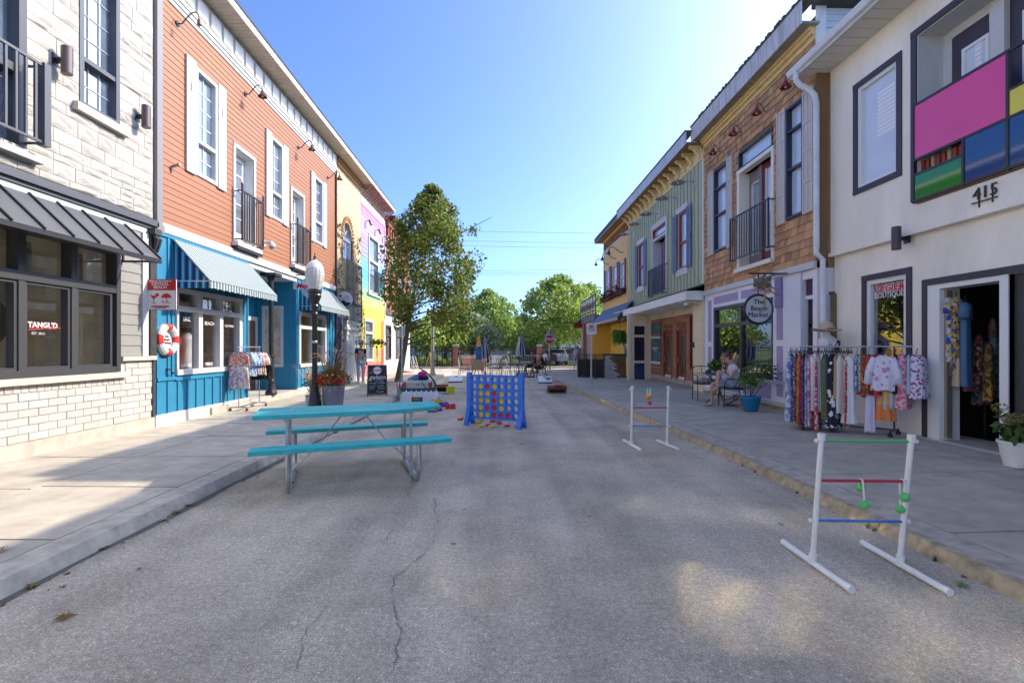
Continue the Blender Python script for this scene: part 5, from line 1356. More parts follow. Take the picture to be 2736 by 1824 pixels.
for px, py, cl, lb, tl in ((1230,1122,'r','red disc lying flat outside the post of the blue frame, farthest from the others',0),(1240,1118.5,'r','red disc behind the foot post of the blue frame',0),(1246,1127,'y','yellow disc propped against the splayed foot of the blue frame',.9),(1283,1120,'r','red disc in the row behind the yellow ones under the blue frame',0),(1287,1122.5,'y','yellow disc nearest the red one behind, under the blue frame',0),(1277,1125.5,'y','upper yellow disc of a stacked pair on the asphalt',.0),(1279,1130.5,'y','lower yellow disc of a stacked pair on the asphalt',0),(1282,1141,'y','yellow disc lying alone closest to the camera under the game',0),(1313,1141,'y','yellow disc beside a red disc in the front row on the asphalt',0),(1305,1136.5,'r','red disc half behind a yellow one in the front row',0),(1324,1121,'r','red disc farthest back in the middle under the frame',0),(1316,1127,'r','red disc flat in the middle of the gap under the frame',0),(1334,1136,'r','large tilted red disc showing its ringed face',.35),(1355,1139,'r','red disc next to the tilted one on the asphalt',0),(1384,1141,'r','red disc tucked beside the splayed foot at the near end of the frame',0)):
 g = ground(px, py); o = bpy.data.objects.new('game_disc', disc_y if cl == 'y' else disc_r); COL.objects.link(o)
 o.location = (g.x, g.y, .02 + (.04 if tl else 0) + (.034 if 'upper' in lb else 0)); o.rotation_euler = (tl, rnd.uniform(-.03,.03), rnd.random()); o.scale = (r0*1.12, r0*1.12, .034)
 tag(o, lb, 'game disc', 'discs of the giant game')

# ---- ladder toss games
PVC = M('white_pvc', (.74,.74,.70), .35, noise=(6,.05))
def ladder(label, bl, br, h, rungs, lean):
 g = (V(*bl[0],0)+V(*br[0],0)+V(*bl[1],0)+V(*br[1],0))/4
 t = thing('ladder_toss', label, 'garden game', g, 0, 'ladder toss games')
 rc = [M('rung_green', (.10,.42,.16), .4), M('rung_red', (.45,.02,.06), .4), M('rung_blue', (.03,.16,.48), .4)]
 tops = []
 for a, c in (bl, br):
  A, B = V(*a,.024), V(*c,.024)
  mb = MB(); mb.tube([A, B], .022, 10); mb.tube([A-(B-A)*.01, A+(B-A)*.05], .025, 10); mb.tube([B+(B-A)*.01, B-(B-A)*.05], .025, 10); mb.build('base_bar', PVC, t)
  m_ = A+(B-A)*.52 ; T = m_+V(lean[0], lean[1], h-.024)
  mb = MB(); mb.tube([m_, T], .0185, 10); mb.tube([m_-V(0,0,.01), m_+(T-m_)*.07], .027, 10); mb.tube([T-(T-m_)*.05, T], .025, 10)
  po = mb.build('post', PVC, t); tops.append((m_, T))
  for z in (rungs[0], rungs[2]):
   p = m_+(T-m_)*((z)/h); mb = MB(); mb.ball(p+V(-.035 if a is bl[0] else .035,0,0), .016, 8, 5); mb.build('knob', PVC, po)
 for z, mt in zip(rungs, rc):
  p, q = [m_+(T-m_)*(z/h) for m_, T in tops]; MB().tube([p,q], .0105, 8).build('rung', mt, t)
 return tops
def g2(px, py): q = ground(px, py); return (q.x, q.y)
bl, br = (g2(2274,1584), g2(2094,1456)), (g2(2536,1591), g2(2306,1458))
tp = ladder('white pipe ladder game with green balls on its red rung', bl, br, .955, (.905,.615,.318), (.0,-.10))
def bola(label, p, q, cols, drop):
 t = thing('bola', label, 'bola', p, 0, 'bolas hung on the ladder games')
 d = (q-p).normalized(); fr_ = V(0,-1,0)
 A, B = p+V(0,-.035,-drop[0])+d*rnd.uniform(-.02,.01), p+V(0,.03,-drop[1])+d*rnd.uniform(0,.02)
 MB().tube([A, p+V(0,-.022,-.02), p+V(0,-.012,.014), p+V(0,.012,.014), p+V(0,.022,-.02), B], .006, 6).build('cord', M('cord_white', (.7,.7,.68), .7), t)
 for P_, c in zip((A,B), cols): MB().ball(P_, .032, 12, 9).build('ball', c, t, smooth=True)
GB = M('ball_green', (.11,.50,.13), .5); OB = M('ball_orange', (.75,.22,.02), .5); RB_ = M('ball_red', (.55,.03,.03), .5)
rg = lambda tops, z, h, f: tuple(m_+(T-m_)*(z/h) for m_, T in tops)
a, c = rg(tp, .615, .955, 0); bola('green ball pair slung over the middle of the red rung', a+(c-a)*.48, c, (GB,GB), (.155,.05)); bola('green ball pair slung over the red rung beside the post', a+(c-a)*.945, c, (GB,GB), (.10,.20))
bl, br = (g2(1710,1204), g2(1667,1180)), (g2(1812,1204), g2(1757,1181))
tp = ladder('white pipe ladder game farther up the road with orange balls', bl, br, .95, (.90,.60,.30), (.0,-.06))
a, c = rg(tp, .90, .95, 0); bola('orange and yellow ball pair on the green rung', a+(c-a)*.42, c, (OB, M('ball_yellow', (.7,.45,.05), .5)), (.13,.10)); bola('orange and red ball pair on the green rung', a+(c-a)*.50, c, (RB_,OB), (.21,.12))

# ---- street lamp
LB = M('lamp_black', (.022,.021,.022), .35, noise=(10,.2))
lp = ground(841,1110,.12); lp = V(lp.x, lp.y, .12); Ht = 3.34
t = thing('street_lamp', 'black fluted street lamp with acorn glass globe behind the picnic table', 'street lamp', lp)
k = lambda z: z
MB().lathe([(.17,0),(.17,.05),(.15,.09),(.13,.30),(.115,.34),(.10,.42),(.085,.50),(.078,.62)], lp, 16).build('base', LB, t)
mb = MB(); mb.lathe([(.046,.6),(.042,2.1)], lp, 16)
for i in range(10): a = 2*pi*i/10; mb.bar(lp+V(.048*cos(a),.048*sin(a),.62), lp+V(.044*cos(a),.044*sin(a),2.08), .012)
mb.build('shaft', LB, t)
MB().lathe([(.052,1.52),(.056,1.53),(.056,1.56),(.052,1.57)], lp, 14).build('band', M('band_steel', (.5,.5,.5), .35, metal=.8), t)
MB().lathe([(.05,2.08),(.065,2.10),(.065,2.14),(.05,2.17),(.055,2.22),(.08,2.30),(.07,2.33),(.085,2.38),(.115,2.46),(.135,2.52),(.12,2.55),(.14,2.58),(.14,2.63),(.12,2.65)], lp, 18).build('capital', LB, t)
GLB = bpy.data.materials.new('acorn_glass'); GLB.use_nodes = True; p_ = GLB.node_tree.nodes['Principled BSDF']; p_.inputs['Base Color'].default_value = (.80,.80,.77,1); p_.inputs['Roughness'].default_value = .22; p_.inputs['Transmission Weight'].default_value = .45; p_.inputs['IOR'].default_value = 1.3
mb = MB(); prof = [(.11,2.65),(.135,2.70),(.175,2.82),(.195,2.94),(.19,3.02),(.175,3.07)]
n = 32; b0 = len(mb.v)
for r, z in prof:
 for j in range(n): a = 2*pi*j/n; rr = r*(1.0 if j % 2 else .965); mb.v.append(tuple(lp+V(rr*cos(a), rr*sin(a), z)))
for i in range(len(prof)-1):
 for j in range(n): A = b0+i*n+j; B = b0+i*n+(j+1) % n; mb.f.append((A,B,B+n,A+n))
mb.build('globe', GLB, t)
MB().lathe([(.178,3.07),(.165,3.12),(.13,3.19),(.09,3.225),(.05,3.245),(.045,3.27),(.02,3.28)], lp, 24).build('globe_cap', M('globe_cap_white', (.72,.71,.68), .3), t)
MB().lathe([(.03,3.27),(.045,3.285),(.02,3.31),(.028,3.33),(.012,3.36),(.004,3.43)], lp, 10).build('finial', LB, t)

# ---- planter with ornamental grass and flowers
def blades(n, c, r, h, mat, parent, name, lean=.5, wd=.012, z0=0.0):
 mb = MB()
 for i in range(n):
  a = rnd.uniform(0,2*pi); q = rnd.random()**.6*r; p = V(c[0]+q*cos(a), c[1]+q*sin(a), c[2]+z0)
  hh = h*rnd.uniform(.55,1.05); l = lean*hh*rnd.uniform(.3,1.1); a2 = a+rnd.gauss(0,.5); d = V(cos(a2),sin(a2),0); s_ = V(-d.y,d.x,0)*wd
  pts = [p, p+d*l*.25+V(0,0,hh*.55), p+d*l*.65+V(0,0,hh*.9), p+d*l*1.1+V(0,0,hh*.93)]
  b0 = len(mb.v)
  for k_, q_ in enumerate(pts):
   f = (1,.9,.6,.1)[k_]; mb.v += [tuple(q_-s_*f), tuple(q_+s_*f)]
  for k_ in range(3): mb.f.append((b0+2*k_, b0+2*k_+1, b0+2*k_+3, b0+2*k_+2))
 return mb.build(name, mat, parent)
def leafball(n, c, rad, size, mat, parent, name, sq=(1,1,1), shell_=.4):
 mb = MB()
 for i in range(n):
  d = V(rnd.gauss(0,1),rnd.gauss(0,1),rnd.gauss(0,1)).normalized(); q = rad*(shell_+(1-shell_)*rnd.random())
  p = V(c[0]+d.x*q*sq[0], c[1]+d.y*q*sq[1], c[2]+d.z*q*sq[2])
  nrm_ = (d+V(rnd.gauss(0,.6),rnd.gauss(0,.6),rnd.gauss(.3,.6))).normalized(); u = nrm_.orthogonal().normalized(); v_ = nrm_.cross(u)
  a = rnd.uniform(0,2*pi); u2 = u*cos(a)+v_*sin(a); v2 = nrm_.cross(u2); s_ = size*rnd.uniform(.6,1.25)
  mb.quad(p-u2*s_*.5, p-v2*s_*.28+nrm_*s_*.06, p+u2*s_*.5, p+v2*s_*.28+nrm_*s_*.06)
 return mb.build(name, mat, parent, kind='stuff' if 'flower' in name else None)
LEAFG = leaf_mat('leaf_mid_green', [(.03,.075,.012),(.06,.13,.02),(.10,.18,.03),(.045,.10,.02)])
LEAFB = leaf_mat('leaf_bright', [(.07,.16,.02),(.12,.24,.03),(.05,.12,.02)])
PLUME = leaf_mat('plume_straw', [(.46,.33,.20),(.55,.42,.28),(.36,.22,.12),(.5,.34,.22)])
BRNZ = leaf_mat('grass_bronze', [(.20,.10,.03),(.30,.17,.05),(.12,.10,.025),(.10,.13,.03)])
pc = V(lp.x+.33, lp.y+.16, .12)
t = thing('flower_planter', 'large grey pot of bronze grass, red flowers and white trailing blooms beside the lamp', 'planter', pc)
MB().lathe([(.17,0),(.18,.02),(.235,.58),(.25,.60),(.25,.63),(.22,.63),(.215,.56)], pc, 22).build('pot', M('pot_grey_blue', (.20,.215,.26), .6, noise=(5,.08)), t, smooth=True)
MB().lathe([(.215,.55),(.1,.57)], pc, 16).build('soil', SOIL, t)
blades(170, pc, .20, .66, BRNZ, t, 'grass', lean=.55, wd=.006, z0=.58)
leafball(620, pc+V(0,0,.76), .33, .075, LEAFB, t, 'foliage', (1.15,1.15,.7), .3)
leafball(45, pc+V(0,-.05,.84), .30, .07, leaf_mat('petal_yellow', [(.70,.48,.03),(.75,.55,.06)]), t, 'yellow_flower', (1.05,1.05,.5), .85)
leafball(150, pc+V(0,-.06,.76), .33, .085, leaf_mat('petal_red', [(.66,.01,.02),(.45,.008,.03),(.72,.04,.03),(.75,.02,.03)]), t, 'red_flower', (1.05,1.05,.55), .8)
leafball(330, pc+V(0,-.08,.60), .29, .032, leaf_mat('petal_cream', [(.55,.56,.45),(.68,.68,.58),(.20,.28,.12)]), t, 'white_flower', (1.0,1.0,.45), .75)
mb = MB()
for i in range(30):
 a = rnd.uniform(0,2*pi); l = rnd.uniform(.18,.62); hh = rnd.uniform(.55,1.0); d = V(cos(a),sin(a),0)
 p = pc+V(0,0,.6); pts = [p, p+d*l*.35+V(0,0,hh*.6), p+d*l*.75+V(0,0,hh*.92)]; tip = p+d*(l*1.15)+V(0,0,hh*.95)
 mb.tube(pts, .003, 4)
 for k_ in range(46):
  f = rnd.random(); q = pts[2].lerp(tip, f)+V(0,0,-.06*f*f); r = V(rnd.gauss(0,1),rnd.gauss(0,1),rnd.gauss(0,1)).normalized()*.038*(1-.6*f); s_ = r.orthogonal().normalized()*.0035
  mb.quad(q-s_, q+r, q+s_)
mb.build('plume', PLUME, t)
t = thing('green_pot_plant', 'smaller green leafy pot plant half hidden behind the lamp post', 'plant', pc+V(-.58,.5,0))
q = pc+V(-.58,.5,0); MB().lathe([(.16,0),(.2,.35),(.21,.37),(.18,.37)], q, 18).build('pot', M('pot_pale', (.42,.44,.42), .7), t)
leafball(300, q+V(0,0,.62), .30, .07, LEAFG, t, 'foliage', (1,1,1.0), .2); blades(160, q, .15, .75, PLUME, t, 'grass', lean=.9, wd=.005, z0=.36)

# ---- sandwich board
sb = ground(1008,1056,.12); sb.z = .12
t = thing('sandwich_board', 'wooden framed chalkboard sign advertising gelato on the pavement', 'sign', sb, radians(14))
B_ = base_matrix(t)
def bb(name, mat, mb, par=None): mb.xf(B_); return mb.build(name, mat, par or t)
tilt = .16
f = lambda x, z, o=0: (x, -.22+tilt*z/.9*1.35+o, z)
CHK = M('chalkboard', (.028,.032,.036), .75, noise=(6,.5)); FRW = M('board_wood', (.22,.085,.035), .6)
mb = MB(); mb.hexa([f(-.27,.05),f(.27,.05),f(.27,.05,.02),f(-.27,.05,.02),f(-.25,.88),f(.25,.88),f(.25,.88,.02),f(-.25,.88,.02)]); bb('front_panel', CHK, mb)
mb = MB()
for s in (-1,1): mb.bar(f(s*.28,0), f(s*.26,.9), .03, .035)
mb.bar(f(-.26,.895), f(.26,.895), .03); mb.bar(f(-.27,.06), f(.27,.06), .03); bb('front_frame', FRW, mb)
g_ = lambda x, z: (x, .20-tilt*z/.9*1.15, z)
mb = MB()
for s in (-1,1): mb.bar(g_(s*.28,0), g_(s*.26,.88), .03, .035)
mb.bar(g_(-.28,.2), g_(.28,.2), .03); bb('rear_frame', FRW, mb)
mb = MB(); mb.hexa([g_(-.27,.05),g_(.27,.05),g_(.27,.04),g_(-.27,.04),g_(-.25,.88),g_(.25,.88),g_(.25,.87),g_(-.25,.87)]); bb('rear_panel', M('board_back', (.45,.42,.38), .7), mb)
fm = B_ @ Matrix(((1,0,0,0),(0,0,0,0),(0,0,1,0),(0,0,0,1)))
face_e = (B_.to_3x3() @ Matrix.Rotation(pi/2 - math.atan(tilt*1.35/.9), 3, 'X')).to_euler()
P_ = lambda x, z: B_ @ V(*f(x, z, -.008))
CHALK = M('chalk_white', (.75,.75,.73), .9)
lettering(t, 'gelato', P_(.0,.545), .19, face_e, CHALK, shear=.25)
mb = MB(); mb.lathe([(.115,-.003),(.115,.003)], (0,0,0), 24); mb.xf(Matrix.Translation(P_(0,.75)) @ face_e.to_matrix().to_4x4()); mb.build('logo_disc', CHALK, t)
mb = MB(); q = [P_(-.15,.73), P_(-.08,.77), P_(.08,.775), P_(.16,.77), P_(.10,.73), P_(-.06,.725)]; mb.quad(*[x+V(0,-.006,0) for x in q]); mb.build('logo_ribbon', M('ribbon_pink', (.55,.20,.22), .8), t)
mb = MB(); mb.quad(P_(-.235,.655), P_(-.12,.655), P_(-.12,.70), P_(-.235,.70)); mb.build('chalk_note', M('chalk_blue', (.12,.15,.18), .9), t)
mb = MB()
for z, spans in ((.43,((-.05,.2),)),(.37,((-.21,-.02),(.02,.22))),(.29,((-.22,-.05),(.0,.20))),(.22,((-.2,-.08),(.03,.22))),(.13,((-.02,.2),))):
 for a, c in spans:
  x = a; pts = []
  while x < c: pts.append(P_(x, z+rnd.uniform(-.018,.024))); x += .014
  mb.tube(pts, .0042, 4)
mb.build('chalk_writing', CHALK, t, kind='stuff')

# ---- signs
def pole(t, p, h, r=.025, mat=GALV): return MB().tube([p, p+V(0,0,h)], r, 10).build('pole', mat, t)
SIGNW = M('sign_white', (.72,.72,.70), .4); SIGNR = M('sign_traffic_red', (.52,.012,.018), .4)
# projecting sign on the corner pilaster
ys = L.S(389); xw = at_y(387,780,ys).x; xe = at_y(471,780,ys).x; zt_, zb_ = at_y(430,746,ys).z, at_y(430,828,ys).z
t = thing('crystal_beach_sign', 'white and red rectangular sign with cocktail and parasol, jutting from the corner', 'sign', (xw, ys, zb_))
MB().box(xw+.01, xe, ys, ys+.012, zb_, zt_).build('sign_plate', SIGNW, t)
zr_ = zt_-(zt_-zb_)*.36; MB().box(xw+.02, xe-.01, ys-.004, ys, zr_, zt_-.012).build('red_band', SIGNR, t)
mb = MB(); e_ = .012
for a in ((xw+.01,xe,zb_,zb_+.008),(xw+.01,xe,zt_-.008,zt_),(xw+.01,xw+.018,zb_,zt_),(xe-.008,xe,zb_,zt_)): mb.box(a[0],a[1],ys-.005,ys,a[2],a[3])
mb.build('border', SIGNR, t)
xm = (xw+xe)/2; wS = xe-xw
lettering(t, 'THANK YOU FOR COMING TO', (xm, ys-.008, zt_-.036), .027, 'camera', SIGNW, bold=.001)
lettering(t, 'CRYSTAL\nBEACH', (xm, ys-.008, (zr_+zt_)/2-.016), .070, 'camera', SIGNW, bold=.001, line=.82)
lettering(t, 'BECAUSE YOU ENJOY THE BEACH\nRESTAURANTS AND NATURAL BEAUTY\nPLEASE KEEP IT CLEAN', (xm, ys-.006, zb_+.052), .018, 'camera', SIGNR, line=.95)
mb = MB(); zc_ = zb_+(zr_-zb_)*.62; x_ = xm-.11
mb.quad((x_-.06,ys-.005,zc_+.035),(x_+.06,ys-.005,zc_+.035),(x_,ys-.005,zc_-.03)); mb.bar((x_,ys-.005,zc_-.03),(x_,ys-.005,zc_-.085),.006); mb.bar((x_-.03,ys-.005,zc_-.087),(x_+.03,ys-.005,zc_-.087),.007); mb.bar((x_-.02,ys-.005,zc_+.0),(x_-.055,ys-.005,zc_+.075),.005)
mb.lathe([(.03,-.002),(.03,.002)], (x_+.055,ys-.004,zc_+.05), 14, Matrix.Rotation(pi/2,3,'X')); mb.build('cocktail_symbol', SIGNR, t)
mb = MB(); x_ = xm+.10
arc_ = [(x_+.085*cos(pi*i/12), zc_+.0+.075*sin(pi*i/12)) for i in range(13)]; mb.prism(arc_, lambda x,z:(x,ys-.006,z), lambda x,z:(x,ys-.003,z)); mb.bar((x_,ys-.005,zc_),(x_+.012,ys-.005,zc_-.085),.007); mb.bar((x_-.075,ys-.005,zc_-.075),(x_+.07,ys-.005,zc_-.088),.008); mb.bar((x_-.075,ys-.005,zc_-.05),(x_-.04,ys-.005,zc_-.08),.008)
mb.build('parasol_symbol', SIGNR, t)
# no parking sign
np_ = ground(1580,1047.8,.1); np_.z = .1
t = thing('no_parking_sign', 'small square no parking sign on a steel post at the kerb', 'sign', np_)
pole(t, np_, 2.22); zs_ = at_y(1580,879,np_.y).z; hs_ = .155
MB().box(np_.x-hs_, np_.x+hs_, np_.y-.04, np_.y-.03, zs_-.17, zs_+.17).build('sign_plate', SIGNW, t)
mb = MB(); c = (np_.x, np_.y-.045, zs_+.03); pts = [V(c[0]+.105*cos(2*pi*i/22), c[1], c[2]+.105*sin(2*pi*i/22)) for i in range(23)]; mb.tube(pts, .011, 5); mb.bar((c[0]-.075,c[1],c[2]+.075),(c[0]+.075,c[1],c[2]-.075),.018); mb.build('ban_ring', SIGNR, t)
lettering(t, 'P', (c[0], c[1]-.002, c[2]), .17, 'camera', BLACKM, bold=.004)
for s in (-1,1): mb = MB(); mb.quad((c[0]+s*.12,c[1],zs_-.12),(c[0]+s*.085,c[1],zs_-.10),(c[0]+s*.085,c[1],zs_-.14)); mb.build('arrow', BLACKM, t)
# stop sign with street name
sp_ = ground(1468,1000,.0)
t = thing('stop_sign', 'red octagonal stop sign under a black street name plate by the park', 'sign', sp_)
pole(t, sp_, 2.75, .03); zs_ = at_y(1468,906,sp_.y).z
oc = lambda r: [(r*cos(pi/8+pi*i/4), r*sin(pi/8+pi*i/4)) for i in range(8)]
for nm, r, y_, mt in (('sign_rim',.30,-.05,SIGNW),('sign_face',.272,-.056,SIGNR)):
 MB().prism(oc(r), lambda x,z:(sp_.x+x, sp_.y+y_, zs_+z), lambda x,z:(sp_.x+x, sp_.y+y_+.004, zs_+z)).build(nm, mt, t)
lettering(t, 'STOP', (sp_.x, sp_.y-.06, zs_), .21, 'camera', SIGNW, bold=.006)
zn = at_y(1466,887,sp_.y).z; MB().box(sp_.x-.28, sp_.x+.24, sp_.y-.05, sp_.y-.04, zn-.06, zn+.07).build('name_plate', BLACKM, t)
lettering(t, 'ERIE', (sp_.x-.07, sp_.y-.056, zn), .13, 'camera', SIGNW, bold=.003); MB().ball((sp_.x+.16, sp_.y-.053, zn), .04, 8, 6, (1.3,.1,.8)).build('plate_mark', SIGNW, t)
# lighthouse sign
ly = f1-.6; lc = at_y(1554,867,ly); hw_ = (at_y(1575,867,ly)-at_y(1534,867,ly)).length/2; sc_ = hw_/.62
t = thing('lighthouse_sign', 'dark red scalloped hanging sign with a white lighthouse on it', 'sign', lc)
out = [(-.6,-.3),(-.62,.02),(-.5,.12),(-.38,.13),(-.28,.28),(-.1,.34),(.1,.34),(.28,.28),(.38,.13),(.5,.12),(.62,.02),(.6,-.3)]
MB().prism([(x*sc_, z*sc_) for x, z in out], lambda x,z:(lc.x+x,ly-.03,lc.z+z), lambda x,z:(lc.x+x,ly+.03,lc.z+z)).build('sign_board', M('sign_crimson', (.26,.008,.012), .5), t)
lettering(t, 'SHORELINE', (lc.x, ly-.037, lc.z-.06*sc_), .21*sc_, 'camera', M('sign_ink', (.03,.01,.02), .6), bold=.004); lettering(t, 'CREPERIE', (lc.x, ly-.037, lc.z-.22*sc_), .10*sc_, 'camera', M('sign_faded', (.55,.22,.22), .6))
mb = MB(); mb.prism([(-.05*sc_,.03*sc_),(.05*sc_,.03*sc_),(.03*sc_,.26*sc_),(-.03*sc_,.26*sc_)], lambda x,z:(lc.x+x,ly-.04,lc.z+z), lambda x,z:(lc.x+x,ly-.032,lc.z+z)); mb.build('lighthouse_symbol', SIGNW, t)
for s in (-1,1): MB().bar((lc.x+s*.4*sc_,ly,lc.z+.12*sc_),(lc.x+s*.4*sc_,ly,3.27),.02).build('hanger', BLACKM, t)
# sign seen from the back, by the maple
q = ground(1074,1036,.1); q.y = 16.5; q.x = at_y(1074,950,16.5).x; q.z = .1
t = thing('sign_post', 'steel post with a small sign turned away, in front of the maple trunk', 'sign', q); pole(t, q, 2.2, .03); MB().box(q.x-.10, q.x+.09, q.y+.03, q.y+.04, 1.93, 2.26).build('sign_plate', M('sign_back', (.36,.37,.38), .45, metal=.4), t)
# grey lamp column farther on
q = ground(1156,1004,.1); q.z = .1
t = thing('lamp_column', 'plain grey tapered lamp column near the crossing with its head among leaves', 'street lamp', q)
MB().lathe([(.2,0),(.19,.06),(.12,.22),(.085,.5),(.07,2.9)], q, 14).build('column', M('column_grey', (.30,.29,.27), .6, noise=(6,.1)), t); MB().lathe([(.08,2.9),(.16,3.0),(.18,3.2),(.1,3.4),(.02,3.5)], q, 12).build('globe', M('globe_cap_white'), t)
# The Beach Market sign
byy = 10.35; c = at_y(2026,826,byy); rad_ = (at_y(2066,826,byy)-at_y(1986,826,byy)).length/2
t = thing('beach_market_sign', 'round pale sign in a black ring hanging over the lilac shop front', 'sign', c)
MB().lathe([(rad_*.88,-.02),(rad_*.88,.02)], c, 36, Matrix.Rotation(pi/2,3,'X')).build('sign_face', M('sign_pale_blue', (.50,.53,.56), .5), t)
mb = MB(); mb.tube([V(c.x+rad_*.93*cos(2*pi*i/36), c.y, c.z+rad_*.93*sin(2*pi*i/36)) for i in range(37)], .03, 8, cap=False); mb.build('sign_ring', M('ring_navy_black', (.012,.014,.03), .4), t)
lettering(t, 'The\nBeach\nMarket.', (c.x, c.y-.03, c.z+.015), .155, 'camera', M('sign_lettering_dark', (.05,.05,.05), .6), line=.9)
mb = MB(); mb.bar((c.x,c.y,c.z+rad_*.9),(c.x,c.y,3.15),.02); mb.bar((c.x-.2,c.y,3.15),(6.25,c.y,3.15),.03); mb.build('hanger', BLACKM, t)
# driftwood bird perched above it
t = thing('driftwood_bird', 'rough woven driftwood bird with yellow stick legs above the round shop sign', 'sculpture', c+V(.05,-.02,rad_+.12))
DW = M('driftwood', (.23,.19,.14), .9, noise=(14,.5)); q = c+V(.05,-.06,rad_+.22)
mb = MB()
for i in range(70):
 a = rnd.uniform(0,2*pi); e_ = rnd.uniform(-.5,.9); p = q+V(.15*cos(a),.11*sin(a),.14*e_); d = V(-sin(a),cos(a)*.7,rnd.gauss(0,.35))*rnd.uniform(.06,.12); mb.bar(p-d, p+d, rnd.uniform(.014,.03), rnd.uniform(.01,.02))
mb.build('body', DW, t, kind='stuff'); MB().ball(q+V(0,.0,0), .125, 10, 8, (1,.7,1.05)).build('core', DW, t)
mb = MB(); mb.tube([q+V(.1,.02,.1), q+V(.22,.05,.18), q+V(.4,.12,.2), q+V(.6,.2,.22)], [.02,.014,.01,.005], 5); mb.tube([q+V(.0,.0,.14), q+V(.1,.0,.22), q+V(.3,.05,.2)], [.02,.012,.005], 5); mb.build('twig', M('twig_dark', (.06,.05,.04), .9), t)
YS = M('stick_yellow', (.45,.27,.04), .7)
for a, c_ in ((V(.04,-.06,-.08),V(-.01,-.12,-.50)), (V(-.01,-.12,-.50),V(-.12,-.14,-.62)), (V(.08,0,-.06),V(.38,.08,-.26)), (V(.1,0,0),V(.36,.1,-.12)), (V(-.24,-.02,-.14),V(.2,.02,-.16))): MB().bar(q+a, q+c_, .024, .02).build('stick_leg', YS, t)
# shop signs across the street
my = 14.4; c = at_y(836,768,my+.1); c.y = my
t = thing('maple_sign', 'pale blue swirl sign with red script hanging at the second awning', 'sign', c)
MB().lathe([(.33,-.015),(.33,.015)], c, 28, Matrix.Rotation(pi/2,3,'X')).build('sign_face', M('swirl_blue', (.35,.62,.70), .5), t)
for r in (.28,.19): mb = MB(); mb.tube([V(c.x+r*cos(a), c.y-.02, c.z+r*sin(a)) for a in [.4+2*pi*i/24*.8 for i in range(25)]], .012, 5); mb.build('swirl_line', WHITE, t)
MB().box(c.x-.52, c.x+.14, c.y-.04, c.y-.02, c.z-.07, c.z+.13).build('name_board', SIGNW, t); lettering(t, 'Maple', (c.x-.19, c.y-.047, c.z+.03), .20, 'camera', M('script_red', (.55,.02,.06), .5), shear=.3, bold=.006); mb = MB(); mb.tube([(c.x-.1,c.y-.045,c.z-.1),(c.x+.05,c.y-.045,c.z-.16),(c.x+.2,c.y-.045,c.z-.1)], .02, 6); mb.build('script_tail', M('script_red'), t)
MB().bar((-6.1,my+.02,c.z+.36),(c.x+.3,my+.02,c.z+.36),.03).build('hanger', BLACKM, t)
wy = L.S(899)+.25; c = at_y(921,800,wy); r_ = (at_y(945,800,wy)-at_y(897,800,wy)).length/2
t = thing('wave_sign', 'round white hanging sign with a black wave drawn on it', 'sign', c)
MB().lathe([(r_*.92,-.02),(r_*.92,.02)], c, 30, Matrix.Rotation(pi/2,3,'X')).build('sign_face', SIGNW, t); mb = MB(); mb.tube([V(c.x+r_*.94*cos(2*pi*i/30), c.y, c.z+r_*.94*sin(2*pi*i/30)) for i in range(31)], .022, 6, cap=False); mb.build('sign_ring', BLACKM, t)
pts = [(-.28,-.0),(-.2,.03),(-.12,-.06),(-.02,-.02),(.06,-.1),(.16,-.1),(.24,-.14),(.16,-.23),(0,-.28),(-.16,-.23),(-.26,-.12)]
MB().prism([(x*r_/.33, z*r_/.33) for x, z in pts], lambda x,z:(c.x+x,c.y-.026,c.z+z), lambda x,z:(c.x+x,c.y-.021,c.z+z)).build('wave_shape', BLACKM, t); MB().ball((c.x-.15*r_/.33,c.y-.022,c.z+.13*r_/.33), .045, 10, 6, (1,.15,1)).build('sun_dot', BLACKM, t)
mb = MB(); mb.tube([V(c.x-.1,c.y-.024,c.z+.0),V(c.x-.02,c.y-.024,c.z+.06),V(c.x+.06,c.y-.024,c.z-.02),V(c.x+.12,c.y-.024,c.z+.05),V(c.x+.2,c.y-.024,c.z+.0)], .008, 4); mb.box(c.x+.0,c.x+.18,c.y-.024,c.y-.021,c.z+.12,c.z+.13).box(c.x+.03,c.x+.16,c.y-.024,c.y-.021,c.z+.08,c.z+.09); mb.build('sketch_line', BLACKM, t)
MB().bar((-6.1,wy,c.z+r_+.05),(c.x+r_,wy,c.z+r_+.05),.025).build('hanger', BLACKM, t)
# lifebuoy
lz = L.Z(440,907); lsn = L.S(440); rB = .205
t = thing('lifebuoy', 'white and red lifebuoy with shop name hung on the blue wall', 'lifebuoy', L.pt(lsn, lz, 0))
for i in range(8):
 a0, a1 = pi/8+2*pi*i/8, pi/8+2*pi*(i+1)/8; red = i % 2 == 1
 if not red: a0 -= .08; a1 += .08
 else: a0 += .08; a1 -= .08
 mb = MB(); mb.tube([L.pt(lsn+rB*cos(a), lz+rB*1.12*sin(a), .045) for a in [a0+(a1-a0)*k/6 for k in range(7)]], .068 if red else .07, 10); mb.build('red_segment' if red else 'white_segment', M('buoy_red', (.55,.035,.02), .5) if red else WHITE, t, smooth=False)
MB().lathe([(.17,-.005),(.17,.005)], L.pt(lsn, lz, .03), 24, Matrix.Rotation(pi/2,3,'Y')).build('centre_plate', WHITE, t)
lettering(t, 'Erie\nBeach\nClothing', L.pt(lsn, lz, .042), .058, 'left', M('sign_lettering_dark'), line=1.0)
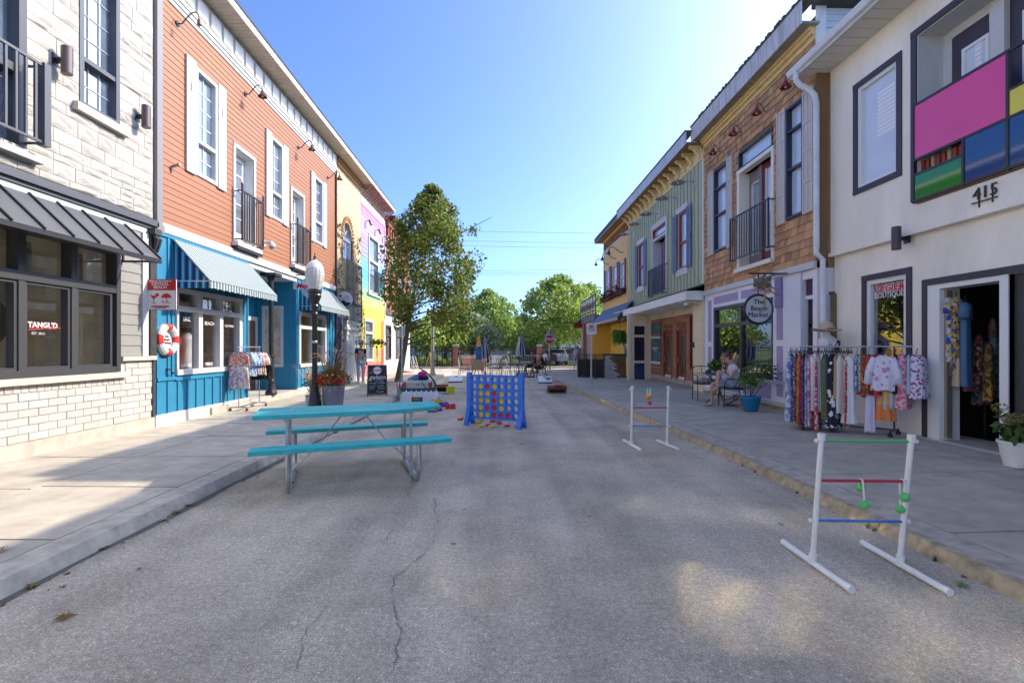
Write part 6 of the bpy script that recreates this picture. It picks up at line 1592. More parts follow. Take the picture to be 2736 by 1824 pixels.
# small wall tap below it
t = thing('wall_hook', 'small black iron hook on the blue wall under the lifebuoy', 'hook', L.pt(lsn+.05, 1.12, 0)); q = L.pt(lsn+.05, 1.15, 0)
mb = MB(); mb.tube([q, q+V(.07,0,0), q+V(.09,.02,-.05), q+V(.06,.05,-.09), q+V(.09,.07,-.06)], .012, 6); mb.lathe([(.03,0),(.03,.01)], q, 10, Matrix.Rotation(pi/2,3,'Y')); mb.build('hook', BLACKM, t)

# ---- wall lamps
def gooseneck(W, s, z, label, group, reach=.42, rise=.12, drop=.05, shade=None, arm=BLACKM, r=.012, plate=BLACKM, name='gooseneck_lamp', tall=False):
 t = thing(name, label, 'wall lamp', W.pt(s, z, 0), 0, group); P = W.pt
 MB().lathe([(.055,-.01),(.055,.02)], P(s,z,.01), 12, Matrix.Rotation(pi/2,3,'Y')).build('wall_plate', plate, t)
 pts = [P(s,z,.0), P(s,z,.10), P(s,z+rise*.5,reach*.35), P(s,z+rise*1.6,reach*.62), P(s,z+rise*1.9,reach*.82), P(s,z+rise*1.5,reach*.97), P(s,z+rise*.4,reach)]
 MB().tube(pts, r, 7).build('arm', arm, t)
 e_ = pts[-1]
 if shade == 'bulb': MB().lathe([(.02,.05),(.035,.0),(.04,-.06),(.015,-.09)], e_, 10).build('socket', M('socket_brown', (.16,.06,.03), .5), t)
 else:
  R0, H0, mt = shade
  MB().lathe([(.025,.04),(.04,.01),(.05,-.02),(R0,-H0),(R0+.008,-H0-.012),(R0-.01,-H0),(.04,-.03)], e_, 18).build('shade', mt, t); MB().ball(e_-V(0,0,H0*.9), .028, 8, 6).build('bulb', M('bulb_white', (.7,.68,.6), .3), t)
 return t
SH = M('shade_bronze', (.10,.05,.035), .4)
nm = ['first','second','third','fourth']
for i, (px, py) in enumerate(((472,64),(654,252),(796,395),(875,475))):
 gooseneck(L, L.S(px), L.Z(px,py), ['bare socket gooseneck lamp at the stone building end of the orange wall', 'gooseneck lamp between the first and second shuttered orange wall windows', 'gooseneck lamp over the second balcony of the orange wall', 'gooseneck lamp at the yellow brick end of the orange wall'][i], 'gooseneck lamps on the orange wall', shade='bulb' if i == 0 else (.10,.10,SH))
RS = M('shade_barn_red', (.26,.012,.02), .4); PA = M('arm_purple', (.20,.05,.30), .5)
for i, (px, py) in enumerate(((1929,405),(1986,353),(2051,297),(2131.7,226))):
 gooseneck(K, max(K.S(px), 9.6), K.Z(px,py), ORD[i]+' red barn lamp on the shingles counting from the green building', 'red barn lamps on the shingle wall', reach=.26, rise=.10, shade=(.11,.10,RS), arm=BLACKM, plate=PA, r=.010)
GS = M('shade_grey_green', (.30,.32,.27), .5)
for i, (px, py, sx, sy) in enumerate(((1856,487,1829,494),(1810,529,1783,535),(1762,571,1739,575),(1729,598,1709,603),(1695,626,1674,629))):
 s = K.S(px); z = K.Z(px,py); t = thing('dish_lamp', ORD[i]+' dish shaped lamp on the green wall counting from the shingle building', 'wall lamp', K.pt(s,z,0), 0, 'dish lamps on the green wall')
 K.part('wall_plate', WHITE, t, (s-.09, s+.09, z-.14, z+.14, .0, .03)); e_ = K.pt(s, z+.02, .55)
 MB().tube([K.pt(s,z,.03), K.pt(s,z+.02,.2), K.pt(s,z+.03,.5), e_], .014, 6).build('arm', GALV, t); MB().lathe([(.03,.07),(.06,.04),(.20,-.02),(.235,-.06),(.225,-.055),(.05,.02)], e_, 20).build('shade', GS, t); MB().ball(e_-V(0,0,.03), .04, 8, 6).build('bulb', M('bulb_white'), t)
Yw_ = Wall(1,6.2)
for i, (px, py) in enumerate(((1666,675),(1646,691),(1627,706))):
 gooseneck(Yw_, Yw_.S(px), Yw_.Z(px,py), ORD[i]+' black gooseneck lamp on the yellow boards counting from the green building', 'black gooseneck lamps on the yellow wall', reach=.75, rise=.16, shade=(.10,.13,BLACKM), r=.02)
for i, px in enumerate((976,1002,1022)):
 s = L.S(px); z = 7.2; t = thing('spot_lamp', ORD[i]+' small twin spot lamp on the pink boards counting from the yellow brick', 'wall lamp', L.pt(s,z,0), 0, 'small spot lamps on the rainbow wall')
 mb = MB(); mb.tube([L.pt(s,z,0), L.pt(s,z,.2)], .025, 6); mb.build('arm', M('spot_pink', (.45,.2,.35), .5), t); MB().tube([L.pt(s-.05,z+.05,.2), L.pt(s-.05,z-.16,.26)], [.05,.06], 8).build('head', M('spot_dark', (.12,.06,.10), .5), t); MB().tube([L.pt(s+.08,z+.05,.2), L.pt(s+.08,z-.16,.26)], [.05,.06], 8).build('head', M('spot_dark'), t)
def cyl_light(W, s, z, label, col, d=.17, h=.37):
 t = thing('cylinder_lamp', label, 'wall lamp', W.pt(s,z,0), 0, 'cylinder wall lamps')
 W.part('wall_plate', BLACKM, t, (s-.055, s+.055, z-.08, z+.08, 0, .03)); W.part('arm', BLACKM, t, (s-.025, s+.025, z-.03, z+.03, .03, d-.04))
 MB().lathe([(.062,-h/2),(.066,-h/2+.01),(.066,h/2-.01),(.06,h/2)], W.pt(s,z,d), 20).build('cylinder', col, t)
BZ = M('lamp_bronze', (.10,.065,.06), .4); cyl_light(L, L.S(145), L.Z(145,166)+.02, 'bronze cylinder lamp between the dark balcony and the stone wall window', BZ); cyl_light(L, L.S(363), L.Z(363,312), 'bronze cylinder lamp on the stone wall next to the downpipe', BZ)
cyl_light(Z_, Z_.S(2426), Z_.Z(2426,637), 'dark cylinder lamp on the stucco ledge over the boutique', M('lamp_plum', (.05,.035,.055), .4), d=.19)
def camera_dome(W, s, z, label, d=.25):
 t = thing('security_camera', label, 'camera', W.pt(s,z,0), 0, 'security cameras')
 W.part('bracket', WHITEW, t, (s-.06, s+.06, z-.05, z+.09, 0, .06)); MB().tube([W.pt(s,z+.04,.05), W.pt(s,z+.05,d), W.pt(s,z,d)], .035, 8).build('arm', WHITEW, t); MB().lathe([(.07,.03),(.085,-.02),(.085,-.06)], W.pt(s,z,d), 14).build('housing', WHITEW, t); MB().ball(W.pt(s,z-.06,d), .07, 10, 7).build('dome', M('dome_grey', (.25,.26,.28), .1), t)
camera_dome(L, L.S(700), L.Z(706,655), 'white dome camera under the first orange balcony')
camera_dome(K, g0+.35, 2.93, 'white dome camera under the near end of the cream canopy', d=.42); camera_dome(K, cy1-1.2, 2.93, 'white dome camera under the far end of the cream canopy', d=.42)
t = thing('tap', 'small metal fitting on the orange boards beside the first window', 'wall fitting', L.pt(L.S(455), L.Z(455,447), 0)); q = L.pt(L.S(455), L.Z(455,447), 0)
mb = MB(); mb.tube([q, q+V(.12,.02,.05)], .025, 6); mb.ball(q+V(.13,.03,.06), .035, 8, 5); mb.tube([q+V(.02,0,0), q+V(.03,0,-.1)], .015, 5); mb.build('fitting', M('fitting_steel', (.35,.3,.27), .4, metal=.6), t)

# ---- street toys near the maple
def bx(name, mat, par, x, y, z, sx, sy, sz, rz=0.0, bev=.0):
 mb = MB(); mb.box(-sx/2,sx/2,-sy/2,sy/2,0,sz); mb.xf(Matrix.Translation((x,y,z)) @ Matrix.Rotation(rz,4,'Z')); return mb.build(name, mat, par)
tx = at_y(1117,1058,13.4); X0_ = at_y(1069,1058,13.4).x; X1_ = at_y(1166,1058,13.4).x
t = thing('tetris_box', 'white wooden game box with zigzag top edge and rainbow TETRIS plate', 'game box', (tx.x, 13.4, 0))
k = 7; W_ = X1_-X0_; out = [(X0_,0),(X1_,0)] + [q for i in range(k-1,-1,-1) for q in ((X0_+W_*(i+.98)/k, .235),(X0_+W_*(i+.5)/k, .335),(X0_+W_*(i+.02)/k, .235))]
GW = M('game_white', (.70,.71,.73), .45, noise=(3,.04))
MB().prism(out, lambda x,z:(x,13.4,z), lambda x,z:(x,13.48,z)).build('front_board', GW, t); MB().prism(out, lambda x,z:(x,13.85,z), lambda x,z:(x,13.9,z)).build('rear_board', GW, t); MB().box(X0_,X0_+.03,13.48,13.85,0,.22).box(X1_-.03,X1_,13.48,13.85,0,.22).build('side_board', GW, t)
cx_ = (X0_+X1_)/2-.03; MB().box(cx_-.15,cx_+.15,13.385,13.398,.06,.18).build('name_plate', BLACKM, t)
for ch_, dx_, cc in zip('TETRIS', (-.115,-.07,-.022,.025,.065,.105), ((.6,.02,.02),(.7,.25,.01),(.7,.55,.02),(.05,.5,.05),(.02,.35,.6),(.3,.05,.5))): lettering(t, ch_, (cx_+dx_, 13.38, .12), .085, 'camera', M('neon_%s_%d' % (ch_, int(cc[0]*100)), cc, .4), bold=.003)
cy_ = 14.35
c0_, c1_ = at_y(1073,1040,cy_).x, at_y(1160,1040,cy_).x
t = thing('green_tote', 'dark green plastic tote under the grey cooler', 'storage box', ((c0_+c1_)/2, cy_, 0))
MB().hexa([(c0_+.06,cy_,0),(c1_-.06,cy_,0),(c1_-.06,cy_+.45,0),(c0_+.06,cy_+.45,0),(c0_,cy_-.03,.30),(c1_,cy_-.03,.30),(c1_,cy_+.48,.30),(c0_,cy_+.48,.30)]).build('tub', M('tote_green', (.012,.11,.085), .45), t); MB().box(c0_-.03,c1_+.03,cy_-.05,cy_+.5,.30,.345).build('lid', M('tote_green'), t)
t = thing('cooler', 'grey lidded cool box with red corner latches standing on the green tote', 'cool box', ((c0_+c1_)/2, cy_, .345))
CG = M('cooler_grey', (.50,.49,.46), .5); MB().box(c0_+.04,c1_-.05,cy_-.02,cy_+.42,.347,.50).build('body', CG, t); MB().hexa([(c0_+.02,cy_-.04,.50),(c1_-.03,cy_-.04,.50),(c1_-.03,cy_+.44,.50),(c0_+.02,cy_+.44,.50),(c0_+.06,cy_,.575),(c1_-.07,cy_,.575),(c1_-.07,cy_+.4,.575),(c0_+.06,cy_+.4,.575)]).build('lid', CG, t)
for x in (c0_+.06, c1_-.16): MB().box(x,x+.07,cy_-.05,cy_-.035,.36,.52).build('latch', M('latch_red', (.55,.03,.02), .4), t)
MB().box((c0_+c1_)/2-.04,(c0_+c1_)/2+.04,cy_-.045,cy_-.038,.45,.48).build('badge', M('badge_red', (.5,.15,.12), .5), t)
t = thing('clothes_heap', 'heap of pink, blue and navy beach things on the grey cooler', 'towels', ((c0_+c1_)/2+.05, cy_+.2, .575)); xm_ = (c0_+c1_)/2
for dx_, dz_, r_, mt, nm_ in ((-.08,.05,.13,M('cloth_sky', (.10,.22,.45), .9, noise=(14,.3)),'blue_towel'),(.12,.06,.15,M('cloth_navy', (.015,.02,.07), .9, noise=(14,.3)),'navy_bag'),(.10,.17,.12,M('cloth_pink', (.62,.03,.22), .9, noise=(14,.3)),'pink_towel'),(-.22,.02,.10,M('cloth_grey', (.3,.33,.34), .9),'grey_towel')):
 mb = MB(); mb.ball((xm_+dx_, cy_+.18, .575+dz_), r_, 14, 10, (1.15,.9,.75))
 mb.v = [tuple(V(*v_)+V(rnd.gauss(0,.012),rnd.gauss(0,.012),rnd.gauss(0,.012))) for v_ in mb.v]; mb.build(nm_, mt, t, smooth=True)
t = thing('trolley_handle', 'curved black trolley with strap leaning over the cool box', 'trolley', (c1_-.05, cy_-.08, 0))
mb = MB(); mb.tube([at_y(1117,981,cy_-.1), at_y(1137,993,cy_-.1), at_y(1152,1007,cy_-.1), at_y(1162,1022,cy_-.1), at_y(1164,1032,cy_-.1), at_y(1152,1040,cy_-.1)], [.014,.022,.026,.028,.026,.02], 8); mb.build('handle', BLACKM, t); MB().tube([at_y(1126,1018,cy_-.1), at_y(1138,1038,cy_-.1), at_y(1146,1043,cy_-.1), at_y(1152,1036,cy_-.1), at_y(1154,1018,cy_-.1)], .012, 6).build('strap', BLACKM, t)
t = thing('striped_bag', 'red and white striped beach bag against the cool box', 'bag', (c0_-.09, cy_+.1, .2)); mb = MB(); mb.ball((c0_-.08, cy_+.15, .42), .13, 12, 9, (.8,.9,.8)); mb.build('bag', stripe_mat('bag_stripe', 'X', .08, [(0,(.6,.03,.1)),(.5,(.7,.68,.66))]), t); MB().tube([(c0_-.17,cy_+.15,.47),(c0_-.08,cy_+.15,.62),(c0_+.0,cy_+.15,.47)], .01, 6).build('strap', M('strap_grey', (.4,.38,.37), .8), t); MB().box(c0_-.16,c0_-.0,cy_+.08,cy_+.22,0,.34).build('stand', M('strap_grey'), t)
def bucket(label, p, r, h, mat, handle=True, sq=1.0):
 t = thing('bucket', label, 'bucket', p, 0, 'toy buckets'); MB().lathe([(r*.78,0),(r*.8,.01),(r,h),(r*1.04,h),(r*1.04,h-.02),(r*.95,h-.015),(r*.76,.03)], p, 20).build('pail', mat, t, smooth=False)
 if handle: MB().tube([p+V(r*cos(a)*1.0, 0, h+r*.9*sin(a)) for a in [pi*i/10 for i in range(11)]], .007, 5).build('handle', WHITE, t)
g = ground(1204,1052); bucket('bright yellow bucket standing on the asphalt near the brown game board', g, .155, .245, M('bucket_yellow', (.66,.66,.02), .4), False)
g = ground(1178,1073); bucket('small white pail with a handle behind the toy blocks', g, .09, .15, GW)
def block(label, px, py, cols, mat, rz=0, s=.13, at=None):
 g = ground(px, py); t = thing('toy_block', label, 'toy block', (g.x, g.y, 0), rz, 'foam toy blocks'); B2 = base_matrix(t)
 for i in range(cols):
  mb = MB(); e_ = .012
  x = (i-(cols-1)/2)*s
  mb.hexa([(x-s/2,0,0),(x+s/2,0,0),(x+s/2,s,0),(x-s/2,s,0),(x-s/2+e_,e_,s),(x+s/2-e_,e_,s),(x+s/2-e_,s-e_,s),(x-s/2+e_,s-e_,s)]); mb.xf(B2); mb.build('cube', mat, t)
block('red double block on the asphalt beside the purple one', 1203,1093,2,M('block_red',(.55,.01,.015),.45)); block('purple double block behind the red and blue ones', 1186,1088,2,M('block_purple',(.13,.02,.34),.45),.2); block('dark blue cube block at the splintered table end', 1174.5,1098,1,M('block_blue',(.02,.02,.30),.45),.1,.12)
block('yellow triple block beside the white pail', 1168,1078,3,M('block_yellow',(.66,.50,.01),.45),.1,.12); block('yellow block just behind the table top', 1160,1085,1,M('block_yellow'),.3,.13); block('red block at the foot of the white zigzag box', 1076,1077,2,M('block_red'),0,.08)
g = ground(1153,1101); t = thing('blue_scoop', 'flat dark blue toy scoop lying beside the blue block', 'toy', g); MB().hexa([(g.x-.1,g.y,.0),(g.x+.14,g.y,.0),(g.x+.14,g.y+.1,.0),(g.x-.1,g.y+.1,.0),(g.x-.09,g.y,.035),(g.x+.12,g.y,.02),(g.x+.12,g.y+.1,.02),(g.x-.09,g.y+.1,.035)]).build('scoop', M('block_navy', (.01,.012,.07), .5), t)
g = ground(1185,1052); t = thing('toy_disc', 'flat blue plastic disc on the asphalt by the yellow bucket', 'toy', g); MB().lathe([(.11,0),(.12,.02),(.1,.03)], g, 16).build('rim', M('lid_blue', (.05,.08,.35), .5), t)

# ---- cornhole boards
def cornhole(label, p, rz, top, side, w_=.6, ln=.95, hl_=.26, hf=.07, legs=True):
 t = thing('cornhole_board', label, 'game board', p, rz, 'cornhole boards'); B2 = base_matrix(t)
 def cb(n_, m_, mb): mb.xf(B2); return mb.build(n_, m_, t)
 cb('deck', top, MB().hexa([(-w_/2,0,hf-.02),(w_/2,0,hf-.02),(w_/2,ln,hl_-.02),(-w_/2,ln,hl_-.02),(-w_/2,0,hf),(w_/2,0,hf),(w_/2,ln,hl_),(-w_/2,ln,hl_)]))
 cb('front_board', side, MB().box(-w_/2,w_/2,.0,.02,0.0,hf-.021))
 for s in (-1,1): cb('side_board', side, MB().hexa([(s*w_/2-.02*(s>0),.021,0.0),(s*w_/2+.02*(s<0),.021,.0),(s*w_/2+.02*(s<0),ln,hl_-.11),(s*w_/2-.02*(s>0),ln,hl_-.11),(s*w_/2-.02*(s>0),.021,hf-.021),(s*w_/2+.02*(s<0),.021,hf-.021),(s*w_/2+.02*(s<0),ln,hl_-.021),(s*w_/2-.02*(s>0),ln,hl_-.021)]))
 cb('rear_board', side, MB().box(-w_/2,w_/2,ln-.02,ln,hl_-.11,hl_-.022))
 for s in (-1,1): cb('leg', side, MB().bar((s*(w_/2-.05),ln-.06,hl_-.03),(s*(w_/2-.03),ln-.02,0),.04,.03))
 sl_ = (hl_-hf)/ln; mb = MB(); mb.prism([(.075*cos(2*pi*i/14), ln-.2+.075*sin(2*pi*i/14)) for i in range(14)], lambda x,y:(x,y,hf+sl_*y+.003), lambda x,y:(x,y,hf+sl_*y+.001)); cb('hole', M('hole_black', (.01,.01,.01), .9), mb); return t
DKW = M('board_dark_wood', (.11,.035,.02), .6); BRW = M('board_brown', (.20,.075,.035), .6, noise=(8,.2)); BTOP = M('board_white', (.60,.61,.66), .4)
g = ground(1217,1022); cornhole('white topped game board on the sunny crossing with dark edge', g, radians(2), BTOP, DKW); g = ground(1457,1024); cb_ = cornhole('white topped game board with bean bags lying on it', g, radians(-3), BTOP, DKW)
for i, (dx_, dy_) in enumerate(((.10,.45),(.18,.52),(.14,.38))):
 q = base_matrix(cb_) @ V(dx_,dy_,.2); t = thing('bean_bag', ['dark bean bag on the white game board, middle of three','dark bean bag on the white game board, highest of three','dark bean bag on the white game board, lowest of three'][i], 'bean bag', q, rnd.random(), 'bean bags'); MB().ball(q, .075, 10, 6, (1,1,.35)).build('bag', M('bag_slate', (.05,.08,.12), .8), t)
g = ground(1495,1051); cornhole('brown wooden game board seen from its raised rear end', g+V(.0,.95,0), pi-.08, BRW, BRW, w_=.66); g = ground(1172,1046); cornhole('brown wooden game board tucked behind the cool box', g+V(-.05,.8,0), pi+.1, BRW, BRW)
q = at_y(1496,1029,15.6); t = thing('red_cloth', 'crumpled dark red cloth on the brown game board', 'cloth', q); MB().ball(V(q.x,16.0,.27), .12, 10, 6, (1.6,1,.35)).build('cloth', M('cloth_maroon', (.22,.02,.03), .9), t)
g = ground(1094,1002); t = thing('red_ramp', 'low orange red wedge ramp on the sunny pavement', 'ramp', g); MB().hexa([(g.x-.5,g.y,.0),(g.x+.75,g.y,.0),(g.x+.75,g.y+.7,.0),(g.x-.5,g.y+.7,.0),(g.x-.5,g.y,.26),(g.x+.75,g.y,.02),(g.x+.75,g.y+.7,.02),(g.x-.5,g.y+.7,.26)]).build('ramp', M('ramp_red', (.48,.07,.03), .5), t)

# ---- fallen leaves and litter
def leaf(px, py, z, size, col, label, dead=True):
 g = ground(px, py, z); a0 = rnd.uniform(0,6); mb = MB(); n = 10; mb.v.append((g.x,g.y,z+.012))
 for i in range(n*2):
  a = a0+pi*i/n; r = size*((1.0,.45)[i % 2])*(1 if abs(a-a0-pi) > .5 else .5); mb.v.append((g.x+r*cos(a), g.y+r*sin(a), z+.006+rnd.random()*.025*size/.06))
 for i in range(n*2): mb.f.append((0, i+1, (i+1) % (n*2)+1))
 o = mb.build('fallen_leaf', col, None); tag(o, label, 'leaf', 'fallen leaves')
LB1 = M('leaf_ochre', (.20,.12,.02), .8, noise=(30,.4)); LB2 = M('leaf_brown', (.16,.08,.03), .8, noise=(30,.4)); LB3 = M('leaf_pale', (.38,.32,.24), .8); LB4 = M('leaf_green', (.12,.22,.05), .7)
for px, py, z, s_, c_, lb in ((175,1652,0,.055,LB1,'large ochre maple leaf lying alone on the dark asphalt'),(276,1468,0,.045,LB2,'brown curled leaf just off the kerb by the lit pavement'),(505,1352,0,.05,LB2,'ochre brown leaf in the gutter nearest the picnic table leg'),(470,1372,0,.05,LB1,'ochre leaf clump in the gutter halfway along the kerb'),(440,1390,0,.045,LB3,'pale dry leaf in the gutter halfway along the kerb'),(85,1570,0,.05,LB1,'green brown leaf in the gutter near the camera'),(168,1570,0,.025,LB1,'tiny yellow leaf on the asphalt near the gutter'),(10,1471,.12,.05,LB3,'pale brown leaf on the sunlit paving at the picture edge'),(372,1521,0,.02,LB2,'scrap of brown leaf on the asphalt'),(880,1155,.0,.06,LB2,'brown leaf under the far bench of the picnic table'),(897,1157,.0,.06,LB1,'yellow green leaf under the far bench of the picnic table'),(2086,1403,0,.035,LB4,'small green leaf on the road beside the near ladder game'),(2572,1566,0,.045,LB4,'green leaf at the foot of the kerb behind the near ladder game'),(1135,1070,0,.03,LB2,'brown scrap near the white game box'),(262,1178,.13,.03,LB2,'little brown leaf at the foot of the white brick wall'),(640,1130,.13,.02,LB2,'brown leaf scrap on the shadowed paving')): leaf(px, py, z, s_, c_, lb)
mb = MB()
for i in range(60):
 if rnd.random() < .5: x, y, z = rk(yy := rnd.uniform(2.5,12))-.03-abs(rnd.gauss(0,.03)), yy, .004
 else: x, y, z = LK+.05+abs(rnd.gauss(0,.12)), rnd.uniform(2.5,9), .004
 r = rnd.uniform(.008,.022); mb.quad((x-r,y,z),(x,y-r,z+.004),(x+r,y,z),(x,y+r,z+.006))
mb.build('leaf_litter', LB2, None, kind='stuff')
mb = MB()
for px, py in ((2010,1245),(2050,1262),(2160,1317),(2395,1410),(2420,1418),(2560,1498),(1905,1178)):
 for k in range(14):
  g = ground(px+rnd.gauss(0,9), py, .0); g.x = rk(g.y)-.01+rnd.uniform(-.02,.02); h_ = rnd.uniform(.02,.06); a = rnd.uniform(0,6)
  mb.quad((g.x,g.y-.006,.0),(g.x,g.y+.006,.0),(g.x+.02*cos(a),g.y+.02*sin(a),h_))
mb.build('kerb_weeds', LEAFG, None, kind='stuff')
# ------------------------------------------------------------------ clothes racks and garments
def garment(name, label, cat, group, p, axis, width, thick, ztop, zbot, mat, flare=1.25, sleeves=0.0, pleats=7, shoulders=True, slant=0.0, hanger=BLACKM, hem=None):
 """Cloth hanging from p: AXIS is the direction of its width; soft pleats deepen towards the hem."""
 t = thing(name, label, cat, p, 0, group)
 ax = axis.normalized(); nx = V(-ax.y, ax.x, 0); n = 28; rows = 9; mb = MB(); ph = rnd.uniform(0,6)
 for i in range(rows+1):
  f = i/rows; z = ztop+(zbot-ztop)*f
  wv = width*(.30+.70*min(1, f/.09) if shoulders else .8+.2*f)*(1+(flare-1)*f)*.5
  tv = thick*(.5+.5*min(1,f/.1))*(1+(flare-1)*f*.8)*.5
  for j in range(n):
   a = 2*pi*j/n; r = 1+.34*f*sin(a*pleats+ph)+.05*f*sin(a*3+ph*2)
   q = V(p.x,p.y,0)+ax*(cos(a)*wv*(1+.09*f*sin(a*pleats+ph+1)))+nx*(sin(a)*tv*r+slant*f)
   mb.v.append((q.x, q.y, z+.012*sin(a*5+ph)*(f > .95)))
 for i in range(rows):
  for j in range(n): A = i*n+j; B = i*n+(j+1) % n; mb.f.append((A,B,B+n,A+n))
 mb.f.append(tuple(range(n)))
 mb.build('cloth', mat, t, smooth=True)
 if hem:
  m2 = MB(); base = rows*n
  z2 = zbot-hem[0]
  for f_, zz in ((1.02, zbot+.03), (1.25, z2)):
   for j in range(n):
    v_ = mb.v[base+j]; c = V(p.x+nx.x*slant,p.y+nx.y*slant,0); q = c+(V(v_[0],v_[1],0)-c)*f_; m2.v.append((q.x,q.y,zz))
  for j in range(n): A = j; B = (j+1) % n; m2.f.append((A,B,B+n,A+n))
  m2.build('hem_tier', hem[1], t, smooth=True)
 if sleeves:
  for s in (-1,1):
   q = V(p.x,p.y,ztop-.04)+ax*s*width*.42
   MB().tube([q, q+ax*s*.07+V(0,0,-sleeves*.5), q+ax*s*.09+V(0,0,-sleeves)], [thick*.55, thick*.6, thick*.62], 10).build('sleeve', mat, t, smooth=True)
 top = V(p.x,p.y,ztop)
 MB().tube([top-ax*width*.22+V(0,0,-.02), top+V(0,0,.03), top+V(0,0,.06), top+nx*.015+V(0,0,.085), top+V(0,0,.10)], .006, 5).build('hanger', hanger, t)
 return t
def rack(label, a, b, zr, ends, mat, wheel, name='clothes_rack'):
 """a, b: rail ends; ends: two wheel positions for each upright."""
 t = thing(name, label, 'clothes rack', (a+b)/2)
 MB().tube([V(a.x,a.y,zr), V(b.x,b.y,zr)], .013, 8).build('rail', M('rail_steel', (.6,.6,.6), .3, metal=.8), t)
 mids = []
 for (p, q), top in zip(ends, (a, b)):
  m_ = (p+q)/2; mids.append(m_)
  MB().tube([p+V(0,0,.10), q+V(0,0,.10)], .016, 8).build('foot_bar', mat, t)
  MB().tube([m_+V(0,0,.10), V(m_.x,m_.y,zr)], .013, 8).build('upright', mat, t)
  for w_ in (p, q):
   MB().lathe([(.038,-.013),(.04,-.008),(.04,.008),(.038,.013)], w_+V(0,0,.04), 14, Matrix.Rotation(pi/2,3,'Y')).build('caster', wheel, t)
   MB().bar(w_+V(0,0,.06), w_+V(0,0,.11), .022).build('fork', mat, t)
 MB().tube([mids[0]+V(0,0,.11), mids[1]+V(0,0,.11)], .012, 8).build('lower_bar', mat, t); MB().tube([mids[0]+V(.03,.04,.105), mids[1]+V(.03,.04,.105)], .010, 8).build('lower_bar', mat, t)
 return t
zp = .145
wl_ = (ground(2145,1149,zp), ground(2176,1142,zp)); wr_ = (ground(2378,1170,zp), ground(2400,1163,zp))
mA, mB = (wl_[0]+wl_[1])/2, (wr_[0]+wr_[1])/2; dr_ = (mB-mA).normalized()
def on_rail(px):
 r = ray(px, HZP); den = r.x*dr_.y - r.y*dr_.x
 t_ = (mA.x*dr_.y - mA.y*dr_.x)/den; return V(r.x*t_, r.y*t_, 0), t_
ZR_ = 1.565
rack('long black wheeled rack crowded with dresses outside the stucco boutique', on_rail(2136)[0], on_rail(2436)[0], ZR_, (wl_, wr_), M('rack_black', (.03,.03,.032), .4), M('caster_black', (.02,.02,.02), .4))
px_ = V(-dr_.y, dr_.x, 0); px_ = px_ if px_.y < 0 else -px_          # toward the street
C = {
 'ombre': cloth_mat('print_ombre_blue', [(.55,.56,.62),(.10,.16,.34),(.45,.46,.55),(.20,.24,.45)], 9),
 'plumw': cloth_mat('print_plum', [(.06,.015,.08),(.50,.45,.52),(.10,.02,.10),(.16,.05,.16)], 34),
 'orange': cloth_mat('print_orange', [(.62,.16,.02),(.66,.30,.03),(.45,.05,.03),(.60,.2,.02)], 26),
 'bpp': cloth_mat('print_black_pink', [(.02,.015,.03),(.45,.03,.22),(.10,.03,.2),(.03,.02,.04)], 34),
 'turq': cloth_mat('print_turquoise', [(.16,.45,.45),(.40,.58,.56),(.05,.18,.2),(.22,.5,.48)], 24),
 'pinktd': cloth_mat('print_pink', [(.60,.14,.36),(.66,.36,.48),(.58,.08,.28),(.62,.45,.52)], 14),
 'white': M('cloth_white', (.70,.69,.70), .85, noise=(6,.05)),
 'cream': M('cloth_cream', (.62,.58,.50), .85, noise=(6,.06)),
 'denim': M('cloth_pale_denim', (.40,.46,.54), .85, noise=(20,.08)),
 'olive': cloth_mat('print_olive', [(.09,.115,.045),(.13,.15,.06),(.07,.09,.035),(.16,.17,.08)], 55),
 'bw': cloth_mat('print_black_white', [(.008,.008,.02),(.01,.01,.03),(.62,.62,.64),(.008,.008,.02)], 16),
 'tan': M('cloth_tan', (.42,.28,.14), .85), 'redfl': cloth_mat('print_red_floral', [(.50,.03,.02),(.52,.06,.03),(.60,.50,.48),(.45,.02,.03)], 22),
 'bluew': cloth_mat('print_blue_white', [(.10,.18,.45),(.55,.58,.66),(.04,.06,.2),(.22,.32,.6)], 26),
 'greenp': cloth_mat('print_green_pale', [(.45,.5,.38),(.2,.3,.14),(.55,.55,.46)], 26),
 'hawaii': cloth_mat('print_hawaii', [(.50,.02,.015),(.02,.012,.02),(.62,.20,.02),(.45,.03,.03),(.05,.12,.04)], 20),
 'redtop': cloth_mat('print_red', [(.48,.012,.03),(.55,.03,.05),(.15,.01,.015),(.58,.08,.12)], 18),
 'tdwhite': cloth_mat('print_white_dyed', [(.66,.64,.74)]*8+[(.48,.25,.42),(.60,.58,.72)], 17),
 'lav': M('cloth_lavender', (.58,.54,.66), .85, noise=(5,.06)), 'peach': M('cloth_peach', (.64,.30,.16), .85, noise=(3,.12)), 'coral': M('cloth_orange', (.66,.20,.055), .85, noise=(5,.08)),
 'rain': cloth_mat('print_tiedye', [(.15,.5,.5),(.5,.55,.1),(.62,.5,.05),(.35,.55,.6)], 7),
 'pinkfl': cloth_mat('print_pink_floral', [(.60,.14,.26),(.64,.40,.44),(.58,.06,.18),(.64,.5,.42)], 26), 'kim': cloth_mat('print_kimono', [(.62,.60,.66),(.64,.62,.66),(.40,.06,.22),(.12,.10,.28),(.62,.6,.66)], 24),
 'ltblue': M('cloth_light_blue', (.36,.48,.58), .85), 'black': M('cloth_black', (.012,.012,.016), .85)}
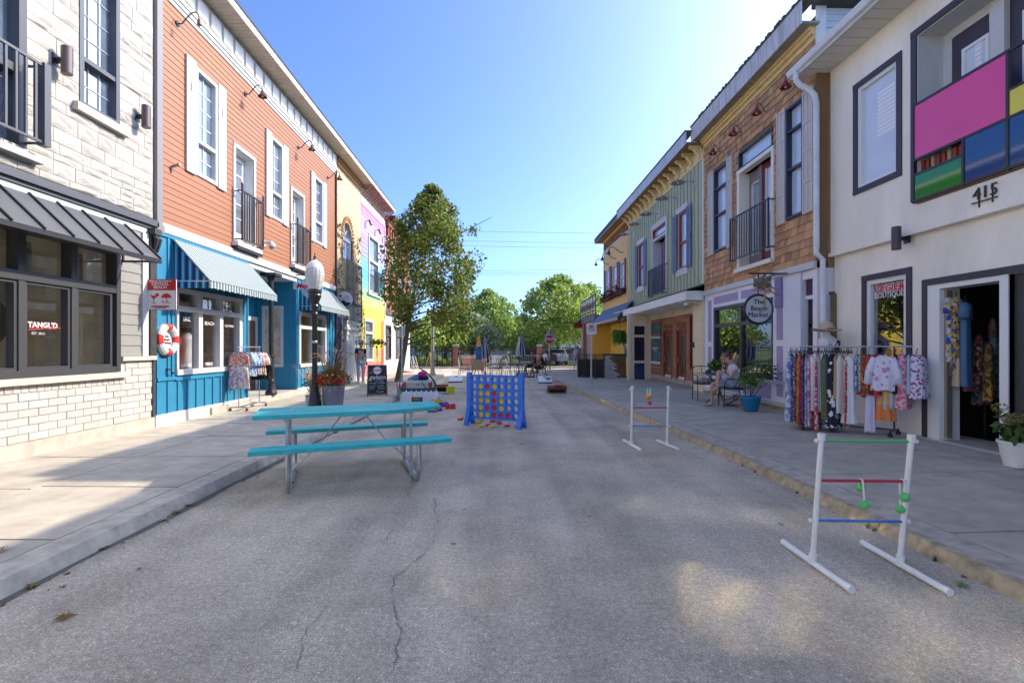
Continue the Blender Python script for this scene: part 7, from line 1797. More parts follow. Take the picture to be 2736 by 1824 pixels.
# x range in the picture, bottom, cloth, facing (0 = edge on), label
RK = [(2104,2122,1122,'ombre',0,'white to blue ombre long dress at the far end of the black rack'),
 (2121,2133,1119,'plumw',0,'dark plum print long dress second from the far rack end'),
 (2131,2144,1132,'orange',0,'bright orange print long dress on the black rack'),
 (2142,2155,1125,'bpp',0,'black and pink print dress beside the orange one'),
 (2152,2163,1135,'turq',0,'turquoise patterned long dress on the black rack'),
 (2157,2172,1137,'pinktd',0,'pink tie dyed long dress beside the turquoise one'),
 (2180,2190,1146,'redfl',0,'red and cream floral skirt hem showing below the pale dresses'),
 (2163,2182,1094,'white',1,'plain white strappy dress hanging face on'),
 (2181,2196,1097,'denim',1,'pale denim blue dress next to the white strappy one'),
 (2196,2214,1116,'olive',0,'olive green crinkled long dress on the black rack'),
 (2212,2238,1145,'bw',0,'black dress with big white flowers and wide hem'),
 (2229,2240,1063,'tan',0,'short tan dress between the floral and cream ones'),
 (2258,2268,1137,'redfl',0,'bright red floral skirt under the white ruffled dress'),
 (2233,2257,1101,'cream',0,'cream sleeved dress with a bell shaped skirt'),
 (2256,2284,1102,'white',1,'white ruffled tiered dress hanging face on'),
 (2284,2296,1042,'bluew',0,'blue and white print blouse'),(2293,2304,1043,'greenp',0,'pale green print blouse beside the blue one'),
 (2296,2318,1054,'hawaii',0,'red and black tropical print shirt'),(2312,2330,1052,'hawaii',0,'second tropical print shirt with orange flowers'),
 (2328,2356,1054,'redtop',0,'crimson red print top on the black rack'),
 (2314,2338,1150,'lav',1,'long lavender white trousers hanging low face on'),
 (2346,2384,1120,'peach',1,'peach ombre dress with an orange double hem'),
 (2360,2388,1090,'rain',1,'rainbow tie dyed sleeveless top'),
 (2326,2396,1040,'tdwhite',1,'white bell sleeved top with small purple stars, hung out front'),
 (2396,2424,1090,'pinkfl',0,'pink floral long tunic toward the boutique door'),(2423,2432,1050,'ltblue',0,'light blue blouse edge beside the pink tunic'),
 (2430,2468,1063,'kim',0,'white and pink floral kimono at the near end of the rack'),
 (2386,2398,1050,'black',0,'black top behind the white bell sleeved one')]
for x0, x1, yb, c, face, lb in RK:
 p, t_ = on_rail((x0+x1)/2); w_ = (x1-x0)/FPX*t_
 zb = EYE-(yb-HZP)/FPX*t_
 if face:
  off = px_*(.20 if c == 'tdwhite' else .12); p = p+off
  if c == 'tdwhite': w_ *= .72
  zt = 1.43 if c not in ('lav','peach','rain') else (1.02 if c != 'peach' else 1.22)
  t = garment('hanging_blouse' if c == 'tdwhite' else 'hanging_dress', lb, 'clothing', 'garments on the black rack', V(p.x,p.y,1.4), dr_, w_*.85, .09, zt, zb if c != 'peach' else zb+.22, C[c], 1.2, pleats=6, sleeves=.42 if c == 'tdwhite' else 0, hem=(.22,C['coral']) if c == 'peach' else ((.16,C['white']) if 'tiered' in lb else None))
 else:
  garment('hanging_dress' if yb > 1080 else 'hanging_shirt', lb, 'clothing', 'garments on the black rack', V(p.x,p.y,1.4), px_, .40, max(.06, w_*1.05), 1.44, zb, C[c], 1.15, pleats=5)
# bare black hangers crowded on the rail
t = thing('hanger_bunch', 'crowded black plastic hangers along the far half of the rail', 'hangers', on_rail(2200)[0]+V(0,0,1.5)); mb = MB()
for i in range(26):
 p, _ = on_rail(2112+i*6.5); p = V(p.x,p.y,1.50); mb.tube([p-px_*.19+V(0,0,-.05), p+V(0,0,.0), p+px_*.19+V(0,0,-.05)], .008, 4); mb.tube([p, p+V(0,0,.05), p+dr_*.012+V(0,0,.075)], .004, 4)
mb.build('hanger', BLACKM, t, kind='stuff')

# rack by the blue shop
wl_ = (ground(592,1100,.125), ground(651,1102,.125)); wr_ = (ground(657,1086,.125), ground(714,1085,.125))
for q in (wl_[0], wr_[0]): q.x = max(q.x, -6.0)
wl_[1].y = wl_[0].y; wr_[1].y = wr_[0].y
mA, mB = (wl_[0]+wl_[1])/2, (wr_[0]+wr_[1])/2
CHR = M('chrome', (.62,.62,.63), .2, metal=.9)
rack('chrome wheeled rack of bright clothes in front of the blue shop window', mA-V(0,.05,0), mB+V(0,.05,0), 1.56, (wl_, wr_), CHR, M('caster_red_black', (.10,.02,.02), .4))
XA = V(1,0,0); g_ = 'clothes on the chrome rack'
sw = cloth_mat('print_swim', [(.62,.60,.58),(.60,.25,.40),(.62,.48,.12),(.30,.22,.42),(.62,.58,.56)], 17); rw = cloth_mat('print_red_white', [(.55,.10,.05),(.62,.56,.52),(.58,.20,.12)], 28)
lst = [(0.0,1.16,.64,sw,'white swim shorts with pink and yellow print at the rack front','hanging_shorts',0),(0.03,1.42,1.14,rw,'red and white patterned bandeau top at the rack front','hanging_bandeau',0),
 (.18,1.45,.92,cloth_mat('print_aqua', [(.22,.42,.55),(.34,.52,.62),(.15,.30,.48),(.5,.5,.5)], 18),'pale blue patterned shirt third on the chrome rack','hanging_shirt',.28),(.33,1.45,.90,cloth_mat('print_sky', [(.30,.45,.60),(.60,.62,.62),(.12,.25,.5)], 22),'blue and white print shirt fourth on the chrome rack','hanging_shirt',.28),
 (.46,1.45,.95,C['bluew'],'deep blue print shirt in the middle of the chrome rack','hanging_shirt',.28),(.60,1.45,.93,cloth_mat('print_multi', [(.55,.2,.1),(.6,.55,.5),(.2,.2,.45),(.6,.45,.2)], 22),'multicoloured print shirt past the middle of the chrome rack','hanging_shirt',.28),
 (.74,1.45,.93,cloth_mat('print_red_stripe', [(.58,.06,.04),(.62,.58,.55),(.5,.25,.1)], 18),'red and cream print shirt near the far end of the chrome rack','hanging_shirt',.28),(.88,1.45,.90,cloth_mat('print_grey_white', [(.5,.5,.48),(.2,.2,.18),(.6,.58,.54)], 26),'grey and white print shirt near the far end of the chrome rack','hanging_shirt',.28),(1.02,1.45,.78,C['black'],'long black jacket at the far end of the chrome rack','hanging_shirt',.40)]
for f, zt, zb, mt, lb, nm_, sl_ in lst:
 p = mA.lerp(mB, f); garment(nm_, lb, 'clothing', g_, V(p.x+.0,p.y,1.4), XA, .40, .10, zt, zb, mt, 1.15, sleeves=sl_, pleats=5)

# ------------------------------------------------------------------ people
SKIN = M('skin', (.52,.30,.215), .5, noise=(9,.06)); SKINT = M('skin_tanned', (.34,.17,.10), .5, noise=(9,.06))
def skinned(name, parent, mat, joints, edges, rot, root=0, lev=2):
 """One continuous limb-and-trunk surface grown round a skeleton of joints (x forward, y to the figure's own left, z up)."""
 names = list(joints); idx = {n_: i for i, n_ in enumerate(names)}
 me = bpy.data.meshes.new(name); me.from_pydata([tuple(rot @ V(*joints[n_][:3])) for n_ in names], [(idx[a], idx[b]) for a, b in edges], [])
 me.materials.append(mat); o = bpy.data.objects.new(name, me); COL.objects.link(o)
 sk = o.modifiers.new('skin', 'SKIN'); sk.use_smooth_shade = True
 sv = me.skin_vertices[0].data
 for n_ in names:
  r = joints[n_][3]; sv[idx[n_]].radius = r if isinstance(r, tuple) else (r, r)
 sv[root].use_root = True
 ss = o.modifiers.new('subdivision', 'SUBSURF'); ss.levels = lev; ss.render_levels = lev
 adopt(o, parent); return o
def hand(mb, w, d, up, s, sc=1.0, curl=.5):
 """Palm with four unequal bent fingers and a thumb from its side."""
 d = d.normalized(); sd = d.cross(up).normalized()*s
 mb.hexa([w+sd*(-.035*sc)-up*.011, w+sd*(.035*sc)-up*.011, w+sd*(.035*sc)+up*.011, w+sd*(-.035*sc)+up*.011] + [w+d*.085*sc+sd*(-.04*sc)-up*.009, w+d*.085*sc+sd*(.04*sc)-up*.009, w+d*.085*sc+sd*(.04*sc)+up*.009, w+d*.085*sc+sd*(-.04*sc)+up*.009])
 for i, ln in enumerate((.068,.078,.072,.055)):
  b0 = w+d*.083*sc+sd*((-.031+.0205*i)*sc); k1 = b0+d*ln*.5*sc-up*curl*.012; k2 = k1+d*ln*.35*sc*(1-curl*.4)-up*curl*.028; mb.tube([b0-d*.01, k1, k2], [.0095*sc,.0085*sc,.0065*sc], 6)
 b0 = w+d*.025*sc-sd*.034*sc; mb.tube([b0, b0+d*.03*sc-sd*.022*sc, b0+d*.058*sc-sd*.024*sc-up*.012], [.0125*sc,.0105*sc,.008*sc], 6)
def head_bits(t, rot, hc, fwd, mat_hair, hair=None, cap=None, skin=SKIN, R=.098):
 """Eyes, nose, mouth and ears on the head, plus hair or hat."""
 f = fwd.normalized(); lft = V(0,0,1).cross(f).normalized(); u = f.cross(lft)
 W = lambda a, b_, c: rot @ (hc + f*a + lft*b_ + u*c)
 mb = MB(); mb.tube([W(R*.90,0,.018), W(R*1.16,0,-.012), W(R*.95,0,-.022)], [.008,.013,.008], 6)
 for s in (-1,1):
  mb.ball(W(-.005,s*R*.90,-.005), .024, 8, 6, (.7,.6,1.15))
 mb.build('face_feature', skin, t, smooth=True)
 mb = MB()
 for s in (-1,1): mb.ball(W(R*.88,s*.033,.02), .0085, 6, 5); mb.bar(W(R*.9,s*.048,.037), W(R*.94,s*.018,.040), .007)
 mb.build('eye', M('eye_dark', (.03,.02,.015), .3), t)
 mb = MB(); mb.tube([W(R*.88,-.024,-.045), W(R*.96,0,-.046), W(R*.88,.024,-.045)], .006, 5); mb.build('mouth', M('lip', (.36,.12,.10), .5), t)
 if hair == 'bun':
  mb = MB(); mb.ball(W(-.018,0,.022), R*1.10, 14, 10); mb.v = [q for q in mb.v]
  keep = []
  for fc in mb.f:
   c_ = sum((V(*mb.v[i]) for i in fc), V(0,0,0))/len(fc); loc_ = rot.inverted() @ c_-hc
   if loc_.dot(f) < R*.62 and not (loc_.dot(f) > R*.1 and loc_.dot(u) < .0): keep.append(fc)
  mb.f = keep; mb.ball(W(-.075,0,.105), .045, 10, 7); mb.tube([W(-.08,0,.12), W(-.11,.02,.15)], [.02,.004], 5); mb.tube([W(-.07,0,.12), W(-.06,-.03,.165)], [.02,.004], 5)
  mb.build('hair', mat_hair, t, smooth=True)
 elif hair:
  mb = MB(); mb.ball(W(-.015,0,.018), R*1.07, 14, 10); keep = []
  for fc in mb.f:
   c_ = sum((V(*mb.v[i]) for i in fc), V(0,0,0))/len(fc); loc_ = rot.inverted() @ c_-hc
   if loc_.dot(u) > .03 or loc_.dot(f) < -.02 and loc_.dot(u) > -.05: keep.append(fc)
  mb.f = keep; mb.build('hair', mat_hair, t, smooth=True)
 if cap:
  mb = MB(); mb.lathe([(R*1.1,0),(R*1.1,.04),(R*.95,.085),(R*.55,.115),(.01,.12)], (0,0,0), 16); mb.xf(Matrix.Translation(W(-.01,0,.045)) @ (rot.to_3x3() @ Matrix((f, lft, u)).transposed()).to_4x4())
  c0 = W(R*.9,0,.055); c1 = W(R*1.75,0,.035); sd = (rot.to_3x3() @ lft)*.07
  mb.hexa([c0-sd, c0+sd, c1+sd*.7, c1-sd*.7, c0-sd+V(0,0,.01), c0+sd+V(0,0,.01), c1+sd*.7+V(0,0,.008), c1-sd*.7+V(0,0,.008)]); mb.build('cap', cap, t)
def chair_frame(name, label, group, p, rz, mat, seat_mat, seat_z=.45, w_=.52, d_=.48, bk=.88, arms=.66, scroll=False, sling=False):
 t = thing(name, label, 'chair', p, rz, group); B2 = base_matrix(t)
 def cb(n_, m_, mb): mb.xf(B2); return mb.build(n_, m_, t)
 h = w_/2; r = .012
 for s in (-1,1):
  cb('leg', mat, MB().tube([(d_*.5,s*h,0),(d_*.46,s*h,seat_z),(d_*.44,s*h,arms-.04),(d_*.36,s*h,arms),(-d_*.3,s*h,arms+.015),(-d_*.47,s*h,arms-.01)], r, 7))
  cb('leg', mat, MB().tube([(-d_*.62,s*h*.95,0),(-d_*.5,s*h*.95,seat_z*.55),(-d_*.45,s*h*.95,seat_z),(-d_*.56,s*h*.92,bk-.05),(-d_*.60,s*h*.8,bk)], r, 7))
 cb('seat_frame', mat, MB().tube([(d_*.46,-h,seat_z),(d_*.46,h,seat_z),(-d_*.45,h*.95,seat_z),(-d_*.45,-h*.95,seat_z),(d_*.46,-h,seat_z)], r, 7)); cb('top_rail', mat, MB().tube([(-d_*.60,-h*.8,bk),(-d_*.62,0,bk+.02),(-d_*.60,h*.8,bk)], r, 7))
 cb('seat', seat_mat, MB().hexa([(d_*.46,-h+.02,seat_z-.02),(d_*.46,h-.02,seat_z-.02),(-d_*.45,h-.03,seat_z-.03),(-d_*.45,-h+.03,seat_z-.03),(d_*.46,-h+.02,seat_z+.006),(d_*.46,h-.02,seat_z+.006),(-d_*.45,h-.03,seat_z),(-d_*.45,-h+.03,seat_z)]))
 if sling: cb('backrest', seat_mat, MB().hexa([(-d_*.46,-h*.85,seat_z+.03),(-d_*.46,h*.85,seat_z+.03),(-d_*.48,h*.85,seat_z+.03),(-d_*.48,-h*.85,seat_z+.03),(-d_*.59,-h*.78,bk),(-d_*.59,h*.78,bk),(-d_*.61,h*.78,bk),(-d_*.61,-h*.78,bk)]))
 if scroll:
  mb = MB()
  for s in (-1,1):
   pts = [(-d_*.52-.02*q, s*(.10+.085*(1-q)*cos(q*9)), seat_z+.20+.085*(1-q)*sin(q*9)) for q in [i/16 for i in range(15)]]; mb.tube(pts, .007, 5)
  mb.tube([(-d_*.46,0,seat_z),(-d_*.60,0,bk)], .008, 5); mb.tube([(-d_*.48,-h*.9,seat_z+.08),(-d_*.48,h*.9,seat_z+.08)], .007, 5); cb('back_scroll', mat, mb)
 return t
PLAID = M('plaid_base', (.4,.38,.38), .9)
def plaid():
 m = bpy.data.materials.new('plaid_cloth'); m.use_nodes = True; n, l = m.node_tree.nodes, m.node_tree.links; p = n['Principled BSDF']; p.inputs['Roughness'].default_value = .9
 tc = n.new('ShaderNodeTexCoord'); prev = None
 mp = n.new('ShaderNodeMapping'); mp.inputs['Rotation'].default_value = (0,.5,.7); l.new(tc.outputs['Object'], mp.inputs[0])
 for ax_, per, thr, col, ph in (('X',.085,.5,(.32,.36,.44),0),('Y',.085,.55,(.30,.22,.20),.3),('Z',.085,.6,(.06,.07,.12),.1),('X',.0425,.8,(.03,.035,.07),.2),('Y',.11,.75,(.02,.03,.06),.6)):
  s = n.new('ShaderNodeSeparateXYZ'); l.new(mp.outputs[0], s.inputs[0]); a = n.new('ShaderNodeMath'); a.operation = 'MULTIPLY_ADD'; a.inputs[1].default_value = 1/per; a.inputs[2].default_value = 50+ph; l.new(s.outputs[ax_], a.inputs[0])
  f = n.new('ShaderNodeMath'); f.operation = 'FRACT'; l.new(a.outputs[0], f.inputs[0]); g = n.new('ShaderNodeMath'); g.operation = 'GREATER_THAN'; g.inputs[1].default_value = thr; l.new(f.outputs[0], g.inputs[0])
  k = n.new('ShaderNodeMath'); k.operation = 'MULTIPLY'; k.inputs[1].default_value = .55; l.new(g.outputs[0], k.inputs[0])
  x = n.new('ShaderNodeMix'); x.data_type = 'RGBA'; l.new(k.outputs[0], x.inputs[0]); x.inputs[6].default_value = (.55,.50,.47,1); x.inputs[7].default_value = (*col,1)
  if prev is not None: l.new(prev, x.inputs[6])
  prev = x.outputs[2]
 l.new(prev, p.inputs['Base Color']); return m
PLAIDM = plaid()
def pillow(label, c, rot, sx, sy, sz):
 t = thing('cushion', label, 'cushion', c, 0, 'plaid cushions'); n = 14; mb = MB()
 for sgn in (1,-1):
  b0 = len(mb.v)
  for i in range(n+1):
   for j in range(n+1):
    x, y = i/n*2-1, j/n*2-1; e_ = max(0,(1-x**4))**.5*max(0,(1-y**4))**.5; q = V(x*sx*(1-.10*(1-abs(y))**0*(y*y)), y*sy*(1-.08*x*x), sgn*sz*e_*.5+.01*sin(x*5)*sin(y*4)); mb.v.append(tuple(V(*c)+rot @ q))
  for i in range(n):
   for j in range(n): a = b0+i*(n+1)+j; mb.f.append((a,a+1,a+n+2,a+n+1))
 mb.build('cover', PLAIDM, t, smooth=True); return t

# bistro set outside the lilac shop
IB = M('wrought_iron', (.015,.014,.015), .45); ZW = .15
wc = V(5.44, 11.30, ZW); fx = atan2(.22, -1.0)
chair_frame('bistro_chair', 'black wrought iron armchair the reading woman sits in', 'bistro chairs', wc, fx, IB, IB, scroll=True)
lc_ = V(5.40, 12.72, ZW); chair_frame('bistro_chair', 'black wrought iron armchair with a plaid cushion, across the bistro table', 'bistro chairs', lc_, radians(-95), IB, IB, scroll=True)
pillow('plaid cushion lying on the empty wrought iron chair', (5.38,12.70,ZW+.52), Matrix.Rotation(.3,3,'Z'), .24, .24, .15); pillow('plaid cushion on the pavement under the reading woman', (5.55,11.62,ZW+.13), Matrix.Rotation(.9,3,'Z') @ Matrix.Rotation(-.55,3,'X'), .26, .20, .15)
tc_ = V(5.46, 12.05, ZW); t = thing('bistro_table', 'small round black iron bistro table between the two chairs', 'table', tc_)
MB().lathe([(.30,.715),(.31,.72),(.31,.735),(.30,.74)], tc_, 24).build('top', M('table_top_grey', (.10,.10,.105), .25), t)
for i in range(3):
 a = 2*pi*i/3+.5; d = V(cos(a),sin(a),0); MB().tube([tc_+d*.24+V(0,0,.71), tc_+d*.10+V(0,0,.45), tc_+d*.05+V(0,0,.3), tc_+d*.16+V(0,0,.12), tc_+d*.30+V(0,0,.01)], .012, 6).build('leg', IB, t)
 MB().tube([tc_+d*(.12+.05*cos(q*.8))+V(0,0,.30+.05*sin(q*.8)) for q in range(9)], .007, 5).build('scroll', IB, t)
q = tc_+V(-.02,.12,.74); t = thing('potted_herb', 'bright green leafy herb in a small pot on the bistro table', 'plant', q); MB().lathe([(.06,0),(.085,.11),(.09,.12)], q, 14).build('pot', M('pot_dark', (.06,.05,.05), .6), t); leafball(150, q+V(0,0,.20), .19, .11, LEAFB, t, 'foliage', (1.15,1,.85), .2)
q = tc_+V(.06,-.14,.74); t = thing('cup', 'pale paper cup on the bistro table', 'cup', q); MB().lathe([(.03,0),(.042,.11),(.043,.112),(.0395,.11)], q, 14).build('cup', WHITE, t);
t = thing('dark_hat', 'dark floppy hat lying on the bistro table edge', 'hat', tc_+V(-.18,.2,.74)); MB().lathe([(.16,0),(.15,.012),(.08,.02),(.07,.07),(.03,.09)], tc_+V(-.16,.22,.742), 16).build('hat', M('hat_dark', (.05,.05,.055), .9), t)

# reading woman: one foot on the ground, one knee drawn up
t = thing('person', 'woman in white top and pale denim shorts sitting outside reading a phone', 'person', wc, fx); Rw = base_matrix(t)
J = {'pelvis':(-.05,0,.53,(.135,.115)),'waist':(-.07,0,.68,(.115,.10)),'chest':(-.035,0,.86,(.13,.105)),'neck0':(.01,0,1.0,.065),'neck':(.04,0,1.06,.05),'head0':(.085,0,1.10,(.062,.07)),'head1':(.10,0,1.18,(.088,.092)),'head2':(.095,0,1.255,(.075,.078)),
 'hipL':(.0,-.10,.52,.088),'thL':(.20,-.12,.54,.080),'knL':(.42,-.13,.53,.058),'shL':(.43,-.13,.28,.050),'anL':(.42,-.13,.07,.034),'ftL':(.50,-.13,.025,.033),'toL':(.58,-.13,.018,.026),
 'hipR':(.02,.10,.55,.088),'thR':(.17,.12,.68,.078),'knR':(.33,.13,.86,.058),'shR':(.34,.13,.66,.050),'anR':(.36,.13,.44,.034),'ftR':(.44,.13,.40,.031),'toR':(.52,.13,.395,.025),
 'shoL':(-.02,-.165,.93,.052),'elL':(.07,-.22,.68,.038),'wrL':(.27,-.10,.79,.026),'shoR':(-.02,.165,.93,.052),'elR':(.09,.22,.69,.038),'wrR':(.28,.08,.80,.026)}
E = [('pelvis','waist'),('waist','chest'),('chest','neck0'),('neck0','neck'),('neck','head0'),('head0','head1'),('head1','head2'),('pelvis','hipL'),('hipL','thL'),('thL','knL'),('knL','shL'),('shL','anL'),('anL','ftL'),('ftL','toL'),('pelvis','hipR'),('hipR','thR'),('thR','knR'),('knR','shR'),('shR','anR'),('anR','ftR'),('ftR','toR'),('chest','shoL'),('shoL','elL'),('elL','wrL'),('chest','shoR'),('shoR','elR'),('elR','wrR')]
skinned('body', t, SKIN, J, E, Rw)
def grow(keys, d): return {k_: (*J[k_][:3], tuple(x+d for x in J[k_][3]) if isinstance(J[k_][3], tuple) else J[k_][3]+d) for k_ in keys}
def wear(name, mat, keys, d, extra=None, root=0):
 j2 = grow(keys, d)
 if extra: j2.update(extra)
 return skinned(name, t, mat, j2, [(a, b_) for a, b_ in E if a in j2 and b_ in j2] + (extra and [(k_, k_[:-1].rstrip('_')) for k_ in ()] or []), Rw, root)
def ends(a, b_, f, d):
 A, B = V(*J[a][:3]), V(*J[b_][:3]); q = A.lerp(B, f); ra = J[a][3] if not isinstance(J[a][3], tuple) else J[a][3][0]; rb = J[b_][3]; return (*q, ra+(rb-ra)*f+d)
j2 = grow(['pelvis','waist','chest','neck0'], .014); j2.update({'shoL':(*J['shoL'][:3],.070),'slL':ends('shoL','elL',.45,.022),'shoR':(*J['shoR'][:3],.070),'slR':ends('shoR','elR',.45,.022)}); j2['neck0'] = (*J['neck0'][:3], .075)
skinned('shirt', t, M('shirt_white_print', (.58,.56,.56), .85, noise=(24,.25)), j2, [('pelvis','waist'),('waist','chest'),('chest','neck0'),('chest','shoL'),('shoL','slL'),('chest','shoR'),('shoR','slR')], Rw)
j2 = grow(['pelvis','hipL','hipR','thL','thR'], .018); j2['waist0'] = (-.062,0,.62,(.135,.118)); j2['hemL'] = ends('thL','knL',.55,.028); j2['hemR'] = ends('thR','knR',.55,.028)
skinned('shorts', t, M('shorts_denim', (.33,.42,.54), .85, noise=(22,.15)), j2, [('pelvis','waist0'),('pelvis','hipL'),('hipL','thL'),('thL','hemL'),('pelvis','hipR'),('hipR','thR'),('thR','hemR')], Rw)
mb = MB(); up_ = Rw.to_3x3() @ V(0,0,1); R3 = Rw.to_3x3()
for s, wname in ((-1,'wrL'),(1,'wrR')): hand(mb, Rw @ V(*J[wname][:3]), R3 @ V(.9,-s*.0+(-.35 if s > 0 else .35),.25), R3 @ V(-.2,0,1).normalized(), s, .95, .8)
mb.build('hand', SKIN, t, smooth=False)
head_bits(t, Rw, V(.10,0,1.17), V(.93,0,-.36), M('hair_auburn', (.09,.022,.014), .5), 'bun', R=.092)
for s, ft in ((-1,'ftL'),(1,'ftR')):
 q = V(*J[ft][:3]); mb = MB(); mb.hexa([(q.x-.11,q.y-.04,q.z-.032),(q.x+.13,q.y-.045,q.z-.028),(q.x+.13,q.y+.045,q.z-.028),(q.x-.11,q.y+.04,q.z-.032),(q.x-.11,q.y-.04,q.z-.018),(q.x+.13,q.y-.045,q.z-.016),(q.x+.13,q.y+.045,q.z-.016),(q.x-.11,q.y+.04,q.z-.018)]); mb.tube([(q.x+.03,q.y-.045,q.z-.02),(q.x+.04,q.y,q.z+.034),(q.x+.03,q.y+.045,q.z-.02)], .008, 5); mb.xf(Rw); mb.build('sandal', M('sandal_tan', (.38,.25,.16), .6), t)
q = Rw @ V(.41,-.0,.83); t2 = thing('phone', 'dark phone held by the reading woman', 'phone', q); m_ = Matrix.Translation(q) @ R3.to_4x4() @ Matrix.Rotation(-.7,4,'Y'); MB().box(-.004,.004,-.036,.036,-.07,.07).xf(m_).build('phone', M('phone_black', (.02,.02,.025), .2), t2)
q = ground(1985,1093,ZW); t = thing('pink_shoes', 'pair of pink clogs on the pavement by the blue pot', 'shoes', q)
for dx_ in (0,.09): mb = MB(); mb.ball(V(q.x+dx_,q.y+dx_*.4,q.z+.035), .06, 12, 8, (1.5,.8,.6)); mb.build('shoe', M('clog_pink', (.42,.16,.26), .6), t, smooth=True)
# blue pot with a shrub
q = V(5.50,10.55,ZW); t = thing('potted_shrub', 'airy green shrub in a glossy blue pot outside the lilac shop', 'plant', q)
MB().lathe([(.135,0),(.145,.02),(.205,.28),(.215,.30),(.215,.325),(.19,.325),(.18,.28)], q, 24).build('pot', M('pot_blue', (.008,.16,.34), .2), t, smooth=True); MB().lathe([(.18,.285),(.05,.30)], q, 14).build('soil', SOIL, t)
mb = MB()
for i in range(7): a = rnd.uniform(0,6); mb.tube([q+V(0,0,.28), q+V(.05*cos(a),.05*sin(a),.5), q+V(.22*cos(a)+.1,.22*sin(a),.85)], [.012,.008,.003], 5)
mb.tube([q+V(.02,0,.29), q+V(.25,-.02,.55), q+V(.5,-.0,.72)], [.01,.007,.003], 5); mb.build('stem', M('stem_brown', (.12,.08,.04), .8), t)
leafball(340, q+V(.0,0,.72), .33, .085, LEAFB, t, 'foliage', (1,1,.85), .15); leafball(230, q+V(.36,.02,.86), .30, .08, LEAFG, t, 'foliage', (1.0,1,.8), .2)
# hydrangea at the picture edge
q = ground(2718,1246,.16); q.z = .16; t = thing('hydrangea_pot', 'faded green and pink hydrangea in a ribbed white pot by the boutique door', 'plant', q)
mb = MB(); n = 40;
for r, z in ((.115,0),(.12,.02),(.165,.27),(.18,.275),(.18,.30),(.15,.30)):
 for j in range(n): a = 2*pi*j/n; rr = r*(1 if j % 2 or z > .26 else .97); mb.v.append((q.x+rr*cos(a), q.y+rr*sin(a), q.z+z))
for i in range(5):
 for j in range(n): A = i*n+j; B = i*n+(j+1) % n; mb.f.append((A,B,B+n,A+n))
mb.build('pot', M('pot_white', (.66,.65,.60), .5, noise=(5,.08)), t)
leafball(130, q+V(0,0,.45), .26, .13, LEAFG, t, 'foliage', (1,1,.8), .3)
HY = leaf_mat('hydrangea_faded', [(.22,.24,.04),(.30,.27,.06),(.30,.14,.10),(.16,.22,.04)])
for i in range(13): a = rnd.uniform(0,6.28); e_ = rnd.uniform(.1,1); c = q+V(.25*cos(a)*(1-e_*.4), .25*sin(a)*(1-e_*.4), .45+.22*e_); leafball(70, c, .085, .035, HY, t, 'flower_head', (1,1,.75), .75)
# mannequin bust with hat behind the rack
q = V(at_y(2212,900,9.0).x, 9.0, .15); t = thing('mannequin', 'white headless torso mannequin in a straw hat behind the crowded rack', 'mannequin', q)
mb = MB(); prof = [(.12,1.0),(.13,1.08),(.10,1.20),(.12,1.34),(.16,1.46),(.17,1.54),(.10,1.60),(.05,1.63),(.045,1.72)]
b0 = len(mb.v); mb.lathe(prof, q, 20); mb.v = [(q.x+(v_[0]-q.x)*1.05, q.y+(v_[1]-q.y)*.7, v_[2]) for v_ in mb.v]
for s in (-1,1): mb.ball(q+V(s*.07,-.09,1.46), .06, 10, 8)
mb.build('torso', M('mannequin_white', (.68,.66,.63), .4), t, smooth=True); MB().tube([q, q+V(0,0,1.02)], .02, 8).build('stand', BLACKM, t); MB().lathe([(.16,0),(.16,.02)], q, 18).build('foot', BLACKM, t)
mb = MB(); mb.lathe([(.235,1.70),(.24,1.715),(.13,1.735),(.115,1.80),(.085,1.875),(.03,1.885)], q+V(-.02,0,0), 22); mb.v = [(v_[0], v_[1], v_[2]+.03*((v_[0]-q.x)/.2)**2) for v_ in mb.v]; mb.build('straw_hat', M('straw', (.50,.40,.27), .85, noise=(60,.25)), t); MB().lathe([(.132,1.737),(.126,1.76)], q+V(-.02,0,0), 20).build('hat_band', M('band_brown', (.10,.05,.03), .7), t)
mb = MB(); mb.quad(*[q+V(*a) for a in ((.03,-.135,1.30),(.15,-.10,1.30),(.16,-.12,1.52),(.08,-.15,1.54),(.03,-.15,1.44))]); mb.build('scarf', M('scarf_brown', (.10,.045,.03), .9, noise=(40,.5)), t)
# merchandise inside the boutique door
g_ = 'clothes inside the boutique doorway'; dX = 6.58
for i, (px, py0, py1, mt, lb) in enumerate(((2540,795,965,cloth_mat('print_royal', [(.02,.05,.35),(.5,.35,.05),(.03,.2,.4),(.45,.4,.4)], 14),'royal blue print blouse hanging inside the boutique doorway'),(2556,795,1000,cloth_mat('print_gold', [(.35,.22,.05),(.05,.05,.1),(.5,.35,.15)], 14),'gold and black print blouse inside the boutique doorway'),(2580,808,1030,M('cloth_denim_blue', (.06,.13,.22), .9),'denim blue dress inside the boutique doorway'),(2562,950,1030,M('cloth_beige', (.42,.34,.24), .9),'beige shorts hanging low inside the boutique doorway'),(2612,910,1080,cloth_mat('print_dark_green', [(.03,.12,.08),(.3,.3,.15),(.02,.03,.05),(.1,.25,.3)], 18),'dark green print dress deeper inside the boutique'),(2632,910,1075,cloth_mat('print_dark_blue', [(.02,.04,.15),(.3,.1,.15),(.05,.2,.3)], 18),'dark blue print dress deeper inside the boutique'),(2655,900,1060,C['turq'],'turquoise dress at the back of the boutique'))):
 dpt = .15 if i < 4 else .8
 r = ray(px, HZP); t_ = (dX+dpt)/r.x; p = V(r.x*t_, r.y*t_, 1)
 garment('hanging_blouse', lb, 'clothing', g_, p, V(.75,.66,0), .30, .11, EYE-(py0-HZP)/FPX*t_, EYE-(py1-HZP)/FPX*t_, mt, 1.2, sleeves=.2 if i < 3 else 0)
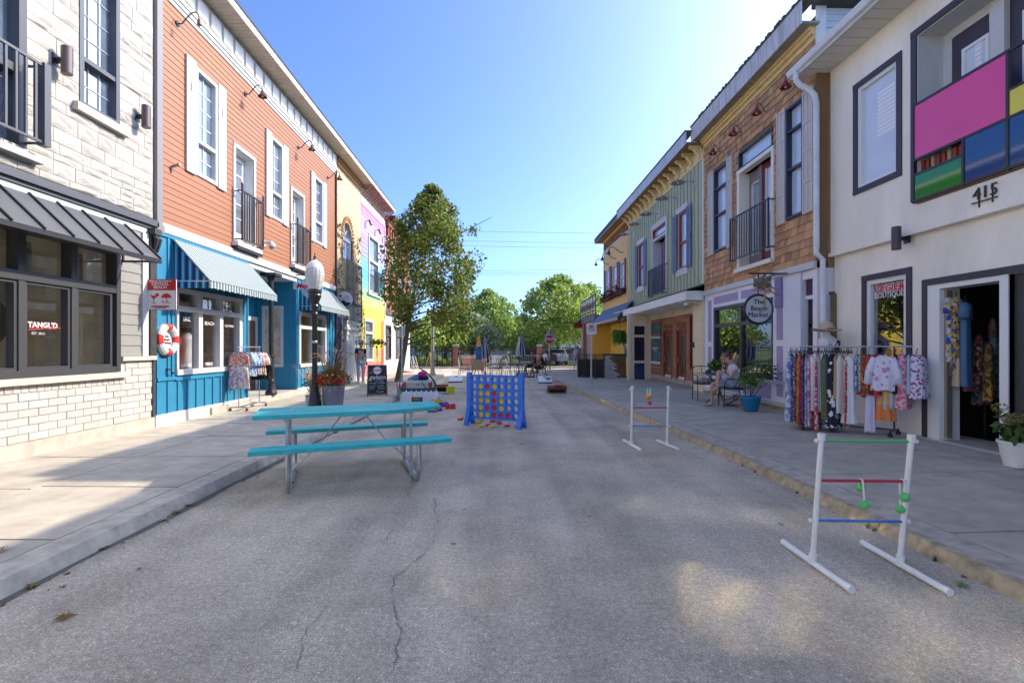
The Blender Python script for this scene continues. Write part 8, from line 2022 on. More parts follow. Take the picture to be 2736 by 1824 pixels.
for i in range(14):
 px = 2528+i*9.6; r = ray(px, HZP); t_ = (dX+.55+.5*(i % 3))/r.x; p = V(r.x*t_, r.y*t_, 1); zt = rnd.choice((1.75,1.6,2.0))
 cn = ('black','teal','red','blue','green','gold','pink')[i % 7]; mt = cloth_mat('stock_'+cn, {'black':[(.02,.02,.03),(.3,.28,.25)],'teal':[(.03,.2,.2),(.02,.05,.08),(.3,.3,.25)],'red':[(.3,.03,.03),(.05,.02,.02),(.4,.3,.2)],'blue':[(.03,.06,.3),(.3,.3,.35)],'green':[(.05,.16,.05),(.25,.25,.08)],'gold':[(.4,.26,.05),(.1,.05,.02)],'pink':[(.45,.1,.2),(.3,.25,.25)]}[cn], 16)
 garment('hanging_stock', cn+' print garment in the boutique, '+(('next to','second from','third from','fourth from','fifth from','sixth from','seventh from','eighth from','ninth from','tenth from','eleventh from','twelfth from','thirteenth from','fourteenth from')[i]+' the door post'), 'clothing', g_, p, V(.75,.66,0), .32, .10, zt, zt-rnd.uniform(.6,1.0), mt, 1.2)
t = thing('rail_display', 'dark clothes rail standing inside the boutique', 'clothes rack', (7.4,7.0,.16)); MB().tube([(7.35,7.3,1.62),(7.35,6.2,1.62)], .015, 6).build('rail', CHR, t); MB().tube([(7.35,6.3,.16),(7.35,6.3,1.62)], .015, 6).build('upright', BLACKM, t); MB().tube([(7.35,7.2,.16),(7.35,7.2,1.62)], .015, 6).build('upright', BLACKM, t)
# shop window displays on the blue side
for i, (f, c_, lb) in enumerate(((.25,(.45,.24,.10),'orange vest on a torso form in the blue shop window'),(.55,(.40,.05,.10),'red print top on a torso form in the blue shop window'))):
 q = V(-6.6, L.S(473)+.22+.40*i, 1.0); t = thing('window_form', lb, 'mannequin', q, 0, 'torso forms in the shop window'); mb = MB(); mb.lathe([(.12,.1),(.13,.25),(.10,.42),(.15,.62),(.15,.72),(.05,.80),(.045,.86)], q, 16); mb.build('torso', M('form_cloth_%d' % int(c_[0]*100), c_, .8, noise=(14,.3)), t, smooth=True); MB().tube([q, q+V(0,0,.12)], .02, 6).build('stand', BLACKM, t)
q = V(-6.55, (mu[2]+mu[3])/2-.05, 1.02); t = thing('straw_bag', 'white embroidered dress form standing in the middle shop window pane', 'mannequin', q); mb = MB(); mb.lathe([(.17,0),(.15,.25),(.10,.5),(.14,.68),(.13,.76),(.05,.84)], q, 16); mb.build('dress', C['white'], t, smooth=True); MB().lathe([(.2,.95),(.1,.98),(.09,1.05),(.02,1.08)], q, 16).build('sun_hat', M('straw'), t)

# ---- patio people, tables, chairs and umbrellas
def man(label, p, rz, shirt, shorts, cap=None, lean=0.0, skin=SKINT, hair=True):
 global t, J, Rw
 t = thing('person', label, 'person', p, rz); Rw = base_matrix(t)
 J = {'pelvis':(-.02,0,.52,(.16,.14)),'waist':(-.06+lean,0,.68,(.16,.135)),'chest':(-.05+lean,0,.90,(.17,.13)),'neck0':(-.01+lean,0,1.06,.075),'neck':(.02+lean,0,1.12,.06),'head0':(.05+lean,0,1.16,(.07,.078)),'head1':(.05+lean,0,1.25,(.092,.10)),'head2':(.04+lean,0,1.33,(.08,.085)),
  'hipL':(.04,-.11,.50,.095),'thL':(.24,-.14,.50,.085),'knL':(.46,-.15,.50,.062),'shL':(.42,-.15,.27,.055),'anL':(.36,-.15,.08,.038),'ftL':(.45,-.15,.035,.036),'toL':(.56,-.15,.025,.028),
  'hipR':(.04,.11,.50,.095),'thR':(.24,.13,.51,.085),'knR':(.45,.14,.51,.062),'shR':(.52,.14,.28,.055),'anR':(.56,.14,.08,.038),'ftR':(.65,.14,.035,.036),'toR':(.76,.14,.025,.028),
  'shoL':(-.04+lean,-.20,.98,.06),'elL':(.06+lean,-.25,.72,.045),'wrL':(.30,-.14,.62,.032),'shoR':(-.04+lean,.20,.98,.06),'elR':(.06+lean,.25,.72,.045),'wrR':(.30,.14,.62,.032)}
 skinned('body', t, skin, J, E, Rw, lev=1)
 j2 = grow(['pelvis','waist','chest','neck0'], .016); j2.update({'shoL':(*J['shoL'][:3],.08),'slL':ends('shoL','elL',.6,.03),'shoR':(*J['shoR'][:3],.08),'slR':ends('shoR','elR',.6,.03)})
 skinned('shirt', t, shirt, j2, [('pelvis','waist'),('waist','chest'),('chest','neck0'),('chest','shoL'),('shoL','slL'),('chest','shoR'),('shoR','slR')], Rw, lev=1)
 j2 = grow(['pelvis','hipL','hipR','thL','thR'], .02); j2['hemL'] = ends('thL','knL',.7,.03); j2['hemR'] = ends('thR','knR',.7,.03); j2['waist0'] = (-.04,0,.60,(.18,.15))
 skinned('shorts', t, shorts, j2, [('pelvis','waist0'),('pelvis','hipL'),('hipL','thL'),('thL','hemL'),('pelvis','hipR'),('hipR','thR'),('thR','hemR')], Rw, lev=1)
 mb = MB(); R3 = Rw.to_3x3()
 for s, wn in ((-1,'wrL'),(1,'wrR')): hand(mb, Rw @ V(*J[wn][:3]), R3 @ V(1,0,-.25), R3 @ V(.2,0,1).normalized(), s, 1.05, .5)
 mb.build('hand', skin, t)
 head_bits(t, Rw, V(.05+lean,0,1.245), V(1,0,-.12), M('hair_grey', (.25,.23,.21), .8), 'short' if hair else None, cap, skin)
 mb = MB()
 for ft in ('ftL','ftR'): q = V(*J[ft][:3]); mb.hexa([(q.x-.12,q.y-.045,.0),(q.x+.15,q.y-.05,.0),(q.x+.15,q.y+.05,.0),(q.x-.12,q.y+.045,.0),(q.x-.11,q.y-.04,.07),(q.x+.12,q.y-.04,.05),(q.x+.12,q.y+.04,.05),(q.x-.11,q.y+.04,.07)])
 mb.xf(Rw); mb.build('shoe', M('shoe_dark', (.05,.04,.04), .6), t)
 return t
BLK_ = M('cloth_charcoal', (.016,.017,.024), .9);
TAN_ = M('sling_tan', (.42,.35,.25), .8); CRM_ = M('sling_cream', (.66,.62,.52), .8); IRB = M('chair_bronze', (.05,.04,.035), .5)
gp = ground(1440,1008); man('man in dark shirt and shorts seated facing the patio table, bald', V(gp.x+.12,gp.y+.0,0), pi-.05, BLK_, BLK_, hair=False)
chair_frame('patio_chair', 'patio chair under the bald seated man', 'patio chairs', V(gp.x+.12,gp.y,0), pi-.05, IRB, TAN_, sling=True)
gq = ground(1416,1003); man('man in a cap and grey T-shirt seated beside the bald man', V(gq.x+.22,gq.y+.6,0), pi+.1, M('cloth_slate', (.05,.055,.07), .9), BLK_, cap=M('cap_red_black', (.10,.02,.02), .7))
chair_frame('patio_chair', 'patio chair under the seated man in a cap', 'patio chairs', V(gq.x+.22,gq.y+.6,0), pi+.1, IRB, TAN_, sling=True)
man('person in a white T-shirt sitting behind the two men', V(gp.x+.5,gp.y+2.2,.12), pi+.3, M('cloth_white'), BLK_)
chair_frame('patio_chair', 'patio chair under the person in the white T-shirt', 'patio chairs', V(gp.x+.5,gp.y+2.2,.12), pi+.3, IRB, TAN_, sling=True)
def patio_table(label, p, r=.55):
 t = thing('patio_table', label, 'table', p, 0, 'patio tables'); MB().lathe([(r,.70),(r,.725),(r-.03,.73)], p, 24).build('top', M('table_dark', (.05,.05,.055), .3), t)
 for i in range(4): a = pi/4+pi*i/2; MB().tube([p+V(r*.8*cos(a),r*.8*sin(a),.70), p+V(r*.55*cos(a),r*.55*sin(a),.35), p+V(r*.85*cos(a),r*.85*sin(a),0)], .014, 6).build('leg', IRB, t)
 return t
def umbrella(label, p, z0, z1, mats, r=.15, tilt=.0):
 t = thing('patio_umbrella', label, 'umbrella', p, 0, 'closed patio umbrellas'); MB().tube([p, p+V(0,0,z1-.05)], .02, 8).build('pole', M('pole_dark', (.10,.09,.085), .4), t); MB().lathe([(.22,0),(.22,.05),(.05,.08),(.04,.25)], p, 16).build('base', IRB, t)
 n = 24; k = len(mats)
 for m_i, mt in enumerate(mats):
  mb = MB()
  for j0 in range(0, n, 2):
   if (j0//2) % k != m_i: continue
   cols_ = []
   for j in (j0, j0+1, j0+2):
    a = 2*pi*j/n; col_ = []
    for f in (0,.15,.4,.7,.9,1.0):
     rr = r*(.12+.88*min(1,f*1.5))*(1.18 if j % 2 else .72)*(1 if f < .95 else .9); col_.append(tuple(p+V(rr*cos(a+f*.8), rr*sin(a+f*.8), z1-(z1-z0)*f-(.06 if (j % 2 and f == 1) else 0))))
    cols_.append(col_)
   for A, B in zip(cols_, cols_[1:]):
    for i in range(5): mb.quad(A[i], B[i], B[i+1], A[i+1])
  mb.build('canopy', mt, t)
 mb = MB(); mb.lathe([(.02,0),(.025,.04),(.008,.09)], p+V(0,0,z1-.03), 8); mb.build('finial', WHITE, t)
UO, UB, UN, UW = M('canvas_orange', (.62,.34,.10), .8, noise=(6,.15)), M('canvas_blue', (.03,.19,.42), .8, noise=(7,.5)), M('canvas_navy', (.02,.018,.09), .8), M('canvas_white', (.62,.61,.60), .8)
def place_u(px, Y): q = at_y(px, 900, Y); return V(q.x, Y, 0)
Y1 = 26.5; p = place_u(1279,Y1);
t = thing('patio_umbrella', 'closed patio umbrella, orange above and bright blue below', 'umbrella', p, 0, 'closed patio umbrellas'); zt1, zm1, zb1 = at_y(1279,897,Y1).z, at_y(1279,926,Y1).z, at_y(1279,961,Y1).z
MB().tube([p, V(p.x,p.y,zt1)], .02, 8).build('pole', M('pole_dark', (.10,.09,.085), .4), t); MB().lathe([(.22,0),(.22,.05),(.05,.08)], p, 16).build('base', IRB, t)
for nm_, z0, z1, r0_, r1_, mt in (('upper_canopy',zm1,zt1,.15,.05,UO),('lower_canopy',zb1,zm1,.17,.155,UB)):
 mb = MB(); n = 20
 for f in (0,.25,.5,.75,1.0):
  for j in range(n): a = 2*pi*j/n; rr = (r0_+(r1_-r0_)*f)*(1.1 if j % 2 else .8)*(.85 if (f == 0 and nm_ == 'lower_canopy') else 1); mb.v.append((p.x+rr*cos(a+f*.5), p.y+rr*sin(a+f*.5), z0+(z1-z0)*f))
 for i in range(4):
  for j in range(n): A = i*n+j; B = i*n+(j+1) % n; mb.f.append((A,B,B+n,A+n))
 mb.build(nm_, mt, t)
umbrella('closed navy and white striped umbrella beside the orange and blue one', place_u(1297,26.0), at_y(1297,957,26).z, at_y(1297,903,26).z, (UN,UW,M('canvas_lilac', (.42,.40,.58), .8)), .17)
umbrella('closed navy and white umbrella with dark top near the seated men', place_u(1395,25.5), at_y(1395,949,25.5).z, at_y(1395,889,25.5).z, (UN,UW), .17); umbrella('closed pale umbrella half hidden behind the navy and white one', place_u(1387,27.5), at_y(1387,950,27.5).z, at_y(1387,903,27.5).z, (UW,), .15)
patio_table('round dark patio table under the orange and blue umbrella', place_u(1281,26.4), .5); patio_table('round dark patio table beside the seated men', place_u(1396,25.4), .5)
for lb, px, Y, rz, sm_ in (('cream sling chair turned sideways by the game board',1240,25.2,0.25,CRM_),('tan sling chair seen from behind over the blue game frame',1275,24.6,pi/2,TAN_),('cream sling chair under the striped umbrella',1316,25.6,pi+.2,CRM_),('folding sling chair beside the cream one, edge on',1325,25.3,pi-.2,TAN_),('cream sling chair between the umbrellas, facing the men',1352,25.8,.1,CRM_),('white sling chair beside the dark round table',1366,26.4,.2,M('sling_white', (.70,.69,.66), .7))):
 q = place_u(px, Y); chair_frame('patio_chair', lb, 'patio chairs', q, rz, IRB, sm_, sling=True, bk=.95)

# standing figure by the rainbow shop
q = V(-5.58, 19.3, .13)
t = thing('person', 'person in dark T-shirt, pale trousers and grey hat standing by the yellow brick shop', 'person', q, radians(-40)); Rw = base_matrix(t)
J = {'pelvis':(0,0,.90,(.13,.11)),'waist':(0,0,1.05,(.125,.10)),'chest':(0,0,1.24,(.14,.105)),'neck0':(.0,0,1.38,.06),'neck':(.01,0,1.43,.05),'head0':(.03,0,1.47,(.06,.07)),'head1':(.03,0,1.55,(.082,.09)),'head2':(.02,0,1.62,(.07,.075)),
 'hipL':(0,-.09,.86,.09),'thL':(.01,-.10,.66,.08),'knL':(.02,-.10,.46,.058),'shL':(.0,-.10,.28,.05),'anL':(-.02,-.10,.08,.036),'ftL':(.06,-.11,.03,.034),'toL':(.15,-.115,.022,.026),'hipR':(0,.09,.86,.09),'thR':(.03,.10,.66,.08),'knR':(.04,.10,.46,.058),'shR':(.02,.10,.28,.05),'anR':(.0,.10,.08,.036),'ftR':(.08,.11,.03,.034),'toR':(.17,.115,.022,.026),
 'shoL':(-.01,-.18,1.31,.05),'elL':(.0,-.23,1.06,.038),'wrL':(.07,-.21,.84,.027),'shoR':(-.01,.18,1.31,.05),'elR':(.0,.23,1.06,.038),'wrR':(.07,.21,.84,.027)}
skinned('body', t, SKIN, J, E, Rw, lev=1)
j2 = grow(['pelvis','waist','chest','neck0'], .014); j2.update({'shoL':(*J['shoL'][:3],.066),'slL':ends('shoL','elL',.55,.024),'shoR':(*J['shoR'][:3],.066),'slR':ends('shoR','elR',.55,.024)}); skinned('shirt', t, BLK_, j2, [('pelvis','waist'),('waist','chest'),('chest','neck0'),('chest','shoL'),('shoL','slL'),('chest','shoR'),('shoR','slR')], Rw, lev=1)
j2 = grow(['pelvis','hipL','hipR','thL','thR','knL','knR','shL','shR','anL','anR'], .02); skinned('trousers', t, M('trousers_pale', (.42,.44,.50), .9, noise=(12,.1)), j2, [(a,b_) for a, b_ in E if a in j2 and b_ in j2], Rw, lev=1)
mb = MB(); R3 = Rw.to_3x3()
for s, wn in ((-1,'wrL'),(1,'wrR')): hand(mb, Rw @ V(*J[wn][:3]), R3 @ V(.15,0,-1), R3 @ V(0,-s,0).normalized(), s, 1.0, .5)
mb.build('hand', SKIN, t); head_bits(t, Rw, V(.03,0,1.55), V(1,0,0), M('hair_brown', (.08,.04,.02), .7), 'short')
q2 = Rw @ V(.02,0,1.60); MB().lathe([(.165,0),(.16,.012),(.105,.03),(.095,.10),(.06,.115),(.01,.118)], q2, 18).build('hat', M('hat_grey', (.38,.39,.38), .8), t)
mb = MB()
for ft in ('ftL','ftR'): v_ = V(*J[ft][:3]); mb.hexa([(v_.x-.11,v_.y-.04,0),(v_.x+.14,v_.y-.045,0),(v_.x+.14,v_.y+.045,0),(v_.x-.11,v_.y+.04,0),(v_.x-.1,v_.y-.035,.07),(v_.x+.11,v_.y-.035,.05),(v_.x+.11,v_.y+.035,.05),(v_.x-.1,v_.y+.035,.07)])
mb.xf(Rw); mb.build('shoe', WHITEW, t)
# walker near the park
q = at_y(1539,985,34.5); q.z = 0; t = thing('person', 'distant walker in grey and lilac with a round pack by the park verge', 'person', q, radians(100)); Rw = base_matrix(t)
skinned('body', t, M('cloth_walker', (.36,.34,.40), .9), J, E, Rw, lev=1); mb = MB(); mb.ball(Rw @ V(-.18,0,1.2), .23, 12, 9, (1,1,1.1)); mb.build('backpack', M('pack_lilac', (.34,.31,.42), .8, noise=(8,.4)), t, smooth=True); head_bits(t, Rw, V(.03,0,1.55), V(1,0,0), M('hair_grey'), 'short')
mb = MB()
for s, wn in ((-1,'wrL'),(1,'wrR')): hand(mb, Rw @ V(*J[wn][:3]), Rw.to_3x3() @ V(.15,0,-1), Rw.to_3x3() @ V(0,-s,0).normalized(), s)
mb.build('hand', SKIN, t)
# ------------------------------------------------------------------ patio by the yellow building
yp = 22.4
xa_, xb2, xc_ = at_y(1553,980,yp).x, at_y(1614,980,yp).x, at_y(1673,980,yp).x
zt_ = at_y(1640,946,yp).z
t = thing('painted_brick_wall', 'low half wall of bricks with peeling white paint beside the cream shop', 'wall', ((xb2+xc_)/2, yp, .05))
MB().box(xb2, xc_, yp+.03, yp+.16, .03, zt_-.04).build('core', M('mortar_dark', (.12,.08,.06), .9), t)
bm1, bm2 = unit_mesh('brick', M('brick_bare', (.23,.115,.05), .9, noise=(9,.3), var=.25), MB().box(-.5,.5,-.5,.5,-.5,.5)), unit_mesh('brick', M('brick_painted', (.50,.46,.42), .9, noise=(12,.35), var=.12), MB().box(-.5,.5,-.5,.5,-.5,.5))
zz = .05; row = 0
while zz < zt_-.08:
 x = xb2-(.12 if row % 2 else 0); lim = xb2+(xc_-xb2)*(.30+.38*(1-(zz/zt_))+rnd.uniform(-.06,.06))
 while x < xc_:
  a, c = max(x, xb2), min(x+.24, xc_); x += .24
  if c-a > .05: inst('brick', bm2 if (a+c)/2 < lim else bm1, t, V((a+c)/2, yp+.02, zz+.045), (c-a-.012, .05+rnd.uniform(-.008,.008), .08))
 zz += .095; row += 1
MB().box(xb2-.04, xc_+.05, yp-.02, yp+.2, zt_-.04, zt_+.02).build('coping', BLACKM, t)
t = thing('patio_railing', 'black iron patio railing with glass behind, around the corner terrace', 'railing', ((xa_+xb2)/2, yp, .05)); mb = MB()
for z in (.12, zt_-.25, zt_-.02): mb.bar((xa_,yp+.9,z),(xb2,yp,z),.035)
for i in range(4): f = i/3; mb.bar((xa_+(xb2-xa_)*f, yp+.9*(1-f), .02),(xa_+(xb2-xa_)*f, yp+.9*(1-f), zt_),.045)
mb.build('frame', BLACKM, t)
for i in range(1,28): f = i/28; MB().bar((xa_+(xb2-xa_)*f, yp+.9*(1-f), .12),(xa_+(xb2-xa_)*f, yp+.9*(1-f), zt_-.04),.014).build('bar', BLACKM, t)
MB().hexa([(xa_+.03,yp+.95,.15),(xb2-.03,yp+.06,.15),(xb2-.03,yp+.08,.15),(xa_+.03,yp+.97,.15),(xa_+.03,yp+.95,zt_-.27),(xb2-.03,yp+.06,zt_-.27),(xb2-.03,yp+.08,zt_-.27),(xa_+.03,yp+.97,zt_-.27)]).build('dark_panel', M('screen_dark', (.03,.03,.035), .25), t)
mb = MB(); q = at_y(1591,990,yp-.5); mb.bar((q.x,q.y,.1),(q.x,q.y,.95),.05); mb.bar((q.x-.1,q.y,.1),(q.x+.1,q.y,.1),.06); mb.build('gate_post', BLACKM, t)
# hanging fern
q = at_y(1655,905,23.0); t = thing('hanging_fern', 'bushy green fern hanging under the blue awning', 'plant', q); mb = MB()
for i in range(420):
 a = rnd.uniform(0,6.28); l = rnd.uniform(.25,.55); up_ = rnd.uniform(-.1,.42); d = V(cos(a),sin(a),0); s_ = V(-d.y,d.x,0)*.022
 p0 = q+V(0,0,.02); p1 = p0+d*l*.6+V(0,0,up_); p2 = p0+d*l+V(0,0,up_-.35*rnd.random()-.1)
 b0 = len(mb.v); mb.v += [tuple(p0-s_*.5), tuple(p0+s_*.5), tuple(p1-s_), tuple(p1+s_), tuple(p2)]; mb.f += [(b0,b0+1,b0+3,b0+2),(b0+2,b0+3,b0+4)]
mb.build('fronds', leaf_mat('fern_green', [(.10,.24,.02),(.16,.32,.04),(.06,.15,.015)]), t); MB().lathe([(.1,-.18),(.17,.0),(.18,.02)], q, 14).build('basket', M('basket_brown', (.10,.06,.03), .8), t); MB().tube([q, q+V(0,0,1.0)], .008, 4).build('chain', BLACKM, t)

# ------------------------------------------------------------------ trees
def tree(name, label, base, h, trunk_h, trunk_r, prof, nclump, nleaf, size, mat, bark, group=None, lean=(0,0), spread=.55, limbs=14, shift=0.0):
 """prof(f): crown radius at height fraction f of the crown; leaves sit in clumps on limbs, with gaps between."""
 t = thing(name, label, 'tree', base, 0, group); b_ = V(*base); top = b_+V(lean[0],lean[1],h)
 axis = lambda f: b_.lerp(top, f)
 mb = MB(); mb.tube([axis(0)-V(0,0,.05), axis(0)+V(0,0,.08), axis(.12), axis(.35), axis(.6), axis(.85)], [trunk_r*1.5, trunk_r*1.1, trunk_r, trunk_r*.7, trunk_r*.4, trunk_r*.12], 10)
 mb.build('trunk', bark, t)
 cl = []; lm = MB(); z0 = trunk_h/h
 for i in range(nclump):
  f = (i+rnd.random())/nclump; f = f**.9; R = prof(f); a = i*2.39996+rnd.uniform(-.4,.4); q = rnd.random()**.45*R
  c = axis(z0+(1-z0)*f)+V(cos(a)*q+shift*(1-f), sin(a)*q, rnd.gauss(0,.12*size*3)); cl.append((c, max(.25, spread*(.5+.6*R/ max(.1, prof(.35))))))
  if i % max(1, nclump//limbs) == 0:
   s = axis(max(.1, z0+(1-z0)*f-.10)); m_ = s.lerp(c, .5)+V(0,0,-.08*q); lm.tube([s, m_, c], [trunk_r*.32*(1-.6*f), trunk_r*.2*(1-.5*f), .012], 5)
 lm.build('limb', bark, t)
 mb = MB()
 for c, r in cl:
  k = int(nleaf/nclump*rnd.uniform(.6,1.3))
  for _ in range(k):
   d = V(rnd.gauss(0,1),rnd.gauss(0,1),rnd.gauss(0,.8)); d = d.normalized()*r*rnd.random()**.5; p = c+d
   nn = V(rnd.gauss(0,.7),rnd.gauss(0,.7),rnd.gauss(.5,.6)).normalized(); u = nn.orthogonal().normalized(); v_ = nn.cross(u); a = rnd.uniform(0,6.28); u2 = u*cos(a)+v_*sin(a); v2 = nn.cross(u2); s_ = size*rnd.uniform(.6,1.2)
   mb.quad(p-u2*s_*.5, p-v2*s_*.36+nn*s_*.10, p+u2*s_*.5, p+v2*s_*.36+nn*s_*.08)
 mb.build('crown', mat, t)
 return t
BARK = M('bark_grey', (.17,.14,.10), .95, noise=(16,.35), spread=(1,1,.3), bump=(20,.03)); BARKD = M('bark_dark', (.09,.065,.045), .95, noise=(14,.35), bump=(20,.03))
MAPLE = leaf_mat('maple_leaf', [(.07,.12,.015),(.13,.20,.03),(.22,.30,.045),(.31,.36,.07),(.09,.15,.02),(.30,.23,.08),(.16,.24,.035),(.07,.13,.02)], .48)
tb_ = ground(1064,1021,.1)
def mprof(f):
 pts = [(0,1.2),(.10,1.75),(.25,2.0),(.45,2.1),(.62,1.9),(.75,1.3),(.9,.62),(1.0,.12)]
 for (a, r0_), (b_, r1_) in zip(pts, pts[1:]):
  if f <= b_: return r0_+(r1_-r0_)*(f-a)/(b_-a)
 return .1
tree('maple_tree', 'street maple with dark green and rusty leaves on the pavement past the chalkboard', (tb_.x, tb_.y, .1), 8.1, 2.3, .135, mprof, 92, 17000, .155, MAPLE, M('bark_moss', (.15,.13,.07), .95, noise=(14,.4), bump=(20,.03)), lean=(1.35,.2), spread=.52, limbs=40, shift=1.15)
leafball(120, V(tb_.x-.85,tb_.y-.2,1.75), .36, .15, MAPLE, bpy.data.objects['maple_tree'], 'low_branch', (1.5,1,.6), .1)
leafball(110, V(tb_.x+3.1,tb_.y,6.45), .42, .13, MAPLE, bpy.data.objects['maple_tree'], 'side_branch', (1.0,1,.8), .1); MB().tube([(tb_.x+1.0,tb_.y,5.6),(tb_.x+2.4,tb_.y,6.2),(tb_.x+3.9,tb_.y,7.0)], [.04,.025,.008], 5).build('limb', BARKD, bpy.data.objects['maple_tree'])
G1 = leaf_mat('park_green_light', [(.22,.33,.05),(.36,.48,.09),(.48,.56,.16),(.15,.24,.035)], .45); G2_ = leaf_mat('park_green_mid', [(.22,.33,.07),(.34,.46,.10),(.45,.56,.16),(.16,.26,.045)], .42); G3 = leaf_mat('park_green_grey', [(.25,.31,.15),(.34,.40,.21),(.18,.23,.10),(.40,.45,.26)])
rp = lambda R, k=.75: (lambda f: R*max(.12, sin(pi*min(1,(.16+.84*f)))**k))
def park(label, px, Y, pytop, R, th, mat, n=5200, name='park_tree', **k):
 q = at_y(px, 960, Y); h = at_y(px, pytop, Y).z
 return tree(name, label, (q.x, Y, 0), h, th, .20, rp(R), 66, int(n*1.3), .36, mat, BARKD, 'trees in the park', spread=.95, **k)
park('big light green tree behind the stop sign', 1490, 44.5, 742, 3.6, 2.3, G1, 7500); park('round mid green tree in the middle of the park view', 1305, 50, 784, 3.5, 1.9, G2_, 6500)
park('grey green tree under the middle of the park view', 1262, 44, 848, 2.3, 1.4, G3, 3200); park('small yellow green tree beside the maple', 1190, 41.5, 838, 2.1, 1.6, G1, 3000); park('thin trunked young tree by the fence near the maple', 1142, 39.5, 870, 1.5, 1.6, G1, 1800)
park('dark green tree between the two big park trees', 1392, 58, 858, 3.4, 1.6, G2_, 4200); park('light tree at the fence behind the dark umbrella', 1425, 52, 862, 2.6, 1.3, G1, 2800); park('tree at the road edge beside the brick arches', 1572, 52, 765, 3.2, 2.0, G1, 3800); park('far dark tree closing the view beside the maple', 1225, 66, 868, 3.8, 1.5, G2_, 3600); park('far tree behind the white houses', 1350, 78, 868, 5.0, 1.5, G2_, 4200); park('far tree at the end of the side street', 1530, 80, 866, 6.0, 1.5, G2_, 4200); park('far grey green tree behind the fence', 1170, 74, 855, 5.0, 1.5, G3, 3600)
for i, (x, y, h) in enumerate(((-16,58,8),(-24,50,9),(-33,60,9),(16,60,8.5),(24,52,9),(34,62,9.5),(12,75,8))): tree('park_tree', ['big tree past the red brick corner','broad tree farther along the side street','tall tree at the far end of the side street','tree behind the arched brick building','broad tree hidden behind the arched building','tall tree beyond the arched building','tree deep in the park behind the arches'][i], (x,y,0), h, 2, .25, rp(3.6), 50, 3000, .42, G2_, BARKD, 'trees in the park', spread=1.0)
# bushes along the fence
for i, (px, Y, r, mt) in enumerate(((1108,38.2,.75,G2_),(1128,38.4,.6,G2_),(1170,38.3,.55,G1),(1182,38.3,.4,G1),(1205,38.5,.45,G1),(1368,40,.5,G1),(1240,38.6,.5,G3))):
 q = at_y(px, 980, Y); t = thing('fence_bush', ['dark bush at the corner of the red brick building','dark bush beside the first corner bush','pale green bush between tree and brick pillar','low pale bush beside the pale green one','small bush at the foot of the brick pillar','rounded bush seen through the fence past the umbrellas','dry grey bush behind the barrier'][i], 'bush', (q.x,Y,0), 0, 'bushes along the park fence'); leafball(420, V(q.x,Y,r*.75), r, .16, mt, t, 'foliage', (1.1,.9,1.0), .3); MB().tube([(q.x,Y,-.05),(q.x,Y,r*.7)], .04, 5).build('stem', BARKD, t)

# ------------------------------------------------------------------ park fence, pillars, barriers
FI = M('fence_iron', (.012,.012,.014), .5); fy = 37.7
def fence_run(label, x0, x1, h=1.62):
 t = thing('iron_fence', label, 'fence', ((x0+x1)/2, fy, 0), 0, 'park fence runs'); mb = MB()
 for z in (.15, h-.30, h-.10): mb.bar((x0,fy,z),(x1,fy,z),.05)
 k = max(1, round((x1-x0)/2.4))
 for i in range(k+1): mb.bar((x0+(x1-x0)*i/k,fy,0),(x0+(x1-x0)*i/k,fy,h+.1),.07)
 mb.build('frame', FI, t); me = unit_mesh('bar', FI, MB().box(-.5,.5,-.5,.5,0,1)); n_ = int((x1-x0)/.13)
 for i in range(1, n_): inst('bar', me, t, (x0+i*.13, fy, .1), (.022,.022,h-.05))
p1, p2 = at_y(1217,970,fy).x, at_y(1441,970,fy).x
fence_run('black iron fence run between the brick pillars and the red brick corner', -9.5, p1-.25); fence_run('black iron fence run between the two brick gate pillars', p1+.25, p2-.25); fence_run('black iron fence run past the second pillar toward the arches', p2+.25, 11.5)
for x, lb in ((p1,'brick gate pillar near the maple, darker of the two'),(p2,'pinkish brick gate pillar behind the seated men')):
 t = thing('gate_pillar', lb, 'pillar', (x,fy,0), 0, 'brick gate pillars'); zt_ = at_y(1217,921,fy).z
 MB().box(x-.2,x+.2,fy-.2,fy+.2,-.02,zt_-.08).build('core', M('mortar_pink'), t); mb = MB(); mt = M('pillar_brick', (.30,.125,.09), .9, noise=(8,.25), var=.25)
 for i in range(int((zt_-.1)/.085)):
  for sx in range(2): mb.box(x-.21+.215*sx+(.0 if i % 2 else -.0), x-.01+.215*sx, fy-.215, fy-.19, .01+i*.085, .085+i*.085); mb.box(x-.215,x-.19,fy-.2+.2*sx,fy-.01+.2*sx,.01+i*.085,.085+i*.085); mb.box(x+.19,x+.215,fy-.2+.2*sx,fy-.01+.2*sx,.01+i*.085,.085+i*.085)
 mb.build('brick', mt, t, kind='stuff'); MB().hexa([(x-.26,fy-.26,zt_-.08),(x+.26,fy-.26,zt_-.08),(x+.26,fy+.26,zt_-.08),(x-.26,fy+.26,zt_-.08),(x-.2,fy-.2,zt_+.02),(x+.2,fy-.2,zt_+.02),(x+.2,fy+.2,zt_+.02),(x-.2,fy+.2,zt_+.02)]).build('cap', CONC, t)
t = thing('scaffold_gate', 'black open gate frame with diagonal braces beside the brick pillar', 'gate', (-5,fy-.3,0)); mb = MB(); gx0, gx1 = at_y(1168,970,fy-.3).x, at_y(1210,970,fy-.3).x; gh = at_y(1190,933,fy-.3).z
for x in (gx0, (gx0+gx1)/2-.2, gx1-.1): mb.bar((x,fy-.3,0),(x,fy-.3,gh),.06)
for z in (.15, gh-.15, gh): mb.bar((gx0,fy-.3,z),(gx1,fy-.3,z),.06)
mb.bar((gx0,fy-.3,gh-.3),(gx1,fy-.3,.3),.04); mb.bar(((gx0+gx1)/2-.2,fy-.3,.3),(gx1-.1,fy-.3,.95),.04); mb.build('frame', FI, t)
STL = M('barrier_steel', (.62,.62,.60), .35, metal=.6)
